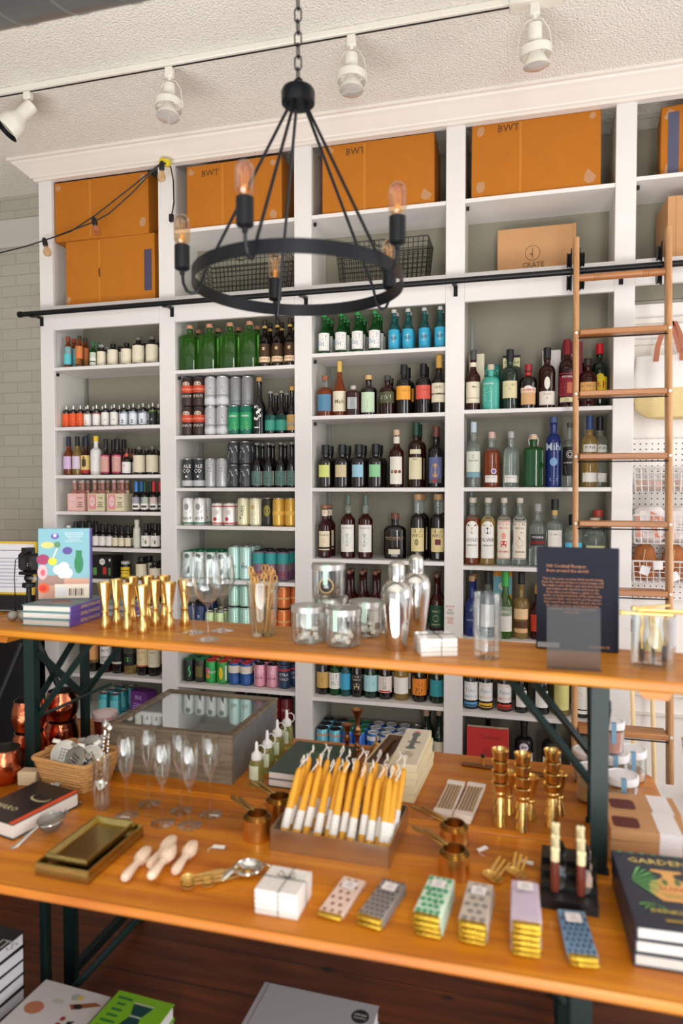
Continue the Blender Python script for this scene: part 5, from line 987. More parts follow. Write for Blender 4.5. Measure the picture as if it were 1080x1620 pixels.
# ================================================================== left hand corner: counter, framed sign, tripod camera
ct = thing('service_counter', 'black counter with wooden top in the left corner', 'counter', (-3.15, 3.18, 0))
part('counter_body', G().box(-.65, .47, -.35, .35, 0, 1.03, b=.003), m_blackp, ct); part('counter_top', G().box(-.68, .50, -.38, .38, 1.03, 1.065, b=.004), m_benchw, ct)
lp = thing('laptop', 'dark closed device standing on the counter below the framed sign', 'device', (-2.70, 3.02, 1.0655), .15)
part('casing', G().box(-.26, .2, -.05, .05, 0, .085, b=.006), m_blackp, lp); part('front_strip', G().box(-.25, .19, -.0515, -.049, .004, .012), ink((120, 120, 120)), lp)
fr = thing('framed_sign', 'handwritten white notice in a yellow frame on the counter', 'framed notice', (-2.675, 3.02, 1.151), .12, rot=(-.12, 0, .12))
part('frame', G().box(-.2, .2, -.008, .008, 0, .012).box(-.2, .2, -.008, .008, .268, .28).box(-.2, -.188, -.008, .008, .012, .268).box(.188, .2, -.008, .008, .012, .268), ink((230, 190, 60), .3), fr)
part('paper', G().box(-.188, .188, -.002, .006, .012, .268), ink((234, 234, 238)), fr)
marks('handwriting', [('l', -.10, .16, .225, .24, 1, (150, 150, 170)), ('l', -.17, .17, .03, .20, 9, (190, 190, 206))], Wrap(d=.0022), fr)
for i, (px, py) in enumerate(((62, 620), (65, 790))):
    p = ony(px, py, 3.5); t = thing('wall_hook_rail', 'narrow black ' + ('upper', 'lower')[i] + ' bracket on the brick wall beside the shelving', 'bracket', (-2.665, 3.615, p.z))
    part('plate', G().box(-.03, .02, -.012, .004, -.07, .07, b=.002), m_black, t); part('arm', G().prism([(-.07, -.012), (-.012, -.05), (-.012, -.012)], 0, .02, 0), m_black, t)
tp = thing('camera_tripod', 'black tripod standing behind the bench at the left', 'tripod', (-2.265, 2.75, 0))
part('centre_column', G().cyl(.0125, .75, 1.30, 14).cyl(.028, .93, 1.02, 14, b=.004), m_black, tp)
hd = part('head', G().cyl(.03, 1.24, 1.262, 16, b=.003).sphere(.022, (0, 0, 1.285), 14).box(-.035, .035, -.03, .03, 1.302, 1.316, b=.003), m_blackp, tp)
part('lock_knob', G().tube([(.02, -.01, 1.285), (.05, -.02, 1.285)], .011, 10), c_silver, hd)
part('crown_block', G().cyl(.045, .965, 1.0, 16, b=.006), m_blackp, tp)
for a in (250, 10, 130):
    v = Vector((math.cos(R(a)), math.sin(R(a)), 0))
    lg = part('leg', G().tube([v * .04 + Vector((0, 0, .98)), v * .27 + Vector((0, 0, .5))], .014, 10), m_black, tp)
    part('lower_section', G().tube([v * .26 + Vector((0, 0, .52)), v * .50 + Vector((0, 0, .01))], .0095, 10), m_steelb, lg)
    part('leg_clamp', G().tube([v * .255 + Vector((0, 0, .53)), v * .272 + Vector((0, 0, .495))], .018, 10), m_blackp, lg)
    part('foot', G().cyl(.014, .0, .025, 10, c=tuple(v * .505)), m_blackp, lg)
cm = thing('photo_camera', 'black digital camera mounted on the tripod', 'camera', (-2.262, 2.75, 1.3165), -.5)
part('camera_body', G().box(-.068, .068, -.028, .028, 0, .088, b=.012).prism([(-.024, -.026), (.024, -.026), (.018, .022), (-.018, .022)], .086, .112), m_blackp, cm)
part('lens_barrel', G().lathe([(0, 0), (.034, 0), (.037, .01), (.037, .07), (.041, .075), (.041, .10), (.036, .10), (.034, .09), (0, .088)], 26, mat=Matrix.Translation((-.01, .026, .046)) @ Matrix.Rotation(-PI / 2, 4, 'X')), m_blackp, cm)
part('control_dial', G().cyl(.010, .088, .098, 14, c=(.045, 0, 0)).cyl(.008, .088, .094, 14, c=(-.045, 0, 0)), m_black, cm)
part('screen', G().box(-.035, .03, -.0295, -.0275, .012, .065), ink((40, 42, 48), .1), cm)
part('badge_marks', G().box(.045, .055, -.0292, -.0278, .03, .034).box(.045, .058, -.0292, -.0278, .04, .043), ink((200, 200, 200)), cm)
part('neck_strap', G().tube([(-.066, -.005, .075), (-.085, -.03, .05), (-.088, -.035, -.04), (-.095, -.03, -.12), (-.10, -.03, -.2)], .0055, 6, flat=.3), m_cord, cm)
part('strap_pouch', G().box(-.125, -.09, -.045, -.02, -.245, -.19, b=.008), m_cord, cm)
# ================================================================== folding tables and the bench on top
TZ = .77; BZ = 1.255
def leg_frame(parent, x, y0, y1, z0, z1, name='leg'):
    for y in (y0, y1):
        part(name, G().box(x - .02, x + .02, y - .002, y + .002, z0, z1).box(x + .016, x + .02, min(y, y + (.024 if y == y0 else -.024)), max(y, y + (.024 if y == y0 else -.024)), z0, z1).box(x - .024, x + .024, y - .012, y + .012, z0, z0 + .006), m_green, parent)
def table(desc, x0, x1, y0, y1, strut=True):
    t = thing('folding_table', desc, 'table', (0, 0, 0), 0, 'folding pine tables standing back to back')
    del t['group']
    r = .045; poly = []
    for cx, cy, a in ((x1 - r, y0 + r, -90), (x1 - r, y1 - r, 0), (x0 + r, y1 - r, 90), (x0 + r, y0 + r, 180)):
        for k in range(5): poly.append((cx + r * math.cos(R(a + 22.5 * k)), cy + r * math.sin(R(a + 22.5 * k))))
    g = G(); b = .008
    def inset(p, d):
        cx, cy = (x0 + x1) / 2, (y0 + y1) / 2
        return [(q[0] - math.copysign(d, q[0] - cx), q[1] - math.copysign(d, q[1] - cy)) for q in p]
    L0 = [(*q, TZ - .028) for q in inset(poly, b)]; L1 = [(*q, TZ - .020) for q in poly]; L2 = [(*q, TZ - .008) for q in poly]; L3 = [(*q, TZ - .0023) for q in inset(poly, .0025)]; L4 = [(*q, TZ) for q in inset(poly, b)]
    n = len(poly); vs = L0 + L1 + L2 + L3 + L4; fs = [tuple(range(n))[::-1], tuple(range(4 * n, 5 * n))]
    for k in range(4): fs += [(k * n + i, k * n + (i + 1) % n, (k + 1) * n + (i + 1) % n, (k + 1) * n + i) for i in range(n)]
    g.add(vs, fs, 0, True); part('tabletop', g, m_pine, t)
    for s, x in ((-1, x0 + .33), (1, x1 - .30)):
        leg_frame(t, x, y0 + .055, y1 - .055, .002, TZ - .028)
        part('cross_bar', G().box(x - .012, x + .012, y0 + .06, y1 - .06, .07, .10), m_green, t)
        m = (y0 + y1) / 2
        o_ = .63 if s < 0 else .21
        if strut: part('brace', G().tube([(x - s * .01, y1 - .085, .035 if s < 0 else .40), (x - s * o_, y1 - .085, TZ - .034)], .011, 8), m_green, t)
        part('batten', G().box(x - s * o_ - .03, x - s * o_ + .03, y0 + .04, y1 - .04, TZ - .05, TZ - .028, b=.003), m_black, t)
    return t
table('front pine folding table with dark green legs, nearest the camera', -1.78, .42, 1.325, 1.868)
table('rear pine folding table with rounded corner, nearest the shelving', -1.78, .42, 1.872, 2.415, False)
bn = thing('folding_bench', 'narrow pine bench with dark green legs standing on the tables', 'bench', (-.65, 1.775, TZ), -.062)
x0, x1, y0, y1 = -1.16, 1.14, 0, .33
H_ = BZ - TZ
part('seat_board', G().box(x0, x1, y0, y1, H_ - .028, H_, b=.006), m_benchw, bn)
for i, x in enumerate((-.880, .838)):
    s = -1 if i == 0 else 1
    leg_frame(bn, x, .02, .285, .0008, H_ - .028)
    part('cross_brace', G().box(-.16, .16, -.003, .003, -.012, .012, mat=Matrix.Translation((x + .022, .15, .30)) @ Matrix.Rotation(PI / 2, 4, 'Z') @ Matrix.Rotation(.75, 4, 'Y')).box(-.16, .16, -.003, .003, -.012, .012, mat=Matrix.Translation((x - .022, .15, .30)) @ Matrix.Rotation(PI / 2, 4, 'Z') @ Matrix.Rotation(-.75, 4, 'Y')), m_green, bn)
    for yy in (.045, .26):
        a, b = Vector((x - s * .012, yy, .20)), Vector((x - s * .22, yy, H_ - .032)); part('strut', G().tube([a, b], .011, 4), m_green, bn)
    part('locking_rod', G().tube([(x, .05, .19), (x - s * .14, .25, .26)], .005, 6), m_green, bn)
    part('corner_block', G().prism([(-.04, 0), (.04, 0), (.03, -.022), (-.022, -.022)], -.03, .03, mat=Matrix.Translation((x + s * .12, .05, H_ - .028)) @ Matrix.Rotation(PI / 2, 4, 'X')), m_benchw, bn)
# ------------------------------------------------------------------ shared small builders
def glassware(name, desc, prof, cat='glass', seg=28, mat=None, group=None):
    t = thing(name, desc, cat, group=group); return t
def shell(prof, th):
    inner = [(max(r - th, 0), z) for r, z in prof[::-1]]
    return prof + inner
def book(name, desc, w, h, th, cover, pages=(228, 220, 206), spine='l', loc=(0, 0, 0), rz=0, art=(), group=None, spine_els=(), rot=None, spinecol=None):
    """lying book: w in x, h in y, cover up; spine on the left (l) or right (r) side"""
    t = thing(name, desc, 'book', loc, rz, group, rot)
    c = ink(cover, .35)
    part('front_cover', G().box(-w / 2, w / 2, -h / 2, h / 2, th - .003, th, b=.001), c, t)
    part('back_cover', G().box(-w / 2, w / 2, -h / 2, h / 2, 0, .003, b=.001), c, t)
    s = -1 if spine == 'l' else 1
    sp = part('spine', G().box(s * w / 2 - .0025, s * w / 2 + .0015, -h / 2, h / 2, .0, th, b=.001), ink(spinecol or cover, .35), t)
    part('pages', G().box(-w / 2 + (.004 if s > 0 else .002), w / 2 - (.004 if s < 0 else .002), -h / 2 + .004, h / 2 - .004, .003, th - .003), ink(pages, .8), t)
    if art: marks('cover_art', art, Wrap(mat=Matrix.Rotation(-PI / 2, 4, 'X') @ Matrix.Translation((0, 0, 0)), d=0) if False else TopWrap(th + .0002), t)
    if spine_els: marks('spine_print', spine_els, SideWrap(s * w / 2 + s * .0016, s, th / 2), sp)
    return t
class TopWrap:
    curved = False
    def __init__(s, z): s.z = z
    def __call__(s, u, v, l): return Vector((u, v, s.z + l))
class SideWrap:
    curved = False
    def __init__(s, x, sg, z): s.x = x; s.sg = sg; s.z = z
    def __call__(s, u, v, l): return Vector((s.x + s.sg * l, u * s.sg, s.z + v))
# ================================================================== things on the bench
PUR = (104, 82, 168)
fl = [('r', -.085, .085, -.12, .12, (120, 168, 178)), ('r', -.085, .085, -.12, -.05, (196, 150, 130)), ('r', -.085, .0, -.075, -.04, (150, 120, 110)),
      ('c', -.03, .095, .014, (90, 80, 150), .010), ('c', -.03, .098, .006, (200, 190, 220)), ('c', -.055, .065, .022, (224, 190, 110), .011), ('c', -.022, .066, .011, (80, 130, 90)),
      ('p', [(-.024, .055), (-.020, .055), (-.034, .02), (-.038, .02)], (226, 220, 200)), ('c', .012, .045, .017, (84, 70, 140), .013), ('c', -.07, .015, .022, (150, 50, 90), .018), ('c', -.038, .008, .015, (214, 206, 60), .013),
      ('c', .05, -.0, .015, (36, 120, 76), .034), ('r', .04, .06, .02, .046, (36, 120, 76)), ('c', -.02, -.02, .016, (236, 236, 226)), ('c', .0, -.012, .018, (238, 238, 230)), ('c', .012, -.032, .018, (232, 232, 222)), ('c', -.006, -.036, .014, (236, 234, 226)),
      ('c', -.071, -.028, .017, (236, 170, 176), .026), ('c', -.07, -.03, .008, (214, 90, 100), .012), ('c', -.068, -.083, .019, (226, 90, 40), .017), ('c', -.07, -.083, .012, (200, 50, 30), .011),
      ('l', .0, .07, .075, .11, 6, (190, 214, 220)), ('r', -.03, .085, -.118, -.07, (226, 214, 196)), ('r', -.025, .01, -.112, -.078, (214, 214, 214))] + [('r', .018 + i * .0065, .018 + i * .0065 + (.002 if i % 3 else .004), -.11, -.085, (60, 54, 56)) for i in range(8)]
p = onz(80, 992, BZ)
bp0 = onz(82, 992, BZ); cx = -1.485; cy = 2.0
stack_art = [('r', -.08, .08, -.11, .11, (120, 130, 132)), ('c', .0, -.03, .04, (150, 70, 50), .02)]
for i in range(3):
    book('cookbook', 'purple spined floral book in the front pile, ' + ('lowest', 'middle', 'topmost')[i] + ' of three', .178, .235, .0225, (96, 140, 142), (206, 200, 192), 'r', (-1.512, 2.02, BZ + .0003 + i * .0229), .05 + .01 * i, art=stack_art if i == 2 else (), group='purple floral books piled at the left end of the bench', spine_els=[('t', 'EDIBLE PARADISE', 0, 0, .015, (226, 200, 90))], spinecol=PUR)
for i in range(2):
    book('cookbook', 'purple spined floral book in the rear pile, ' + ('lower', 'upper')[i] + ' of two', .14, .12, .0225, (96, 140, 142), (206, 200, 192), 'r', (-1.395, 2.165, BZ + .0003 + i * .0229), -.1, group='purple floral books piled at the left end of the bench', spine_els=[('t', 'PARADISE', 0, 0, .012, (226, 200, 90))], spinecol=PUR)
# standing display copy on top of the pile
t = thing('cookbook', 'floral cookbook standing upright with barcode on the purple pile', 'book', (-1.532, 2.04, BZ + .0692), .30, rot=(-.03, 0, .34))
part('front_cover', G().box(-.087, .087, -.013, -.010, 0, .245, b=.001), ink((120, 168, 178), .3), t)
part('back_cover', G().box(-.087, .087, .010, .013, 0, .245, b=.001), ink((120, 168, 178), .3), t)
sp = part('spine', G().box(.0855, .0885, -.013, .013, 0, .245, b=.001), ink(PUR, .35), t)
part('pages', G().box(-.085, .085, -.010, .010, .003, .242), ink((206, 200, 192), .8), t)
marks('cover_art', [tuple(e) for e in fl], Wrap(d=.0132, mat=Matrix.Translation((0, 0, .1225))), t)
# silver mesh ball infusers
m_mesh = M('perforated_steel', (176, 174, 166), .35, .8, bump=(400, 1, .003), var=(220, .4))
for i, (px, py) in enumerate(((14, 984), (31, 984))):
    p = onz(px, py, BZ); o = thing('tea_infuser_ball', 'round mesh infuser at the bench left end, ' + ('outer', 'inner')[i] + ' one', 'infuser', (p.x - .0, p.y + .018, BZ + .0003))
    part('mesh_ball', G().sphere(.0175, (0, 0, .0175), 20), m_mesh, o); part('rim_band', G().lathe([(.0176, .0165), (.0183, .0175), (.0176, .0185)], 24), m_steelb, o)
    part('stem', G().tube([(-.017, 0, .0175), (-.07, .02, .006)], .0018, 6), m_steelb, o)
# brass jiggers on the bench
def jigger(desc, rt=.0235, h=.150, wz=.055, rb=.0185, m=None):
    t = thing('brass_jigger', desc, 'jigger')
    pr = [(0, wz + .002), (.0065, wz + .0015), (rb - .0008, .0012), (rb, 0), (rb + .0004, .0008), (rb * .52 + .004, wz * .5), (.0082, wz - .004), (.0098, wz), (.0098, wz + .003), (.0086, wz + .006), (.0086 + (rt - .0086) * .42, wz + (h - wz) * .45), (.0086 + (rt - .0086) * .8, h - .018), (rt, h - .001), (rt - .0006, h), (rt - .0014, h - .001), (.0086 + (rt - .0086) * .72, h - .018), (.0070 + (rt - .0086) * .42, wz + (h - wz) * .45), (.004, wz + .012), (0, wz + .011)]
    part('double_cone', G().lathe(pr, 28), m or m_brass, t); part('waist_ring', G().lathe([(.0100, wz - .003), (.0122, wz), (.0122, wz + .003), (.0100, wz + .006)], 24), m or m_brass, t)
    return t
J = jigger('x'); jl = ['front row, leftmost', 'front row, second from left', 'front row, third, nearest the board edge', 'second row, leftmost', 'second row, middle', 'front row, fourth from left', 'rightmost, beside the wine glasses', 'back row, leftmost', 'back row, middle', 'back row, rightmost']
for (px, py), l in zip(((163, 996), (198, 999), (223, 1003), (181, 989), (243, 991), (265, 996), (290, 990), (206, 983), (231, 981), (257, 980)), jl):
    p = onz(px, py, BZ); put(J, (p.x, p.y + .012, BZ + .0003), random.random(), 'tall brass jigger on the bench, ' + l, 'tall brass jiggers on the bench')
# wine glasses
def wineglass(name, h, rb, rf, bowl, stemr=.0035):
    """bowl: list of (r,z) from stem top to rim"""
    t = thing(name, 'x', 'glass')
    out = [(0, 0), (rf - .001, 0), (rf, .001), (rf - .002, .002), (rf * .4, .006), (stemr * 1.6, .012), (stemr, .03), (stemr, bowl[0][1] - .01)] + bowl
    inn = [(max(r - .0014, 0), z + (.0015 if i == 0 else 0)) for i, (r, z) in enumerate(bowl)][::-1]; inn[-1] = (0, bowl[0][1] + .006)
    part('glass_bowl', G().lathe(out + inn, 32), m_glass, t); return t
WG = wineglass('wine_glass', .23, .04, .036, [(.008, .105), (.022, .117), (.036, .140), (.0405, .162), (.040, .185), (.036, .215), (.0325, .236)])
for (px, py), l in zip(((306, 1001), (329, 1012), (352, 998)), ('leftmost', 'front middle', 'rightmost')):
    p = onz(px, py, BZ); put(WG, (p.x, p.y, BZ + .0003), 0, 'clear stemmed wine glass on the bench, ' + l + ' of three', 'stemmed wine glasses on the bench')
# mixing glass full of wooden picks
p = onz(410, 1008, BZ); t = thing('mixing_glass', 'clear tapered glass holding a bunch of golden stirring sticks', 'glass', (p.x, p.y + .03, BZ + .0003))
part('glass_wall', G().lathe([(0, 0), (.036, 0), (.038, .003), (.049, .165), (.0475, .165), (.0355, .012), (0, .010)], 32), m_glass, t)
m_gwood = M('golden_bamboo', (186, 140, 78), .45, .15)
for i in range(16):
    a = 2 * PI * i / 16 * 1.7; r0 = .012 + .014 * (i % 3) / 2; q0 = Vector((p.x + r0 * math.cos(a), p.y + .03 + r0 * math.sin(a), BZ + .0125)); a2 = a + .5
    q1 = Vector((p.x + .036 * math.cos(a2), p.y + .03 + .036 * math.sin(a2), BZ + .165 + .014 * (i % 3)))
    st = thing('stirring_stick', 'golden stirring stick with looped top standing in the tapered glass', 'stir stick', q0, group='looped stirring sticks in the tapered glass'); d = q1 - q0
    part('shaft', G().tube([(0, 0, 0), tuple(d)], .0023, 6), m_gwood, st)
    e = d.normalized(); sdv = e.cross(Vector((.3, 1, 0))).normalized()
    part('looped_head', G().tube([d + e * .010 + e * .010 * math.cos(2 * PI * k / 10 + PI) + sdv * .008 * math.sin(2 * PI * k / 10 + PI) for k in range(10)], .0020, 6, closed=True), m_gwood, st)
# candy jars
m_marsh = M('white_sugar_cubes', (236, 230, 220), .7)
def candyjar(desc, fillcol, wl=True, rj=.051, h=.108, lid=None):
    t = thing('lidded_jar', desc, 'jar')
    part('glass_wall', G().lathe([(0, 0), (rj - .003, 0), (rj, .004), (rj, h - .014), (rj - .0015, h - .014), (rj - .0015, .006), (0, .005)], 32), m_glass, t)
    ld = part('lid', G().lathe([(rj + .001, h - .018), (rj + .002, h - .017), (rj + .002, h - .001), (rj, h), (rj - .004, h - .0015), (0, h - .0015)], 32), lid or c_silver, t)
    part('seal_strip', G().box(-.007, .007, -rj - .0034, -rj - .0024, h - .06, h - .001).box(-.007, .007, -rj - .003, -rj + .03, h - .0006, h + .0003), ink((176, 206, 190)), t)
    g = G(); rnd = random.Random(len(desc))
    for k in range(16):
        a = rnd.random() * 6.28; r = rnd.random() ** .5 * (rj - .017); g.box(-.0065, .0065, -.0065, .0065, -.0065, .0065, b=.0015, mat=Matrix.Translation((r * math.cos(a), r * math.sin(a), .0155 + .012 * (k // 7))) @ Matrix.Rotation(rnd.random() * 3, 4, 'Z') @ Matrix.Rotation(rnd.random() * .8, 4, 'X'))
    fx = part('cube_filling', g, fillcol, t); fx['kind'] = 'stuff'
    return t
c1 = candyjar('clear jar with silver lid and white cubes, front left of five', m_marsh)
def jat(j, px, py, z, lab, rz=0, zz=0, B=BZ): p = onz(px, py, B); return put(j, (p.x, p.y + .045, z + zz + .0004), rz, lab, None)
GJ = 'clear jars with silver lids on the bench'
jat(c1, 481, 1020, BZ, 'silver lidded jar of white cubes, front left of the cluster', .3)
jat(c1, 537, 1026, BZ, 'silver lidded jar of white cubes, front right of the cluster', -.2)
jat(c1, 574, 1010, BZ, 'silver lidded jar of white cubes, behind and right of the front pair', .1)
p = onz(520, 1003, BZ); o = put(c1, (p.x - .01, p.y + .065, BZ + .0004), -.5, 'silver lidded jar standing behind the front pair, under the top jar')
c2 = candyjar('x', ink((120, 90, 70))); put(c2, (onz(514, 1005, BZ).x + .001, onz(514, 1005, BZ).y + .035, BZ + .1085 + .0012), .1, 'silver lidded jar with dried slices stacked on top of the others')
marks('label_badge', [('c', .002, .045, .023, (206, 170, 110)), ('c', .002, .045, .020, (36, 36, 40)), ('t', '&', .002, .045, .026, (206, 206, 206))], Wrap(.0513), c2)
for o_ in list(kids(c1)): pass
# cocktail shakers
def shaker(): 
    t = thing('cocktail_shaker', 'x', 'shaker')
    part('tumbler', G().lathe([(0, .002), (.021, .001), (.0225, 0), (.0235, .004), (.030, .06), (.0365, .125), (.0375, .142), (.0375, .150)], 36), m_steel, t)
    part('strainer_top', G().lathe([(.0382, .148), (.0385, .156), (.037, .164), (.033, .178), (.025, .190), (.0195, .195), (.0190, .199)], 36), m_steel, t)
    part('cap', G().lathe([(.0192, .197), (.0198, .200), (.0196, .230), (.0175, .242), (.011, .249), (0, .251)], 32), m_steel, t); return t
S = shaker()
p = onz(624, 1032, BZ); S.scale = (1.16, 1.16, 1.0); put(S, (p.x, p.y + .03, BZ + .0003), 0, 'polished steel cocktail shaker, the front one of two', 'steel cocktail shakers on the bench')
p = onz(650, 1014, BZ); put(S, (p.x + .004, p.y + .07, BZ + .0003), 0, 'polished steel cocktail shaker, the rear one half hidden', 'steel cocktail shakers on the bench')
# marble coasters
m_marble = M('white_marble', (232, 228, 222), .3, var=(22, .12), coat=.3)
def coasters(px, py, B, n, desc, rz, w=.05, th=.0115, where=''):
    p = onz(px, py, B)
    x, y = p.x, p.y
    for i in range(n):
        t = solo('marble_coaster', G().box(-w, w, -w, w, 0, th, b=.0015), m_marble, 'square white marble coaster ' + where + ', ' + (['lowest', 'second from bottom', 'third from bottom', 'topmost'][i] if n == 4 else ['lowest', 'second', 'third', 'fourth', 'topmost'][i]) + ' in its stack', 'coaster', (x, y, B + .0003 + i * (th + .0006)), rz + random.uniform(-.02, .02), 'marble coasters ' + where)
    h = n * (th + .0006) + .0006; t = thing('twine_tie', 'dark twine bow tied around the marble coasters ' + where, 'twine', (x, y, B + .0004), rz); e = w + .0022
    part('twine', G().tube([(-e, .004, .001), (-e, .004, h), (e, .004, h + .0004), (e, .004, .001)], .0009, 5).tube([(.006, -e, .001), (.006, -e, h), (.006, e, h + .0004), (.006, e, .001)], .0009, 5), ink((52, 56, 54)), t)
    part('bow', G().tube([(.006, .004, h), (.02, .016, h + .01), (.026, .004, h + .006), (.006, .004, h + .002), (-.012, .016, h + .009), (-.018, .006, h + .005), (.006, .004, h + .002)], .0011, 5), ink((52, 56, 54)), t)
coasters(688, 1032, BZ, 4, '', .35, where='on the bench beside the shakers')
# highball glass
p = onz(769, 1046, BZ); t = thing('highball_glass', 'tall clear fluted highball glass near the bench edge', 'glass', (p.x, p.y + .036, BZ + .0003)); t.scale = (1.3, 1.3, 1.14)
g = G(); n = 48; vs = []; fs = []
def fl_r(a, r, z): return r + (.0009 * math.cos(12 * a) if .012 < z < .135 else 0)
prf = [(.001, 0), (.0245, 0), (.0262, .003), (.0262, .010), (.0268, .016), (.0268, .13), (.0268, .152), (.0250, .152), (.0245, .022), (.001, .018)]
for r, z in prf:
    for i in range(n): a = 2 * PI * i / n; rr = fl_r(a, r, z) if r > .025 else r; vs.append((rr * math.cos(a), rr * math.sin(a), z))
for j in range(len(prf) - 1):
    for i in range(n): fs.append((j * n + i, j * n + (i + 1) % n, (j + 1) * n + (i + 1) % n, (j + 1) * n + i))
fs += [tuple(range(n)), tuple((len(prf) - 1) * n + i for i in range(n))]
part('fluted_wall', g.add(vs, fs, 0, True), m_glass, t)
# dark blue display book leaning, acrylic holder
NAVY = (7, 13, 34)
t = thing('display_book', 'dark navy hardback standing with its back cover facing out', 'book', (.150, 2.005, BZ + .0006), 0, rot=(-.07, 0, -.03))
w, h, d = .108, .285, .021
part('front_cover', G().box(-w, w, -d, -d + .003, 0, h, b=.001), ink(NAVY, .75), t); part('back_cover', G().box(-w, w, d - .003, d, 0, h, b=.001), ink(NAVY, .75), t)
part('spine', G().box(w - .002, w + .0015, -d, d, 0, h, b=.001), ink(NAVY, .4), t); part('pages', G().box(-w + .004, w - .002, -d + .003, d - .003, .004, h - .004), ink((232, 226, 218), .8), t)
OR = (176, 118, 76)
marks('back_cover_text', [('t', '100 Cocktail Recipes', -.03, .232, .0125, OR), ('t', 'from around the world', -.026, .219, .0118, OR)] + [('t', s_, -.012, .196 - .0092 * i, .0088, OR, 0, 1.0) for i, s_ in enumerate(('This is the story of every drink worth having', 'from the old tavern bars to hotel lounges and', 'the small rooms where each was first stirred', 'and shaken with sketches and notes by', 'those who poured them; a guide to the', 'spirits, tools and methods of the trade with', 'recipes in their own words and the places', 'they came from, told with wit and care for', 'the reader at home and behind the bar', 'and all who raise a glass at evening', 'with friends.'))] + [('r', -.104, -.045, .004, .018, (150, 150, 150)), ('t', 'HARDBACK', .06, .012, .010, OR)], Wrap(d=d + .0003), t)
m_acr = M('frosted_acrylic', (84, 86, 88), .6, 0, 0, 1.45, alpha=.36)
a_ = onz(865, 1058, BZ); b_ = onz(951, 1062, BZ); t = thing('acrylic_sign_holder', 'frosted acrylic holder standing before the navy book', 'sign holder', ((a_.x + b_.x) / 2 + .0, a_.y + .02, BZ + .0003), .02); w = (b_.x - a_.x) / 2
part('upright_sheet', G().box(-w, w, 0, .002, 0, .152, mat=Matrix.Rotation(-.12, 4, 'X')), m_acr, t); part('foot_sheet', G().box(-w, w, -.022, .0, 0, .002), m_acr, t)
# glass with brass tools
p = onz(1038, 1062, BZ); t = thing('straight_glass', 'clear straight glass holding hanging brass tools at the bench right end', 'glass', (p.x, p.y + .048, BZ + .0003)); t.scale = (1.36, 1.36, 1.0)
part('glass_wall', G().lathe([(0, 0), (.037, 0), (.038, .002), (.038, .132), (.0362, .132), (.0362, .016), (0, .014)], 36), m_glass, t)
for i, (ang, dx, dy, z) in enumerate(((-.05, -.02, -.014, .136), (.10, .025, .008, .136), (.03, .02, -.006, .144), (.62, -.006, .006, .1505))):
    o = thing('brass_pick', ('lowest brass rod laid across the straight glass, left', 'lowest brass rod laid across the straight glass, right', 'middle brass rod laid across the straight glass', 'topmost slanted brass bar over the straight glass')[i], 'brass tool', (p.x + dx, p.y + .048 + dy, BZ + z), ang)
    part('bar', G().box(-.062, .062, -.0035, .0035, -.003, .003, b=.001), m_oldbrass, o); part('end_knob', G().cyl(.0055, -.0055, .0055, 12, c=(-.055, 0, 0), b=.001), m_brass, o)
for i in range(6):
    a = i * 1.05 + .4; q = (p.x + .03 * math.cos(a), p.y + .048 + .03 * math.sin(a), BZ + .0165)
    o = thing('bottle_stopper', 'brass chained stopper with dark tag standing inside the straight glass', 'stopper', q, a, 'dark tagged stoppers in the straight glass')
    part('dark_tag', G().box(-.006, .006, -.002, .002, .0, .03 + .006 * (i % 3), b=.001), ink((36, 46, 54)), o); part('chain', G().tube([(0, 0, .03), (.003, 0, .06), (-.002, 0, .09), (.002, 0, .115)], .0018, 5), m_oldbrass, o)
# ================================================================== things on the tables: left end
def tz(px, py): return onz(px, py, TZ)
E_ = .0004
# copper mugs
def mug(desc, r=.054, h=.108):
    t = thing('copper_mug', desc, 'mug')
    o = [(0, 0), (r * .70, 0), (r * .80, .004), (r * 1.0, h * .30), (r * 1.06, h * .5), (r * .98, h * .78), (r * .88, h * .97), (r * .88, h)]
    part('hammered_body', G().lathe(o, 30), m_copper, t)
    part('steel_lining', G().lathe([(r * .88, h), (r * .86, h), (r * .95, h * .75), (r * 1.0, h * .45), (r * .75, .008), (0, .006)], 30), m_steelb, t)
    return t
MG = mug('x')
for px, py, zz, l in ((0, 1245, 0, 'copper mug cut by the left picture edge'), (40, 1214, 0, 'lower copper mug of the stack beside the left bench leg'), (40, 1214, .108, 'upper copper mug of the stack beside the left bench leg'),
                      (74, 1178, 0, 'copper mug standing just behind the wicker basket'), (93, 1194, 0, 'lower copper mug under the tallest one behind the basket'), (93, 1194, .108, 'topmost copper mug standing highest behind the basket')):
    p = tz(px, py); put(MG, (p.x - .015, p.y + .04, TZ + E_ + zz), random.random() * 3, l, 'copper mugs at the left end of the table')
# wicker basket with strainers
m_wick = M('woven_wicker', (196, 146, 88), .7, bump=(150, 1.0, .004), var=(90, .3))
bx, by = -1.362, 1.865
t = thing('wicker_basket', 'rectangular woven wicker basket full of steel strainers', 'basket', (bx, by, TZ + E_), -.12)
def rect_ring(w, d, r, z, n=6):
    o = []
    for cx, cy, a in ((w - r, d - r, 0), (-w + r, d - r, 90), (-w + r, -d + r, 180), (w - r, -d + r, 270)):
        for k in range(n + 1): o.append((cx + r * math.cos(R(a + 90 * k / n)), cy + r * math.sin(R(a + 90 * k / n)), z))
    return o
W0, D0 = .104, .084; HB = .085
g = G()
nr = 9
for i in range(nr + 1):
    f = i / nr; w, d = W0 * (.78 + .22 * f), D0 * (.78 + .22 * f)
    ring = rect_ring(w, d, .02, .004 + f * HB)
    ring = [(x + .0016 * math.sin(j * 1.9 + i * PI), y + .0016 * math.cos(j * 1.9 + i * PI), z) for j, (x, y, z) in enumerate(ring)]
    g.tube(ring, .0056, 6, closed=True)
part('woven_wall', g, m_wick, t)
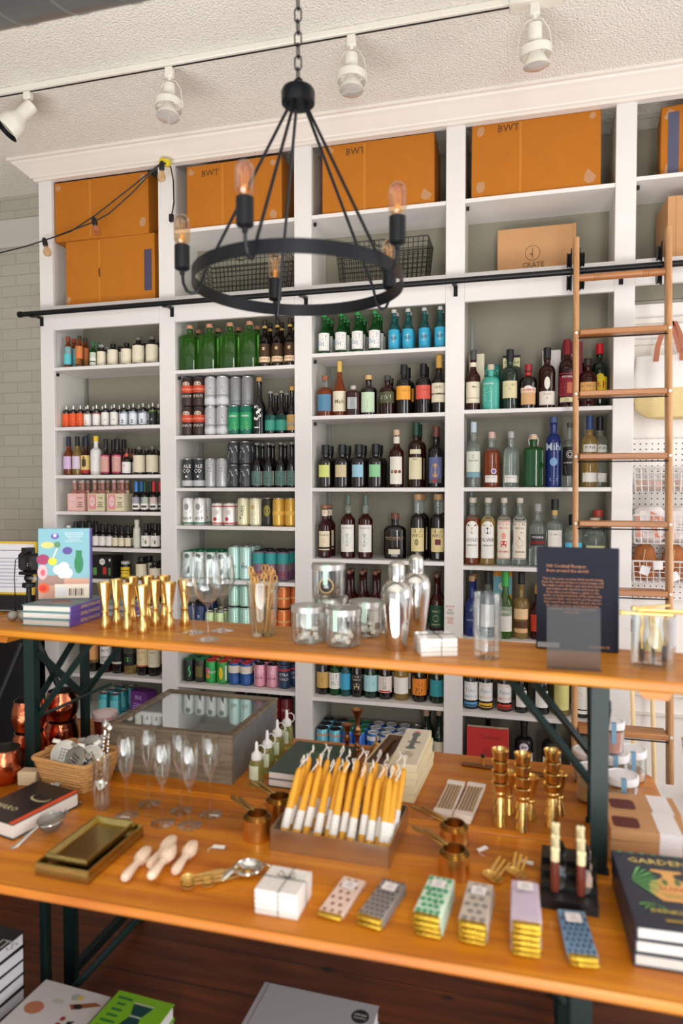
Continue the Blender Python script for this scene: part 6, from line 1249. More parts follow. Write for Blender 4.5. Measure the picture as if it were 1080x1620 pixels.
g = G(); g.prism([(x, y) for x, y, z in rect_ring(W0 * .78, D0 * .78, .02, 0)], 0, .006)
part('base', g, m_wick, t)
g = G()
top = rect_ring(W0 * 1.03, D0 * 1.03, .02, HB + .008, 8)
for q in (0, PI):
    pts = []
    for j in range(len(top) * 3):
        a = top[(j // 3) % len(top)]; b = top[(j // 3 + 1) % len(top)]; f = (j % 3) / 3
        pts.append((a[0] + (b[0] - a[0]) * f + .002 * math.cos(j * .9 + q), a[1] + (b[1] - a[1]) * f + .002 * math.cos(j * .9 + q), a[2] + .003 * math.sin(j * .9 + q)))
    g.tube(pts, .0045, 6, closed=True)
g.tube([(W0, -.02, HB + .006), (W0 + .018, -.012, HB + .02), (W0 + .018, .012, HB + .02), (W0, .02, HB + .006)], .0055, 6)
g.tube([(-W0, -.02, HB + .006), (-W0 - .014, -.012, HB + .01), (-W0 - .014, .012, HB + .01), (-W0, .02, HB + .006)], .0055, 6)
part('braided_rim', g, m_wick, t)
def strainer(name='hawthorne_strainer'):
    t = thing(name, 'x', 'strainer')
    g = G().lathe([(0, 0), (.035, 0), (.0375, .0008), (.0375, .002), (.035, .0026), (0, .0024)], 32)
    part('plate', g, m_steelb, t)
    part('coil_spring', G().tube([((.037 + .0035 * math.cos(k * 1.5)) * math.cos(k * .1), (.037 + .0035 * math.cos(k * 1.5)) * math.sin(k * .1), -.004 + .0035 * math.sin(k * 1.5)) for k in range(63)], .0011, 4), m_steel, t)
    part('rim_ring', G().tube(arc((0, 0, .002), .037, 0, 2 * PI, 30)[:-1], .0022, 6, closed=True), m_steel, t)
    marks('drain_holes', [('c', -.012 + .008 * i, -.012 + .008 * j, .0022, (30, 30, 30)) for i in range(4) for j in range(4)], TopWrap(.0026), t)
    hd = part('handle', G().box(-.012, .012, -.098, -.036, .0, .003, b=.0014), m_steel, t); part('finger_tab', G().box(.024, .046, .024, .036, .0, .002, b=.0009), m_steel, t); part('finger_tab', G().box(-.046, -.024, .024, .036, 0, .002, b=.0009), m_steel, t)
    return t
ST_ = strainer()
for (dx, dy, dz, rx, ry, rz), l in zip(((-.035, -.015, .092, 1.05, .2, .3), (.030, .032, .098, 1.1, -.2, .1), (.012, -.034, .085, .95, .25, -.4), (.058, -.02, .088, .8, -.5, .6)), ('leftmost, standing up', 'rearmost, standing up', 'front one, tilted', 'rightmost, tilted')):
    ST_.scale = (1.12, 1.12, 1.12); put(ST_, (bx + dx, by + dy, TZ + dz), label='steel cocktail strainer in the wicker basket, ' + l, group='steel strainers in the wicker basket', rot=(rx, ry, rz))
# tall glass with twisted bar spoons
p = tz(153, 1284); gx, gy = p.x, p.y + .024
t = thing('tall_glass', 'tall narrow clear glass holding twisted bar spoons', 'glass', (gx, gy, TZ + E_))
part('glass_wall', G().lathe([(0, 0), (.0225, 0), (.024, .002), (.0245, .155), (.0230, .155), (.0222, .012), (0, .011)], 30), m_glass, t)
for i, (a, b) in enumerate(((( -.01, 0), (.010, .006)), ((.008, .004), (.026, .0)))):
    q0 = Vector((gx + a[0], gy + a[1], TZ + .0125)); q1 = Vector((gx + b[0], gy + b[1], TZ + .225 + .006 * (1 - i))); d = q1 - q0
    o = thing('bar_spoon', ('twisted steel bar spoon, taller one leaning left in the glass', 'twisted steel bar spoon, shorter one leaning right in the glass')[i], 'spoon', q0)
    g = G(); pts = [d * (k / 60) + Vector((.0011 * math.cos(k * 1.1), .0011 * math.sin(k * 1.1), 0)) for k in range(61)]; g.tube(pts, .0018, 5); part('twisted_shaft', g, m_steel, o)
    part('spoon_bowl', G().sphere(1, tuple(d + Vector((0, 0, .014))), 16, sx=.0115, sy=.0045, sz=.019 / 1) if False else G().lathe([(.001 + .0105 * math.sin(PI * k / 10), .034 * k / 10) for k in range(11)], 18, c=tuple(d - Vector((0, 0, .003))), sy=.4), m_steelb, o)
# steel tools lying between basket and black book
for i, (px, py, rz, l) in enumerate(((75, 1256, -.25, 'twin lever corkscrew lying nearest the basket'), (60, 1271, -.08, 'steel ice tongs lying in front of the corkscrew'))):
    p = tz(px, py); o = thing('corkscrew' if i == 0 else 'ice_tongs', l, 'corkscrew' if i == 0 else 'tongs', (p.x, p.y, TZ + E_), rz)
    if i == 0:
        part('handle_bar', G().tube([(-.06, 0, .012), (-.02, 0, .014), (.03, 0, .013)], [.006, .011, .008], 12), m_steel, o); part('worm', G().tube([(.03 + .045 * k / 40, .004 * math.cos(k * .9), .012 + .004 * math.sin(k * .9)) for k in range(41)], .0012, 5), m_steelb, o)
        part('lever_arm', G().tube([(-.03, .01, .012), (.0, .022, .012), (.05, .016, .008)], .004, 8, flat=.6).tube([(-.03, -.01, .012), (0, -.022, .012), (.05, -.016, .008)], .004, 8, flat=.6), m_steel, o)
        part('knob', G().sphere(.011, (-.066, 0, .0115), 14), m_steel, o)
    else:
        part('arm', G().tube([(-.055, .004, .006), (0, .012, .008), (.055, .006, .006)], .004, 8, flat=.5), m_steel, o); part('arm', G().tube([(-.055, -.004, .006), (0, -.012, .008), (.055, -.006, .006)], .004, 8, flat=.5), m_steel, o)
        part('hinge_spring', G().lathe([(0, -.007), (.008, -.007), (.008, .007), (0, .007)], 14, mat=Matrix.Translation((-.057, 0, .0085)) @ Matrix.Rotation(PI / 2, 4, 'X')), m_steel, o)
p = tz(101, 1277); o = thing('wine_stopper', 'steel stopper with white disc head lying on its side', 'stopper', (p.x, p.y, TZ + E_), .1)
part('disc_head', G().lathe([(0, 0), (.0165, 0), (.0175, .002), (.0175, .006), (.016, .008), (0, .008)], 24, mat=Matrix.Translation((0, 0, .0178)) @ Matrix.Rotation(PI / 2 + .2, 4, 'Y') @ Matrix.Rotation(.3, 4, 'X')), ink((226, 226, 232), .25), o)
part('ribbed_shaft', G().lathe([(0, 0), (.009, 0), (.0075, .004), (.009, .008), (.0075, .012), (.009, .016), (.0075, .02), (.006, .035), (0, .037)], 16, mat=Matrix.Translation((-.002, 0, .0128)) @ Matrix.Rotation(-PI / 2 - .12, 4, 'Y')), m_steel, o)
p = tz(122, 1272); t = solo('steel_peg', G().tube([(-.016, 0, .004), (.016, .004, .004)], .004, 10), m_steel, 'short steel peg lying right of the white disc stopper', 'peg', (p.x, p.y, TZ + E_))
# fine mesh strainer
p = tz(78, 1318); o = thing('mesh_strainer', 'round fine mesh strainer lying left of the brass trays', 'strainer', (p.x, p.y + .012, TZ + E_), .55, rot=(.12, 0, .55 - .95))
part('mesh_bowl', G().lathe([(.001, .002), (.018, .006), (.030, .018), (.035, .034)], 32), M('fine_steel_mesh', (150, 148, 140), .4, .6, bump=(600, 1, .002), alpha=.75, var=(300, .4)), o)
part('rim_ring', G().tube(arc((0, 0, .034), .0355, 0, 2 * PI, 36)[:-1], .0022, 6, closed=True), m_steel, o)
part('handle', G().tube([(0, -.036, .033), (0, -.06, .026), (0, -.095, .012), (0, -.115, .009)], [.0035, .005, .0065, .0085], 10, flat=.7), m_steel, o)
part('rest_ears', G().tube([(-.012, .034, .034), (-.01, .047, .034), (.01, .047, .034), (.012, .034, .034)], .0018, 6), m_steel, o)
# black and orange book at the left picture edge
fr_ = tz(0, 1385); bk_ = tz(62, 1300)
t = book('cocktail_book', 'thick black covered book with orange edge at the left picture edge', .17, .225, .042, (34, 32, 34), (234, 230, 222), 'l', (-1.36, 1.63, TZ + E_), -.2,
         art=[('r', .066, .084, -.112, .112, (226, 84, 44)), ('c', .02, .03, .035, (190, 180, 140), .02), ('c', .02, .034, .031, (34, 32, 34), .017), ('t', 'AMARO', -.03, -.05, .03, (200, 190, 150))])
p = tz(4, 1272); t = solo('kraft_block', G().box(-.03, .03, -.02, .02, 0, .045, b=.003), ink((206, 186, 150)), 'small beige box at the left picture edge by the copper mugs', 'box', (p.x - .02, p.y + .14, TZ + E_), .2)
p = tz(4, 1275); o = thing('gold_scissors', 'gold handled tool poking in at the left picture edge', 'tool', (p.x - .01, p.y, TZ + E_), .9); part('blade', G().box(-.05, .045, -.004, .004, .001, .004, b=.001), m_brass, o); part('grip_loop', G().tube(arc((-.06, 0, .004), .013, 0, 2 * PI, 14)[:-1], .0025, 6, closed=True), m_brass, o)
# brass trays
m_tray = M('antique_brass_tray', (178, 158, 96), .26, 1.0, var=(30, .2), bump=(160, .15, .002))
def tray(w, d, h): 
    g = G(); o = [(w, d, 0), (w, d, h), (w - .004, d - .004, h), (w - .010, d - .010, .003)]
    vs = []
    for a, b, z in o: vs += [(-a, -b, z), (a, -b, z), (a, b, z), (-a, b, z)]
    fs = [(0, 1, 2, 3), (12, 13, 14, 15)]
    for k in range(3): fs += [(k * 4 + i, k * 4 + (i + 1) % 4, (k + 1) * 4 + (i + 1) % 4, (k + 1) * 4 + i) for i in range(4)]
    return g.add(vs, fs)
for i, (w, d, z, l) in enumerate(((.074, .118, 0, 'largest, at the bottom'), (.073, .117, .0165, 'middle one'), (.058, .100, .033, 'smallest, on top'))):
    t = thing('brass_tray', 'rectangular antique brass tray, ' + l + ' of the stack', 'tray', (-1.052, 1.494, TZ + E_ + z * .98), -.02, 'antique brass trays stacked on the table')
    part('tray_dish', tray(w, d, .016), m_tray, t); part('rolled_rim', G().tube([(-w, -d, .0155), (w, -d, .0155), (w, d, .0155), (-w, d, .0155)], .0014, 6, closed=True), m_tray, t)
# wooden citrus reamers
m_ream = M('pale_beech', (232, 206, 180), .5, var=(30, .06))
def reamer():
    t = thing('citrus_reamer', 'x', 'reamer')
    X = Matrix.Translation((0, 0, .0165)) @ Matrix.Rotation(PI / 2, 4, 'Y')
    pr = [(0, 0), (.009, .002), (.0125, .012), (.0105, .04), (.009, .06), (.011, .075)]
    part('handle', G().lathe(pr, 20, mat=X), m_ream, t)
    n = 40; vs = []; fs = []; rr = [(.0105, .074), (.0165, .084), (.0185, .098), (.016, .118), (.009, .136), (.001, .146)]
    for r, z in rr:
        for i in range(n): a = 2 * PI * i / n; q = r * (1 - .16 * (.5 + .5 * math.cos(8 * a))); vs.append((q * math.cos(a), q * math.sin(a), z))
    for j in range(len(rr) - 1):
        for i in range(n): fs.append((j * n + i, j * n + (i + 1) % n, (j + 1) * n + (i + 1) % n, (j + 1) * n + i))
    fs += [tuple(range(n)), tuple((len(rr) - 1) * n + i for i in range(n))]
    part('ridged_head', G().add(vs, fs, 0, True, X), m_ream, t); return t
RM = reamer()
for (a, b, z, l) in (((196, 1401), (246, 1340), 0, 'leftmost'), ((236, 1380), (285, 1325), 0, 'rear middle'), ((238, 1406), (284, 1345), .012, 'front middle'), ((276, 1390), (316, 1332), 0, 'rightmost')):
    p0, p1 = tz(*a), tz(*b); d = p1 - p0; put(RM, (p0.x, p0.y, TZ + E_ - .0005 + z), math.atan2(d.y, d.x), 'pale wooden citrus reamer, ' + l + ' of four', 'wooden citrus reamers in front of the flutes')
# champagne flutes
FL = wineglass('champagne_flute', .22, .025, .0335, [(.005, .108), (.013, .118), (.021, .145), (.0245, .175), (.0245, .20), (.0225, .228)], .0028)
for (px, py), l in zip(((200, 1290), (235, 1272), (257, 1303), (286, 1283), (300, 1306), (333, 1289)), ('leftmost', 'rear, second from left', 'front, third from left', 'rear, fourth from left', 'front, nearest the reamers', 'rightmost')):
    p = tz(px, py); put(FL, (p.x, p.y, TZ + E_), 0, 'clear champagne flute on the table, ' + l, 'champagne flutes beside the display case')
for (px, py), l in zip(((200, 1293), (340, 1290)), ('leftmost', 'rightmost')):
    p = tz(px, py); solo('price_sticker', G().box(-.014, .014, -.004, .004, 0, .0006), ink((232, 232, 232)), 'white price sticker at the foot of the ' + l + ' flute', 'sticker', (p.x, p.y - .006, TZ + .0028), .05, 'price stickers under the flutes')
# weathered display case with glass lid
m_weath = wood('weathered_grey_wood', (92, 78, 62), (134, 122, 102), 0, 1.6, .7, 0, knots=False)
m_weath2 = M('rubbed_pewter_side', (128, 130, 130), .4, .5, var=(18, .4))
dc = thing('display_case', 'weathered grey wooden display case with glass top', 'display case', (-1.10, 2.175, TZ + E_), 0)
w, d, h = .222, .205, .145; b = .022
part('side_wall', G().box(-w, w, -d, -d + b * .6, 0, h), m_weath, dc); part('side_wall', G().box(-w, w, d - b * .6, d, 0, h), m_weath, dc)
part('side_wall', G().box(-w, -w + b * .6, -d + b * .6, d - b * .6, 0, h), m_weath, dc); part('side_wall', G().box(w - b * .6, w, -d + b * .6, d - b * .6, 0, h), m_weath2, dc)
part('base', G().box(-w + .013, w - .013, -d + .013, d - .013, .002, .012), ink((206, 210, 206)), dc)
part('lid_frame', G().box(-w - .003, w + .003, -d - .003, -d + b, h, h + .012, b=.002).box(-w - .003, w + .003, d - b, d + .003, h, h + .012, b=.002).box(-w - .003, -w + b, -d + b, d - b, h, h + .012, b=.002).box(w - b, w + .003, -d + b, d - b, h, h + .012, b=.002), m_weath, dc)
part('glass_pane', G().box(-w + b - .003, w - b + .003, -d + b - .003, d - b + .003, h + .004, h + .007), m_glass, dc)
part('lining', G().box(-w + .0135, -w + .016, -d + .014, d - .014, .012, h - .002).box(-w + .016, w - .016, d - .0165, d - .0135, .012, h - .002).box(w - .016, w - .0135, -d + .014, d - .014, .012, h - .002), ink((214, 218, 214)), dc)
# long wooden box with compartments behind, and white lidded jar
t = thing('compartment_box', 'open wooden box with dark compartments left of the glass topped case', 'box', (-1.385, 2.27, TZ + E_), -.25)
part('frame', G().box(-.045, .045, -.14, -.128, 0, .075).box(-.045, .045, .128, .14, 0, .075).box(-.045, -.035, -.128, .128, 0, .075).box(.035, .045, -.128, .128, 0, .075).box(-.035, .035, -.045, -.037, 0, .07).box(-.035, .035, .037, .045, 0, .07), m_card2, t)
part('dark_lining', G().box(-.035, .035, -.128, .128, .001, .03), ink((70, 40, 26)), t); part('paper_slip', G().box(-.002, .0, -.05, .12, .03, .09), ink((222, 214, 200)), t)
p = tz(143, 1180); o = thing('cookie_jar', 'glass jar with pink and white striped cloth lid behind the bar spoons', 'jar', (-1.48, 2.19, TZ + E_))
part('glass_wall', G().lathe([(0, 0), (.040, 0), (.042, .004), (.042, .105), (.040, .105), (.040, .006), (0, .005)], 28), m_glass, o); part('cloth_lid', G().lathe([(.043, .09), (.046, .10), (.044, .115), (.02, .122), (0, .123)], 28), ink((226, 206, 204)), o)
marks('cloth_stripes', [('r', -.06, .06, .0965, .0985, (206, 90, 100)), ('r', -.06, .06, .102, .1035, (206, 90, 100))], Wrap(.0468), o); part('red_filling', G().cyl(.038, .006, .08, 20), ink((150, 50, 40)), o)
# oil bottles
m_oil = M('pale_green_oil', (206, 214, 130), .05, 0, .85, 1.35, var=(5, 0))
OB = thing('oil_bottle', 'x', 'bottle'); OB.scale = (1.3, 1.3, 1.0)
part('glass_body', G().lathe([(0, 0), (.0165, 0), (.0175, .002), (.0175, .072), (.015, .08), (.009, .084), (0, .084)], 22), m_oil, OB)
part('nozzle_cap', G().lathe([(0, .080), (.0125, .080), (.0130, .082), (.0125, .098), (.007, .104), (.0045, .108), (.0035, .132), (.002, .137), (0, .138)], 18), ink((234, 234, 232), .35), OB)
part('cap_leash', G().tube([(.002, 0, .122), (.012, .002, .128), (.022, .002, .122), (.025, .0, .108), (.018, 0, .096), (.0115, 0, .09)], .0014, 6), ink((234, 234, 232), .35), OB)
lb = part('label', Prints().build([('r', -.015, .015, .022, .066, (206, 216, 186))], Wrap(.0177)).g, [ink((206, 216, 186))], OB); marks('label_print', [('l', -.012, .012, .026, .062, 6, (110, 130, 100))], Wrap(.0178), lb)
for (px, py), l in zip(((404, 1243), (421, 1222), (437, 1202), (452, 1184)), ('nearest the camera', 'second from the front', 'third from the front', 'farthest back')):
    p = tz(px, py); put(OB, (p.x, p.y + .01, TZ + E_), -.25, 'small pale green oil bottle with white nozzle, ' + l, 'pale green nozzle bottles beside the display case')
# ================================================================== middle of the table
t = book('herb_book', 'thick dark green book under the candle wicks', .215, .27, .05, (44, 66, 54), (226, 220, 212), 'r', (-.655, 2.12, TZ + E_), -.03, art=[('c', .0, .03, .05, (64, 92, 66), .03), ('t', 'HERBS', .03, -.06, .035, (122, 70, 50)), ('l', -.09, .09, .06, .12, 4, (66, 96, 70))])
b2 = part('divider_line', G().box(-.1075, .106, -.1335, -.1312, .024, .027), ink((40, 56, 48)), t)
# candle tray
m_zinc = M('pale_pewter', (206, 200, 186), .28, 1.0, bump=(60, .1, .003))
cx, cy = -.462, 1.745; tw, td, th_ = .158, .115, .055
ct_ = thing('candle_tray', 'shallow pewter tray holding a row of beeswax candles', 'tray', (cx, cy, TZ + E_), -.035)
part('tray_wall', G().box(-tw, tw, -td, -td + .002, 0, th_).box(-tw, tw, td - .002, td, 0, th_).box(-tw, -tw + .002, -td, td, 0, th_).box(tw - .002, tw, -td, td, 0, th_), m_zinc, ct_)
part('tray_base', G().box(-tw + .002, tw - .002, -td + .002, td - .002, 0, .002), m_zinc, ct_)
m_wax = M('golden_beeswax', (232, 166, 44), .45, 0, 0, coat=.1, var=(40, .12)); m_wax.node_tree.nodes['Principled BSDF'].inputs['Subsurface Weight'].default_value = .15
m_wick2 = M('white_cotton_wick', (230, 224, 212), .8)
def candle_pair(k):
    """taper candle with label band; leans back"""
    t = thing('taper_candle', 'x', 'candle'); h = .196
    part('wax_taper', G().lathe([(0, 0), (.0098, 0), (.0108, .003), (.0108, .05), (.0095, .12), (.0082, .172), (.006, .184), (.002, .190), (0, .190)], 16), m_wax, t)
    part('paper_band', G().lathe([(.0110, .030), (.0113, .031), (.0109, .078), (.0107, .079)], 16), ink((232, 228, 222)), t)
    rnd = random.Random(k); w = [(0, 0, .188), (rnd.uniform(-.004, .004), 0, .198)]
    for i in range(4): w.append((w[-1][0] + rnd.uniform(-.010, .011), w[-1][1] + rnd.uniform(-.006, .006), w[-1][2] + (.016, .010, -.004, -.016)[i]))
    part('wick', G().tube(w, .0017, 5), m_wick2, t); return t
CV = [candle_pair(k) for k in range(4)]
for v in CV: marks('band_print', [('l', -.009, .009, .04, .066, 3, (170, 160, 150))], Wrap(.0115), [c for c in kids(v) if c.name.startswith('paper_band')][0])
# front row then rear row; px of the base and top
rows = [[(444, 486), (456, 503), (474, 510), (487, 520), (508, 524), (522, 527)], [(532, 547), (544, 555), (560, 568), (576, 580), (590, 597)], [(600, 606), (610, 612), (622, 620), (634, 630)]]
k = 0; order = [(b, t_) for r_ in rows for (b, t_) in r_]
n = len(order)
for i, (pb, pt) in enumerate(order):
    p0 = onz(pb, 1310 + (i / n) * 25, TZ + .02); x0_ = min(max(p0.x, cx - tw + .018), cx + tw - .018); f = (x0_ - cx)
    y0_ = cy - td + .03 + (.0235 if i % 2 else 0) - .035 * f
    ln = (pt - pb) / 560; tilt = R(38) + .05 * (i % 3)
    pos = ['leftmost', 'second', 'third', 'fourth', 'fifth', 'sixth', 'seventh', 'eighth', 'ninth', 'tenth', 'eleventh', 'twelfth', 'thirteenth', 'fourteenth', 'rightmost'][i]
    put(CV[i % 4], (x0_, y0_, TZ + .0125), label='yellow beeswax taper, ' + pos + ' in the front row of the tray', group='beeswax tapers in the pewter tray', rot=(-tilt, ln * 1.0, 0))
for i in range(11):
    x0_ = cx - tw + .022 + i * .0275
    pos = ['leftmost', 'second', 'third', 'fourth', 'fifth', 'sixth', 'seventh', 'eighth', 'ninth', 'tenth', 'rightmost'][i]
    put(CV[(i + 1) % 4], (x0_, cy - .01 - .035 * (x0_ - cx) + (.02 if i % 2 else 0), TZ + .0125), label='yellow beeswax taper, ' + pos + ' in the rear row of the tray', group='beeswax tapers in the pewter tray', rot=(-R(36), .10, 0))
# candlesticks
m_ant = M('antique_bronze', (150, 108, 70), .32, 1.0, var=(40, .3))
def candlestick(h): 
    t = thing('candlestick', 'x', 'candlestick')
    part('turned_stem', G().lathe([(r, z * h) for r, z in ((0, 0), (.034, 0), (.036, .015), (.030, .04), (.012, .07), (.008, .12), (.012, .16), (.007, .20), (.0065, .34), (.012, .40), (.015, .44), (.009, .48), (.013, .53), (.009, .58), (.0075, .66), (.009, .78), (.014, .90), (.022, .975), (.023, 1.0), (.020, 1.0), (.011, .93), (0, .92))], 28), m_ant, t); return t
p = onz(550, 1195, TZ)
for (px, py, zt, l) in ((549, 1146, .16, 'shorter antique bronze candlestick behind the beeswax candles'), (565, 1122, .20, 'taller antique bronze candlestick behind the beeswax candles')):
    o = candlestick(zt); y = 2.33; x = ony(px, py, y).x; z = ony(px, py, y).z; part_ = kids(o)[0]
    o.location = (x, y, TZ + E_); o['label'] = l; o.scale = (1, 1, max(.6, (z - TZ) / zt))
p = tz(592, 1165); o = thing('brass_bell', 'small brass ornament behind the candle wicks, beside the tall candlestick', 'ornament', (-.495, 2.36, TZ + E_)); part('dome', G().lathe([(0, 0), (.022, 0), (.024, .004), (.018, .02), (.008, .032), (.003, .035), (.003, .05), (0, .051)], 20), m_oldbrass, o)
part('finial', G().sphere(.005, (0, 0, .054), 10), m_oldbrass, o)
# bottle opener boxes (cream gift boxes)
m_cream = ink((226, 214, 176), .6)
for i in range(5):
    dx, dz_ = (i % 2) * .004, i * .0225
    t = thing('opener_gift_box', 'long cream gift box, ' + ('lowest', 'second', 'third', 'fourth', 'topmost, with printed lid')[i] + ' in the stack', 'gift box', (-.335 + dx, 2.145, TZ + E_ + dz_), -.06 + .012 * i, 'cream gift boxes behind the candles')
    part('box_body', G().box(-.042, .042, -.155, .155, 0, .0218, b=.0015), m_cream, t)
    if i == 4:
        part('printed_lid', G().box(-.042, .042, -.155, .155, .0219, .0245, b=.001), ink((230, 222, 200)), t)
        marks('lid_print', [('c', 0, .125, .012, (226, 120, 130), .006), ('r', -.008, .008, -.02, .09, (110, 116, 110)), ('c', 0, .1, .014, (110, 116, 110), .02), ('c', 0, -.02, .016, (110, 116, 110), .012), ('c', .004, .03, .022, (120, 126, 116), .008), ('l', -.02, .02, -.1, -.05, 3, (170, 160, 130))], TopWrap(.0246), t)
t = thing('opener_gift_box', 'open cream gift box with wooden handled opener left of the stack', 'gift box', (-.425, 2.20, TZ + E_), -.10)
part('box_body', G().box(-.038, .038, -.14, .14, 0, .075, b=.0015), m_cream, t); part('inner_tray', G().box(-.030, .030, -.13, .13, .0752, .0758), ink((90, 64, 46)), t)
part('wooden_opener', G().tube([(0, -.08, .081), (0, 0, .083), (0, .05, .081)], [.007, .010, .006], 10).tube([(0, .05, .080), (0, .09, .080)], [.004, .012], 10, flat=.4), m_ant, t)
# straw packs
for i, (x, rz) in enumerate(((-.205, -.10), (-.145, -.12))):
    for k in range(2):
        t = thing('straw_pack', 'pack of slim gold straws, ' + ('left', 'right')[i] + ' pile, ' + ('lower', 'upper')[k] + ' one', 'straw pack', (x + .004 * k, 2.02, TZ + E_ + k * .0112), rz + .01 * k, 'packs of gold straws beside the cream boxes')
        part('card_tray', G().box(-.027, .027, -.115, .115, 0, .004, b=.001).box(-.027, .027, -.115, -.085, .004, .0105, b=.001).box(-.027, .027, .09, .115, .004, .0105, b=.001), ink((230, 222, 212)), t)
        for q in range(5): part('straw', G().tube([(-.018 + .009 * q, -.084, .0065), (-.018 + .009 * q, .089, .0065)], .0024, 6), m_oldbrass, t)
# brass measuring cups
def cup(r=.038, h=.056, hl=.115):
    t = thing('measuring_cup', 'x', 'measuring cup')
    part('cup_wall', G().lathe([(0, 0), (r - .001, 0), (r, .001), (r, h), (r - .0014, h), (r - .0014, .002), (0, .0016)], 32), m_brass, t)
    part('handle', G().box(-r - hl, -r + .004, -.0058, .0058, h - .003, h + .0008, b=.001), m_oldbrass, t)
    return t
CU = cup()
def cups(px, py, l, rz, n=3, dz=.0):
    p = tz(px, py)
    for k in range(n):
        x, y = p.x, p.y + .028
        put(CU, (x, y, TZ + E_ + k * .012), rz + (.0, .10, -.08)[k], 'brass measuring cup ' + l + ', ' + ('lowest', 'middle', 'topmost')[k] + ' of the nest', 'brass measuring cups ' + l)
        bpy.context.view_layer.update()
def cupset(px, py, l, rz):
    p = tz(px, py); x, y = p.x, p.y + .03
    for k, (s, z) in enumerate(((1.0, 0), (.88, .0035), (.76, .007))):
        o = put(CU, (x, y, TZ + E_ + z), rz + (0, .06, -.05)[k], 'brass measuring cup ' + l + ', ' + ('largest, outermost', 'middle', 'smallest, innermost')[k], 'nested brass measuring cups ' + l); o.scale = (s, s, 1.0 + .02 * k)
cupset(400, 1333, 'at the left front corner of the pewter tray', -.70)
cupset(436, 1303, 'behind the left front measuring cups', -.62)
cupset(716, 1395, 'behind the green patterned chocolate', -.72)
cupset(716, 1350, 'in front of the gold straw packs', -.60)
# measuring spoons
m_spoon = M('satin_brass', (236, 204, 130), .4, .85)
def mspoon(L_=.07, r=.016):
    t = thing('measuring_spoon', 'x', 'measuring spoon')
    part('spoon_bowl', G().lathe([(.0, .0005), (r * .6, .002), (r * .92, .005), (r, .0095), (r - .001, .0095), (r * .85, .0055), (r * .5, .0028), (0, .002)], 22), m_spoon, t)
    part('handle', G().box(r - .002, r + L_, -.0035, .0035, .0085, .0102, b=.0006), m_spoon, t); return t
MS = mspoon()
def spoons(px, py, rz, l, n=3):
    p = tz(px, py)
    for k in range(n):
        put(MS, (p.x + .010 * math.cos(rz + PI / 2) * (k - 1) * .9, p.y + .012 * math.sin(rz + PI / 2) * (k - 1) * .9, TZ + E_ + .0035 * k), rz + .05 * (k - 1), 'brass measuring spoon ' + l + ', ' + ('lowest', 'middle', 'topmost')[k] + ' of the bundle', 'brass measuring spoons ' + l)
spoons(297, 1402, .62, 'right of the wooden reamers')
spoons(328, 1399, .70, 'second bundle right of the reamers')
spoons(779, 1394, 1.25, 'behind the beige patterned chocolate')
spoons(817, 1388, 1.45, 'behind the lilac chocolate stack')
for i, (px, py, rz, l) in enumerate(((346, 1342, .1, 'above the spoons beside the reamers'), (763, 1345, .9, 'left of the rear measuring spoons'), (833, 1366, -.2, 'right of the lilac chocolates, by the black stand'))):
    p = tz(px, py); o = thing('paper_tag', 'small white paper tag ' + l, 'tag', (p.x, p.y, TZ + E_), rz, 'white paper tags of the measuring spoons')
    del o['group']
    part('card', G().box(-.016, .016, -.006, .006, 0, .001, mat=Matrix.Translation((0, 0, .003)) @ Matrix.Rotation(.2, 4, 'X')), ink((230, 226, 222)), o); part('string', G().tube([(-.015, 0, .003), (-.024, -.012, .002), (-.02, -.026, .002)], .0008, 4), m_wick2, o)
# julep strainer / bottle opener of steel
p = tz(392, 1385); o = thing('citrus_squeezer', 'shiny steel strainer with spout left of the marble coasters', 'strainer', (p.x, p.y, TZ + E_), .5)
part('bowl', G().lathe([(0, .003), (.018, .004), (.029, .010), (.034, .018), (.0345, .020), (.0325, .020), (.027, .012), (.016, .007), (0, .006)], 32), m_steel, o)
part('rolled_rim', G().tube(arc((0, 0, .0205), .034, 0, 2 * PI, 32)[:-1], .0028, 8, closed=True), m_steel, o)
part('handle', G().tube([(-.034, 0, .02), (-.05, -.006, .014), (-.066, -.016, .006)], [.008, .011, .009], 10, flat=.4), m_steel, o); part('hook_tab', G().tube([(.034, 0, .02), (.046, .004, .018), (.052, .008, .012)], .006, 8, flat=.4), m_steel, o)
part('brass_cone', G().lathe([(.013, .006), (.008, .014), (0, .018)], 16), m_oldbrass, o)
coasters(449, 1430, TZ, 5, '', -.03, where='on the table before the candles', w=.050, th=.0105)
# ------------------------------------------------------------------ chocolates
m_foil = M('gold_foil', (224, 190, 70), .22, 1.0, bump=(180, .9, .003), var=(60, .1))
def choc(px, py, n, col, els, l, rz, w=.029, d=.078):
    p = tz(px, py); t_ = .0112
    cxx, cyy = p.x, p.y + d
    for i in range(n):
        t = thing('chocolate_bar', 'x', 'chocolate bar', (cxx + random.uniform(-.0015, .0015), cyy + random.uniform(-.002, .002), TZ + E_ + i * (t_ + .0004)), rz + random.uniform(-.012, .012))
        nm = ['lowest', 'second from bottom', 'third from bottom', 'fourth from bottom', 'fifth from bottom', 'sixth from bottom'][i] if i < n - 1 else ('topmost' if n > 1 else 'single one')
        t['label'] = l + ', ' + nm + (' of ' + ('two', 'three', 'four', 'five', 'six')[n - 2] if n > 1 else ''); t['group'] = l + ' stack'
        g = G(); vs = []
        g.box(-w + .001, w - .001, -d, -d + .03, .001, t_ - .001, b=.003); part('gold_foil_end', g, m_foil, t)
        g = G().box(-w, w, -d + .014, d, .0, t_, b=.002); wr = part('paper_wrapper', g, ink(col, .5), t)
        if i == n - 1: marks('wrapper_print', els + [('r', -.016, .016, .028, .060, (232, 226, 224)), ('l', -.012, .012, .034, .056, 3, (170, 160, 160))], TopWrap(t_), wr)
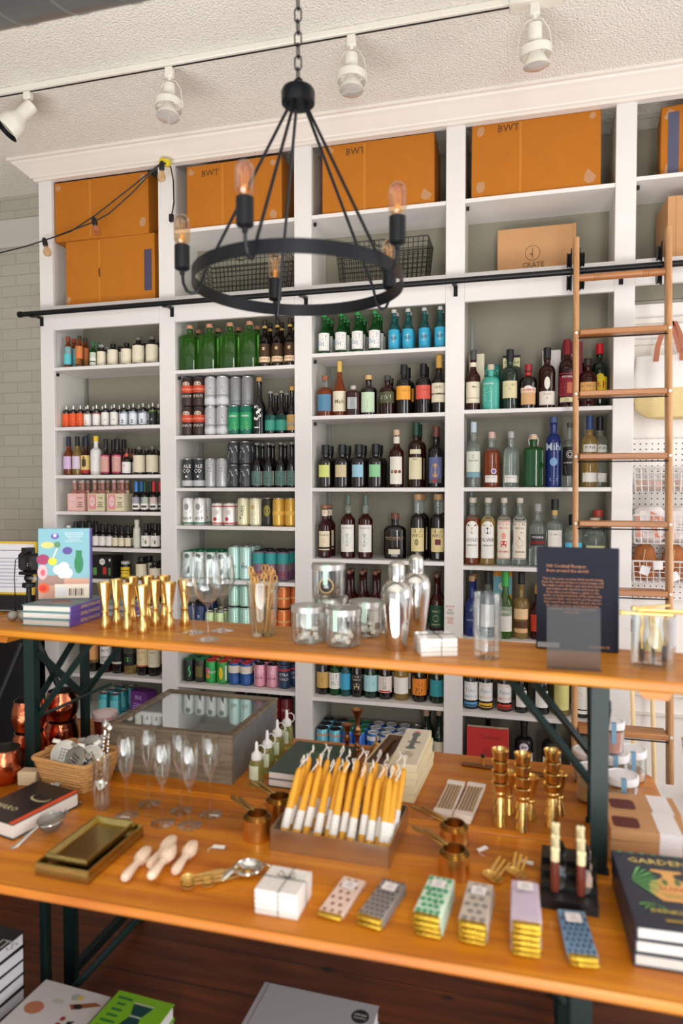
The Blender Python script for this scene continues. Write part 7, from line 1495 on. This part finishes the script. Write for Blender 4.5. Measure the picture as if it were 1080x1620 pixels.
def grid(c, nx=5, ny=9, r=.003, ry=None, x0=-.023, y0=-.058, dx=.0115, dy=.0155, alt=True):
    return [('c', x0 + i * dx + (dx / 2 if alt and j % 2 and i < nx - 1 else 0), y0 + j * dy, r, c, ry or r) for j in range(ny) for i in range(nx - (1 if alt and j % 2 else 0))]
choc(527, 1459, 1, (226, 200, 184), grid((150, 100, 90), 3, 6, .0042, .0058, x0=-.018, dx=.018, dy=.024), 'chocolate bar in pink wrapper with brown feather print', -.13)
choc(593, 1473, 2, (150, 142, 138), grid((90, 84, 90), 5, 9, .0038, .0045), 'chocolate bar in dark grey leaf wrapper', -.20)
choc(680, 1487, 4, (206, 226, 206), grid((70, 160, 110), 4, 7, .006, .0075, x0=-.02, dx=.0135, dy=.02) + [('c', .01, -.03, .003, (30, 40, 40)), ('c', -.012, .01, .003, (30, 40, 40))], 'chocolate bar in green leafy wrapper', -.10)
choc(750, 1498, 4, (196, 184, 170), grid((140, 134, 130), 3, 6, .0068, .0072, x0=-.018, dx=.018, dy=.024), 'chocolate bar in beige wrapper with grey circles', -.06)
choc(830, 1517, 6, (206, 190, 206), grid((170, 150, 180), 7, 12, .0016, x0=-.024, dx=.008, dy=.0115), 'chocolate bar in lilac dotted wrapper', .02)
choc(918, 1534, 2, (120, 150, 176), grid((50, 80, 116), 5, 8, .0036, .0062, dy=.0165), 'chocolate bar in blue diamond wrapper', .10)
# ================================================================== right end of the table
JB = jigger('x', .0235, .12, .048, .0195)
for (px, py), l in zip(((790, 1309), (826, 1318), (873, 1311)), ('left', 'middle', 'right')):
    p = tz(px, py)
    for k in range(4):
        put(JB, (p.x, p.y + .016, TZ + E_ + k * .031), random.random(), 'small brass jigger, ' + ['lowest', 'second', 'third', 'topmost'][k] + ' in the ' + l + ' nested stack', 'nested brass jiggers, ' + l + ' stack')
    for k, (dx, dy) in enumerate(((.035, .075),)):
        put(JB, (p.x + dx - .012, p.y + dy + .02, TZ + E_), .3, 'small brass jigger standing alone behind the ' + l + ' nested stack', 'single brass jiggers behind the nested stacks')
p = tz(795, 1222); o = thing('cheese_slicer', 'long dark wooden bar with two brass pegs behind the nested jiggers', 'serving bar', (-.03, 2.30, TZ + E_), -.10)
part('bar', G().box(-.16, .16, -.012, .012, 0, .008, b=.002), m_ant, o)
for x in (-.09, .13): part('brass_peg', G().cyl(.005, .008, .035, 12, c=(x, 0, 0), b=.001), m_brass, o); part('dark_knob', G().sphere(.0075, (x, 0, .040), 12), m_blackp, o)
# knife stand: black block with bone headed spreaders
kb = thing('spreader_stand', 'black stepped block holding bone topped spreaders', 'stand', (.112, 1.655, TZ + E_), -.05)
for j in range(4): part('step', G().box(-.062, .062, -.095 + j * .04, -.055 + j * .04 + .02, 0, .022 + .0095 * j, b=.001), m_blackp, kb)
part('front_lip', G().box(-.062, .062, -.10, -.095, 0, .022), m_blackp, kb)
m_bone = M('pale_bone', (228, 216, 170), .4); m_rose = wood('rosewood_handle', (86, 34, 24), (132, 60, 40), 2, 3, .35, .3, knots=False)
SP = thing('cheese_spreader', 'x', 'spreader')
part('handle', G().lathe([(0, 0), (.009, 0), (.0105, .01), (.0098, .05), (.0088, .07), (0, .07)], 14, sy=.75), m_rose, SP)
hd = part('bone_head', G().lathe([(.0088, .068), (.0095, .072), (.009, .088), (.0095, .092), (0, .094)], 14, sy=.75).sphere(.006, (-.0045, 0, .095), 10).sphere(.006, (.0045, 0, .095), 10), m_bone, SP)
part('steel_blade', G().prism([(-.001, 0), (.010, .006), (.015, .022), (.015, .04), (.009, .055), (-.001, .058)], -.0006, .0006, mat=Matrix.Translation((.0085, 0, .002)) @ Matrix.Rotation(PI / 2, 4, 'X')), m_steel, SP)
for ci, x in enumerate((-.030, .026)):
    for k in range(3):
        yy = -.062 + .04 * k; loc = Matrix.Translation((.112, 1.655, TZ + E_)) @ Matrix.Rotation(-.05, 4, 'Z') @ Vector((x, yy, .0225 + .0095 * k))
        put(SP, (loc.x, loc.y, loc.z), label='rosewood spreader with bone top, ' + ('left', 'right')[ci] + ' row, ' + ('front', 'middle', 'rear')[k] + ' one', group='bone topped spreaders in the black block', rot=(.0, 0, -.05))
# soap / nut boxes
for i in range(4):
    if i < 3: pos = (.312, 1.855, TZ + E_ + i * .0285); nm = ('lowest', 'middle', 'topmost')[i] + ' in the front pile of three'
    else: pos = (.320, 1.985, TZ + E_ + 0 * .0285); nm = 'lying behind the front pile'
    hgt = .028 if i < 3 else .075
    t = thing('kraft_window_box', 'kraft box with window and white band, ' + nm, 'kraft box', pos, -.02 + .015 * i, 'kraft window boxes at the right table end')
    part('box_body', G().box(-.092, .092, -.058, .058, 0, hgt, b=.002), m_card2, t)
    n = 5; rr = .012; wp = []
    for cx_, cy_, a in ((-.03, -.03, -90), (-.03, .005, 0), (-.07, .005, 90), (-.07, -.03, 180)):
        for k in range(n): wp.append((cx_ + rr * math.cos(R(a + 22 * k)), cy_ + rr * math.sin(R(a + 22 * k))))
    marks('window', [('p', wp, (92, 32, 20))], TopWrap(hgt), t)
    part('paper_band', G().box(.022, .074, -.0588, .0588, -.0002 + .0003, hgt + .0006), ink((230, 226, 226)), t)
# lidded glass jars
m_wlid = ink((232, 230, 230), .3)
def candle_jar(desc, fill_, sc=1.0, h=.10, r=.045, fh=.45):
    t = thing('dried_fruit_jar', desc, 'jar')
    part('glass_wall', G().lathe([(0, 0), (r - .003, 0), (r, .004), (r, h - .018), (r - .0016, h - .018), (r - .0016, .006), (0, .005)], 32), m_glass, t)
    part('white_lid', G().lathe([(r + .0008, h - .022), (r + .0016, h - .020), (r + .0016, h - .002), (r - .001, h), (r - .004, h), (r - .005, h - .002), (0, h - .002)], 32), m_wlid, t)
    part('blue_seal', G().box(-.007, .007, -r - .0032, -r - .0022, h - .062, h).box(-.007, .007, -r - .003, -r + .016, h - .0004, h + .0006), ink((120, 164, 190)), t)
    f = part('filling', G().lathe([(0, .0052), (r - .004, .0056), (r - .004, h * fh), (0, h * fh)], 24), fill_, t); return t
m_fruit = M('dried_fruit', (206, 170, 140), .7, bump=(50, 1, .006), var=(55, .45)); m_orange = ink((206, 110, 60)); m_rosef = M('pink_salt', (206, 150, 136), .7, var=(90, .3))
jd = (('dried_fruit_jar', (985, 1285), 0, 'white lidded jar with dried orange slice, nearest the kraft boxes', m_fruit, .35), ('x', (972, 1245), 0, 'white lidded jar in the rear, under the upper pink jar', m_fruit, .4), ('x', (1000, 1238), 0, 'white lidded jar behind the orange slice jar, right rear', m_fruit, .3), ('x', (938, 1272), 0, 'white lidded jar of pale pieces left of the bench leg', ink((206, 196, 160)), .5), ('x', (930, 1240), 0, 'white lidded jar farthest left behind the bench leg', ink((196, 186, 160)), .3), )
for nm, (px, py), zz, l, fm, fh in jd:
    p = tz(px, py); o = candle_jar(l, fm, fh=fh); o.location = (p.x, p.y + .03, TZ + E_)
    if 'orange slice' in l and 'nearest' in l: marks('orange_slice', [('c', -.004, .042, .030, (214, 150, 100), .020), ('c', -.004, .043, .026, (170, 84, 54), .017), ('c', -.004, .043, .006, (226, 190, 160), .004)], Wrap(.0455), o)
p = tz(972, 1245); o = candle_jar('white lidded jar of pink salt stacked highest beside the bench leg', m_rosef, fh=.7, r=.035); o.location = (p.x - .005, p.y + .03, TZ + .1012)
# garden book stack
GN = (40, 48, 62)
for i in range(3):
    art = []
    if i == 2:
        art = [('t', 'GARDEN', -.01, .108, .030, (224, 196, 110), 0, 1.05), ('p', [(-.03, .075), (.03, .075), (.034, .068), (.012, .06), (.012, .045), (.045, .02), (.05, -.02), (.03, -.045), (-.03, -.045), (-.05, -.02), (-.045, .02), (-.012, .045), (-.012, .06), (-.034, .068)], (226, 170, 100)),
               ('t', 'ELIXIR', 0, -.0, .021, (170, 50, 50)), ('l', -.03, .03, -.035, -.015, 2, (120, 130, 70)), ('c', -.012, .026, .006, (90, 120, 70), .012), ('c', .014, .028, .006, (90, 120, 70), .012), ('t', 'DRINKS & VINES', 0, -.085, .0175, (220, 190, 90)), ('l', -.05, .05, -.125, -.105, 1, (170, 140, 60))]
        for k in range(9): a = R(-50 + 14 * k); art.append(('p', [(-.08, .02 - .0), (-.08 + .05 * math.cos(a) - .006 * math.sin(a), .02 + .05 * math.sin(a) * 1.1 + .006 * math.cos(a)), (-.08 + .062 * math.cos(a), .02 + .062 * math.sin(a) * 1.1)], (90, 160, 90) if k % 2 else (120, 190, 110)))
        for k in range(5): a = R(200 + 26 * k); art.append(('p', [(-.05, -.06), (-.05 + .03 * math.cos(a), -.06 + .03 * math.sin(a) + .005), (-.05 + .036 * math.cos(a), -.06 + .036 * math.sin(a))], (110, 180, 80)))
        for k in range(8): art.append(('c', -.085 + .024 * k, .135, .005, (90, 150, 110), .004))
    book('garden_book', 'navy botanical garden book, ' + ('lowest', 'middle', 'topmost, illustrated cover')[i] + ' of the right front stack', .20, .29, .027, GN, (230, 226, 220), 'l', (.318, 1.555, TZ + E_ + i * .0275), .03 + .012 * (i - 1), art=art, group='navy garden books at the right table corner')
# ================================================================== under the tables: book piles on the floor
def pile(px, py, ztop, th, n, w, h, rz, col, desc, art, pages=(232, 230, 228), spine='l', grp=''):
    """top of the pile at ztop; px,py is the back left corner of the top book"""
    p = onz(px, py, ztop); c_, s_ = math.cos(rz), math.sin(rz)
    cx_ = p.x + (w / 2) * c_ + (h / 2) * s_; cy_ = p.y + (w / 2) * s_ - (h / 2) * c_
    for i in range(n):
        book('stacked_book', desc + ', ' + (NUM_[i] if i < n - 1 else 'topmost') + ' of the floor pile', w, h, th - .0005, col, pages, spine, (cx_, cy_, ztop - th * (n - i) + .0002), rz + (.012 * ((i * 7) % 3 - 1) if i < n - 1 else 0), art=art if i == n - 1 else (), group=grp)
NUM_ = ['lowest', 'second from bottom', 'third from bottom', 'fourth from bottom', 'fifth from bottom', 'sixth from bottom', 'seventh from bottom', 'eighth from bottom']
pile(362 + 58, 1553, .20, .05, 4, .355, .28, -.02, (176, 176, 182), 'large plain grey book', [('c', .135, .085, .026, (40, 44, 44)), ('t', 'AWARD', .135, .09, .010, WHT), ('t', 'WINNING', .135, .078, .008, WHT), ('r', -.165, -.162, -.14, .14, (140, 140, 148))], grp='large grey books piled under the table')
pile(190, 1566, .215, .043, 5, .185, .25, -.05, (130, 190, 40), 'bright green book with dress drawing', [('p', [(-.02, .09), (.045, .09), (.03, .05), (-.005, .05)], (24, 70, 66)), ('p', [(-.005, .045), (.03, .045), (.06, -.06), (-.04, -.06)], (24, 70, 66)), ('r', -.02, .045, .09, .096, (190, 206, 170)), ('r', -.006, .032, .045, .05, (190, 206, 170)), ('l', -.08, -.03, -.02, .11, 6, (40, 120, 60))], grp='green books piled under the table')
pile(74, 1549, .20, .04, 5, .235, .25, -.06, (214, 210, 208), 'white illustrated cookbook', [('c', -.07, .02, .03, (190, 120, 90), .024), ('c', .02, .09, .016, (170, 176, 170), .012), ('c', .035, .092, .009, (222, 190, 80)), ('p', [(.02, .06), (.09, .09), (.115, .085), (.04, .045)], (150, 90, 60)), ('c', .05, .06, .015, (40, 34, 30), .009), ('c', .04, .01, .008, (150, 60, 50)), ('c', .04, -.012, .008, (150, 60, 50)), ('p', [(.06, .005), (.08, .012), (.075, -.0), (.085, -.02), (.062, -.012)], (30, 30, 30)), ('c', -.02, .06, .02, (190, 196, 186), .010)], grp='white cookbooks piled under the table')
p = onz(50, 1476, .34)
for i in range(8):
    n_ = 8; th = .0425
    book('stacked_book', 'black covered book with white pages, ' + (NUM_[i] if i < 7 else 'topmost') + ' of the left floor pile', .20, .25, th - .001, (26, 26, 28), (232, 232, 236), 'l', (p.x - .137, p.y - .115, .0005 + th * i), -.10 + .014 * ((i * 5) % 3 - 1), art=[('t', 'PLANTS', .04, .055, .052, (226, 226, 226)), ('t', 'ATLAS', .03, -.03, .05, (226, 226, 226))] if i == 7 else (), group='black books piled at the left under the table')
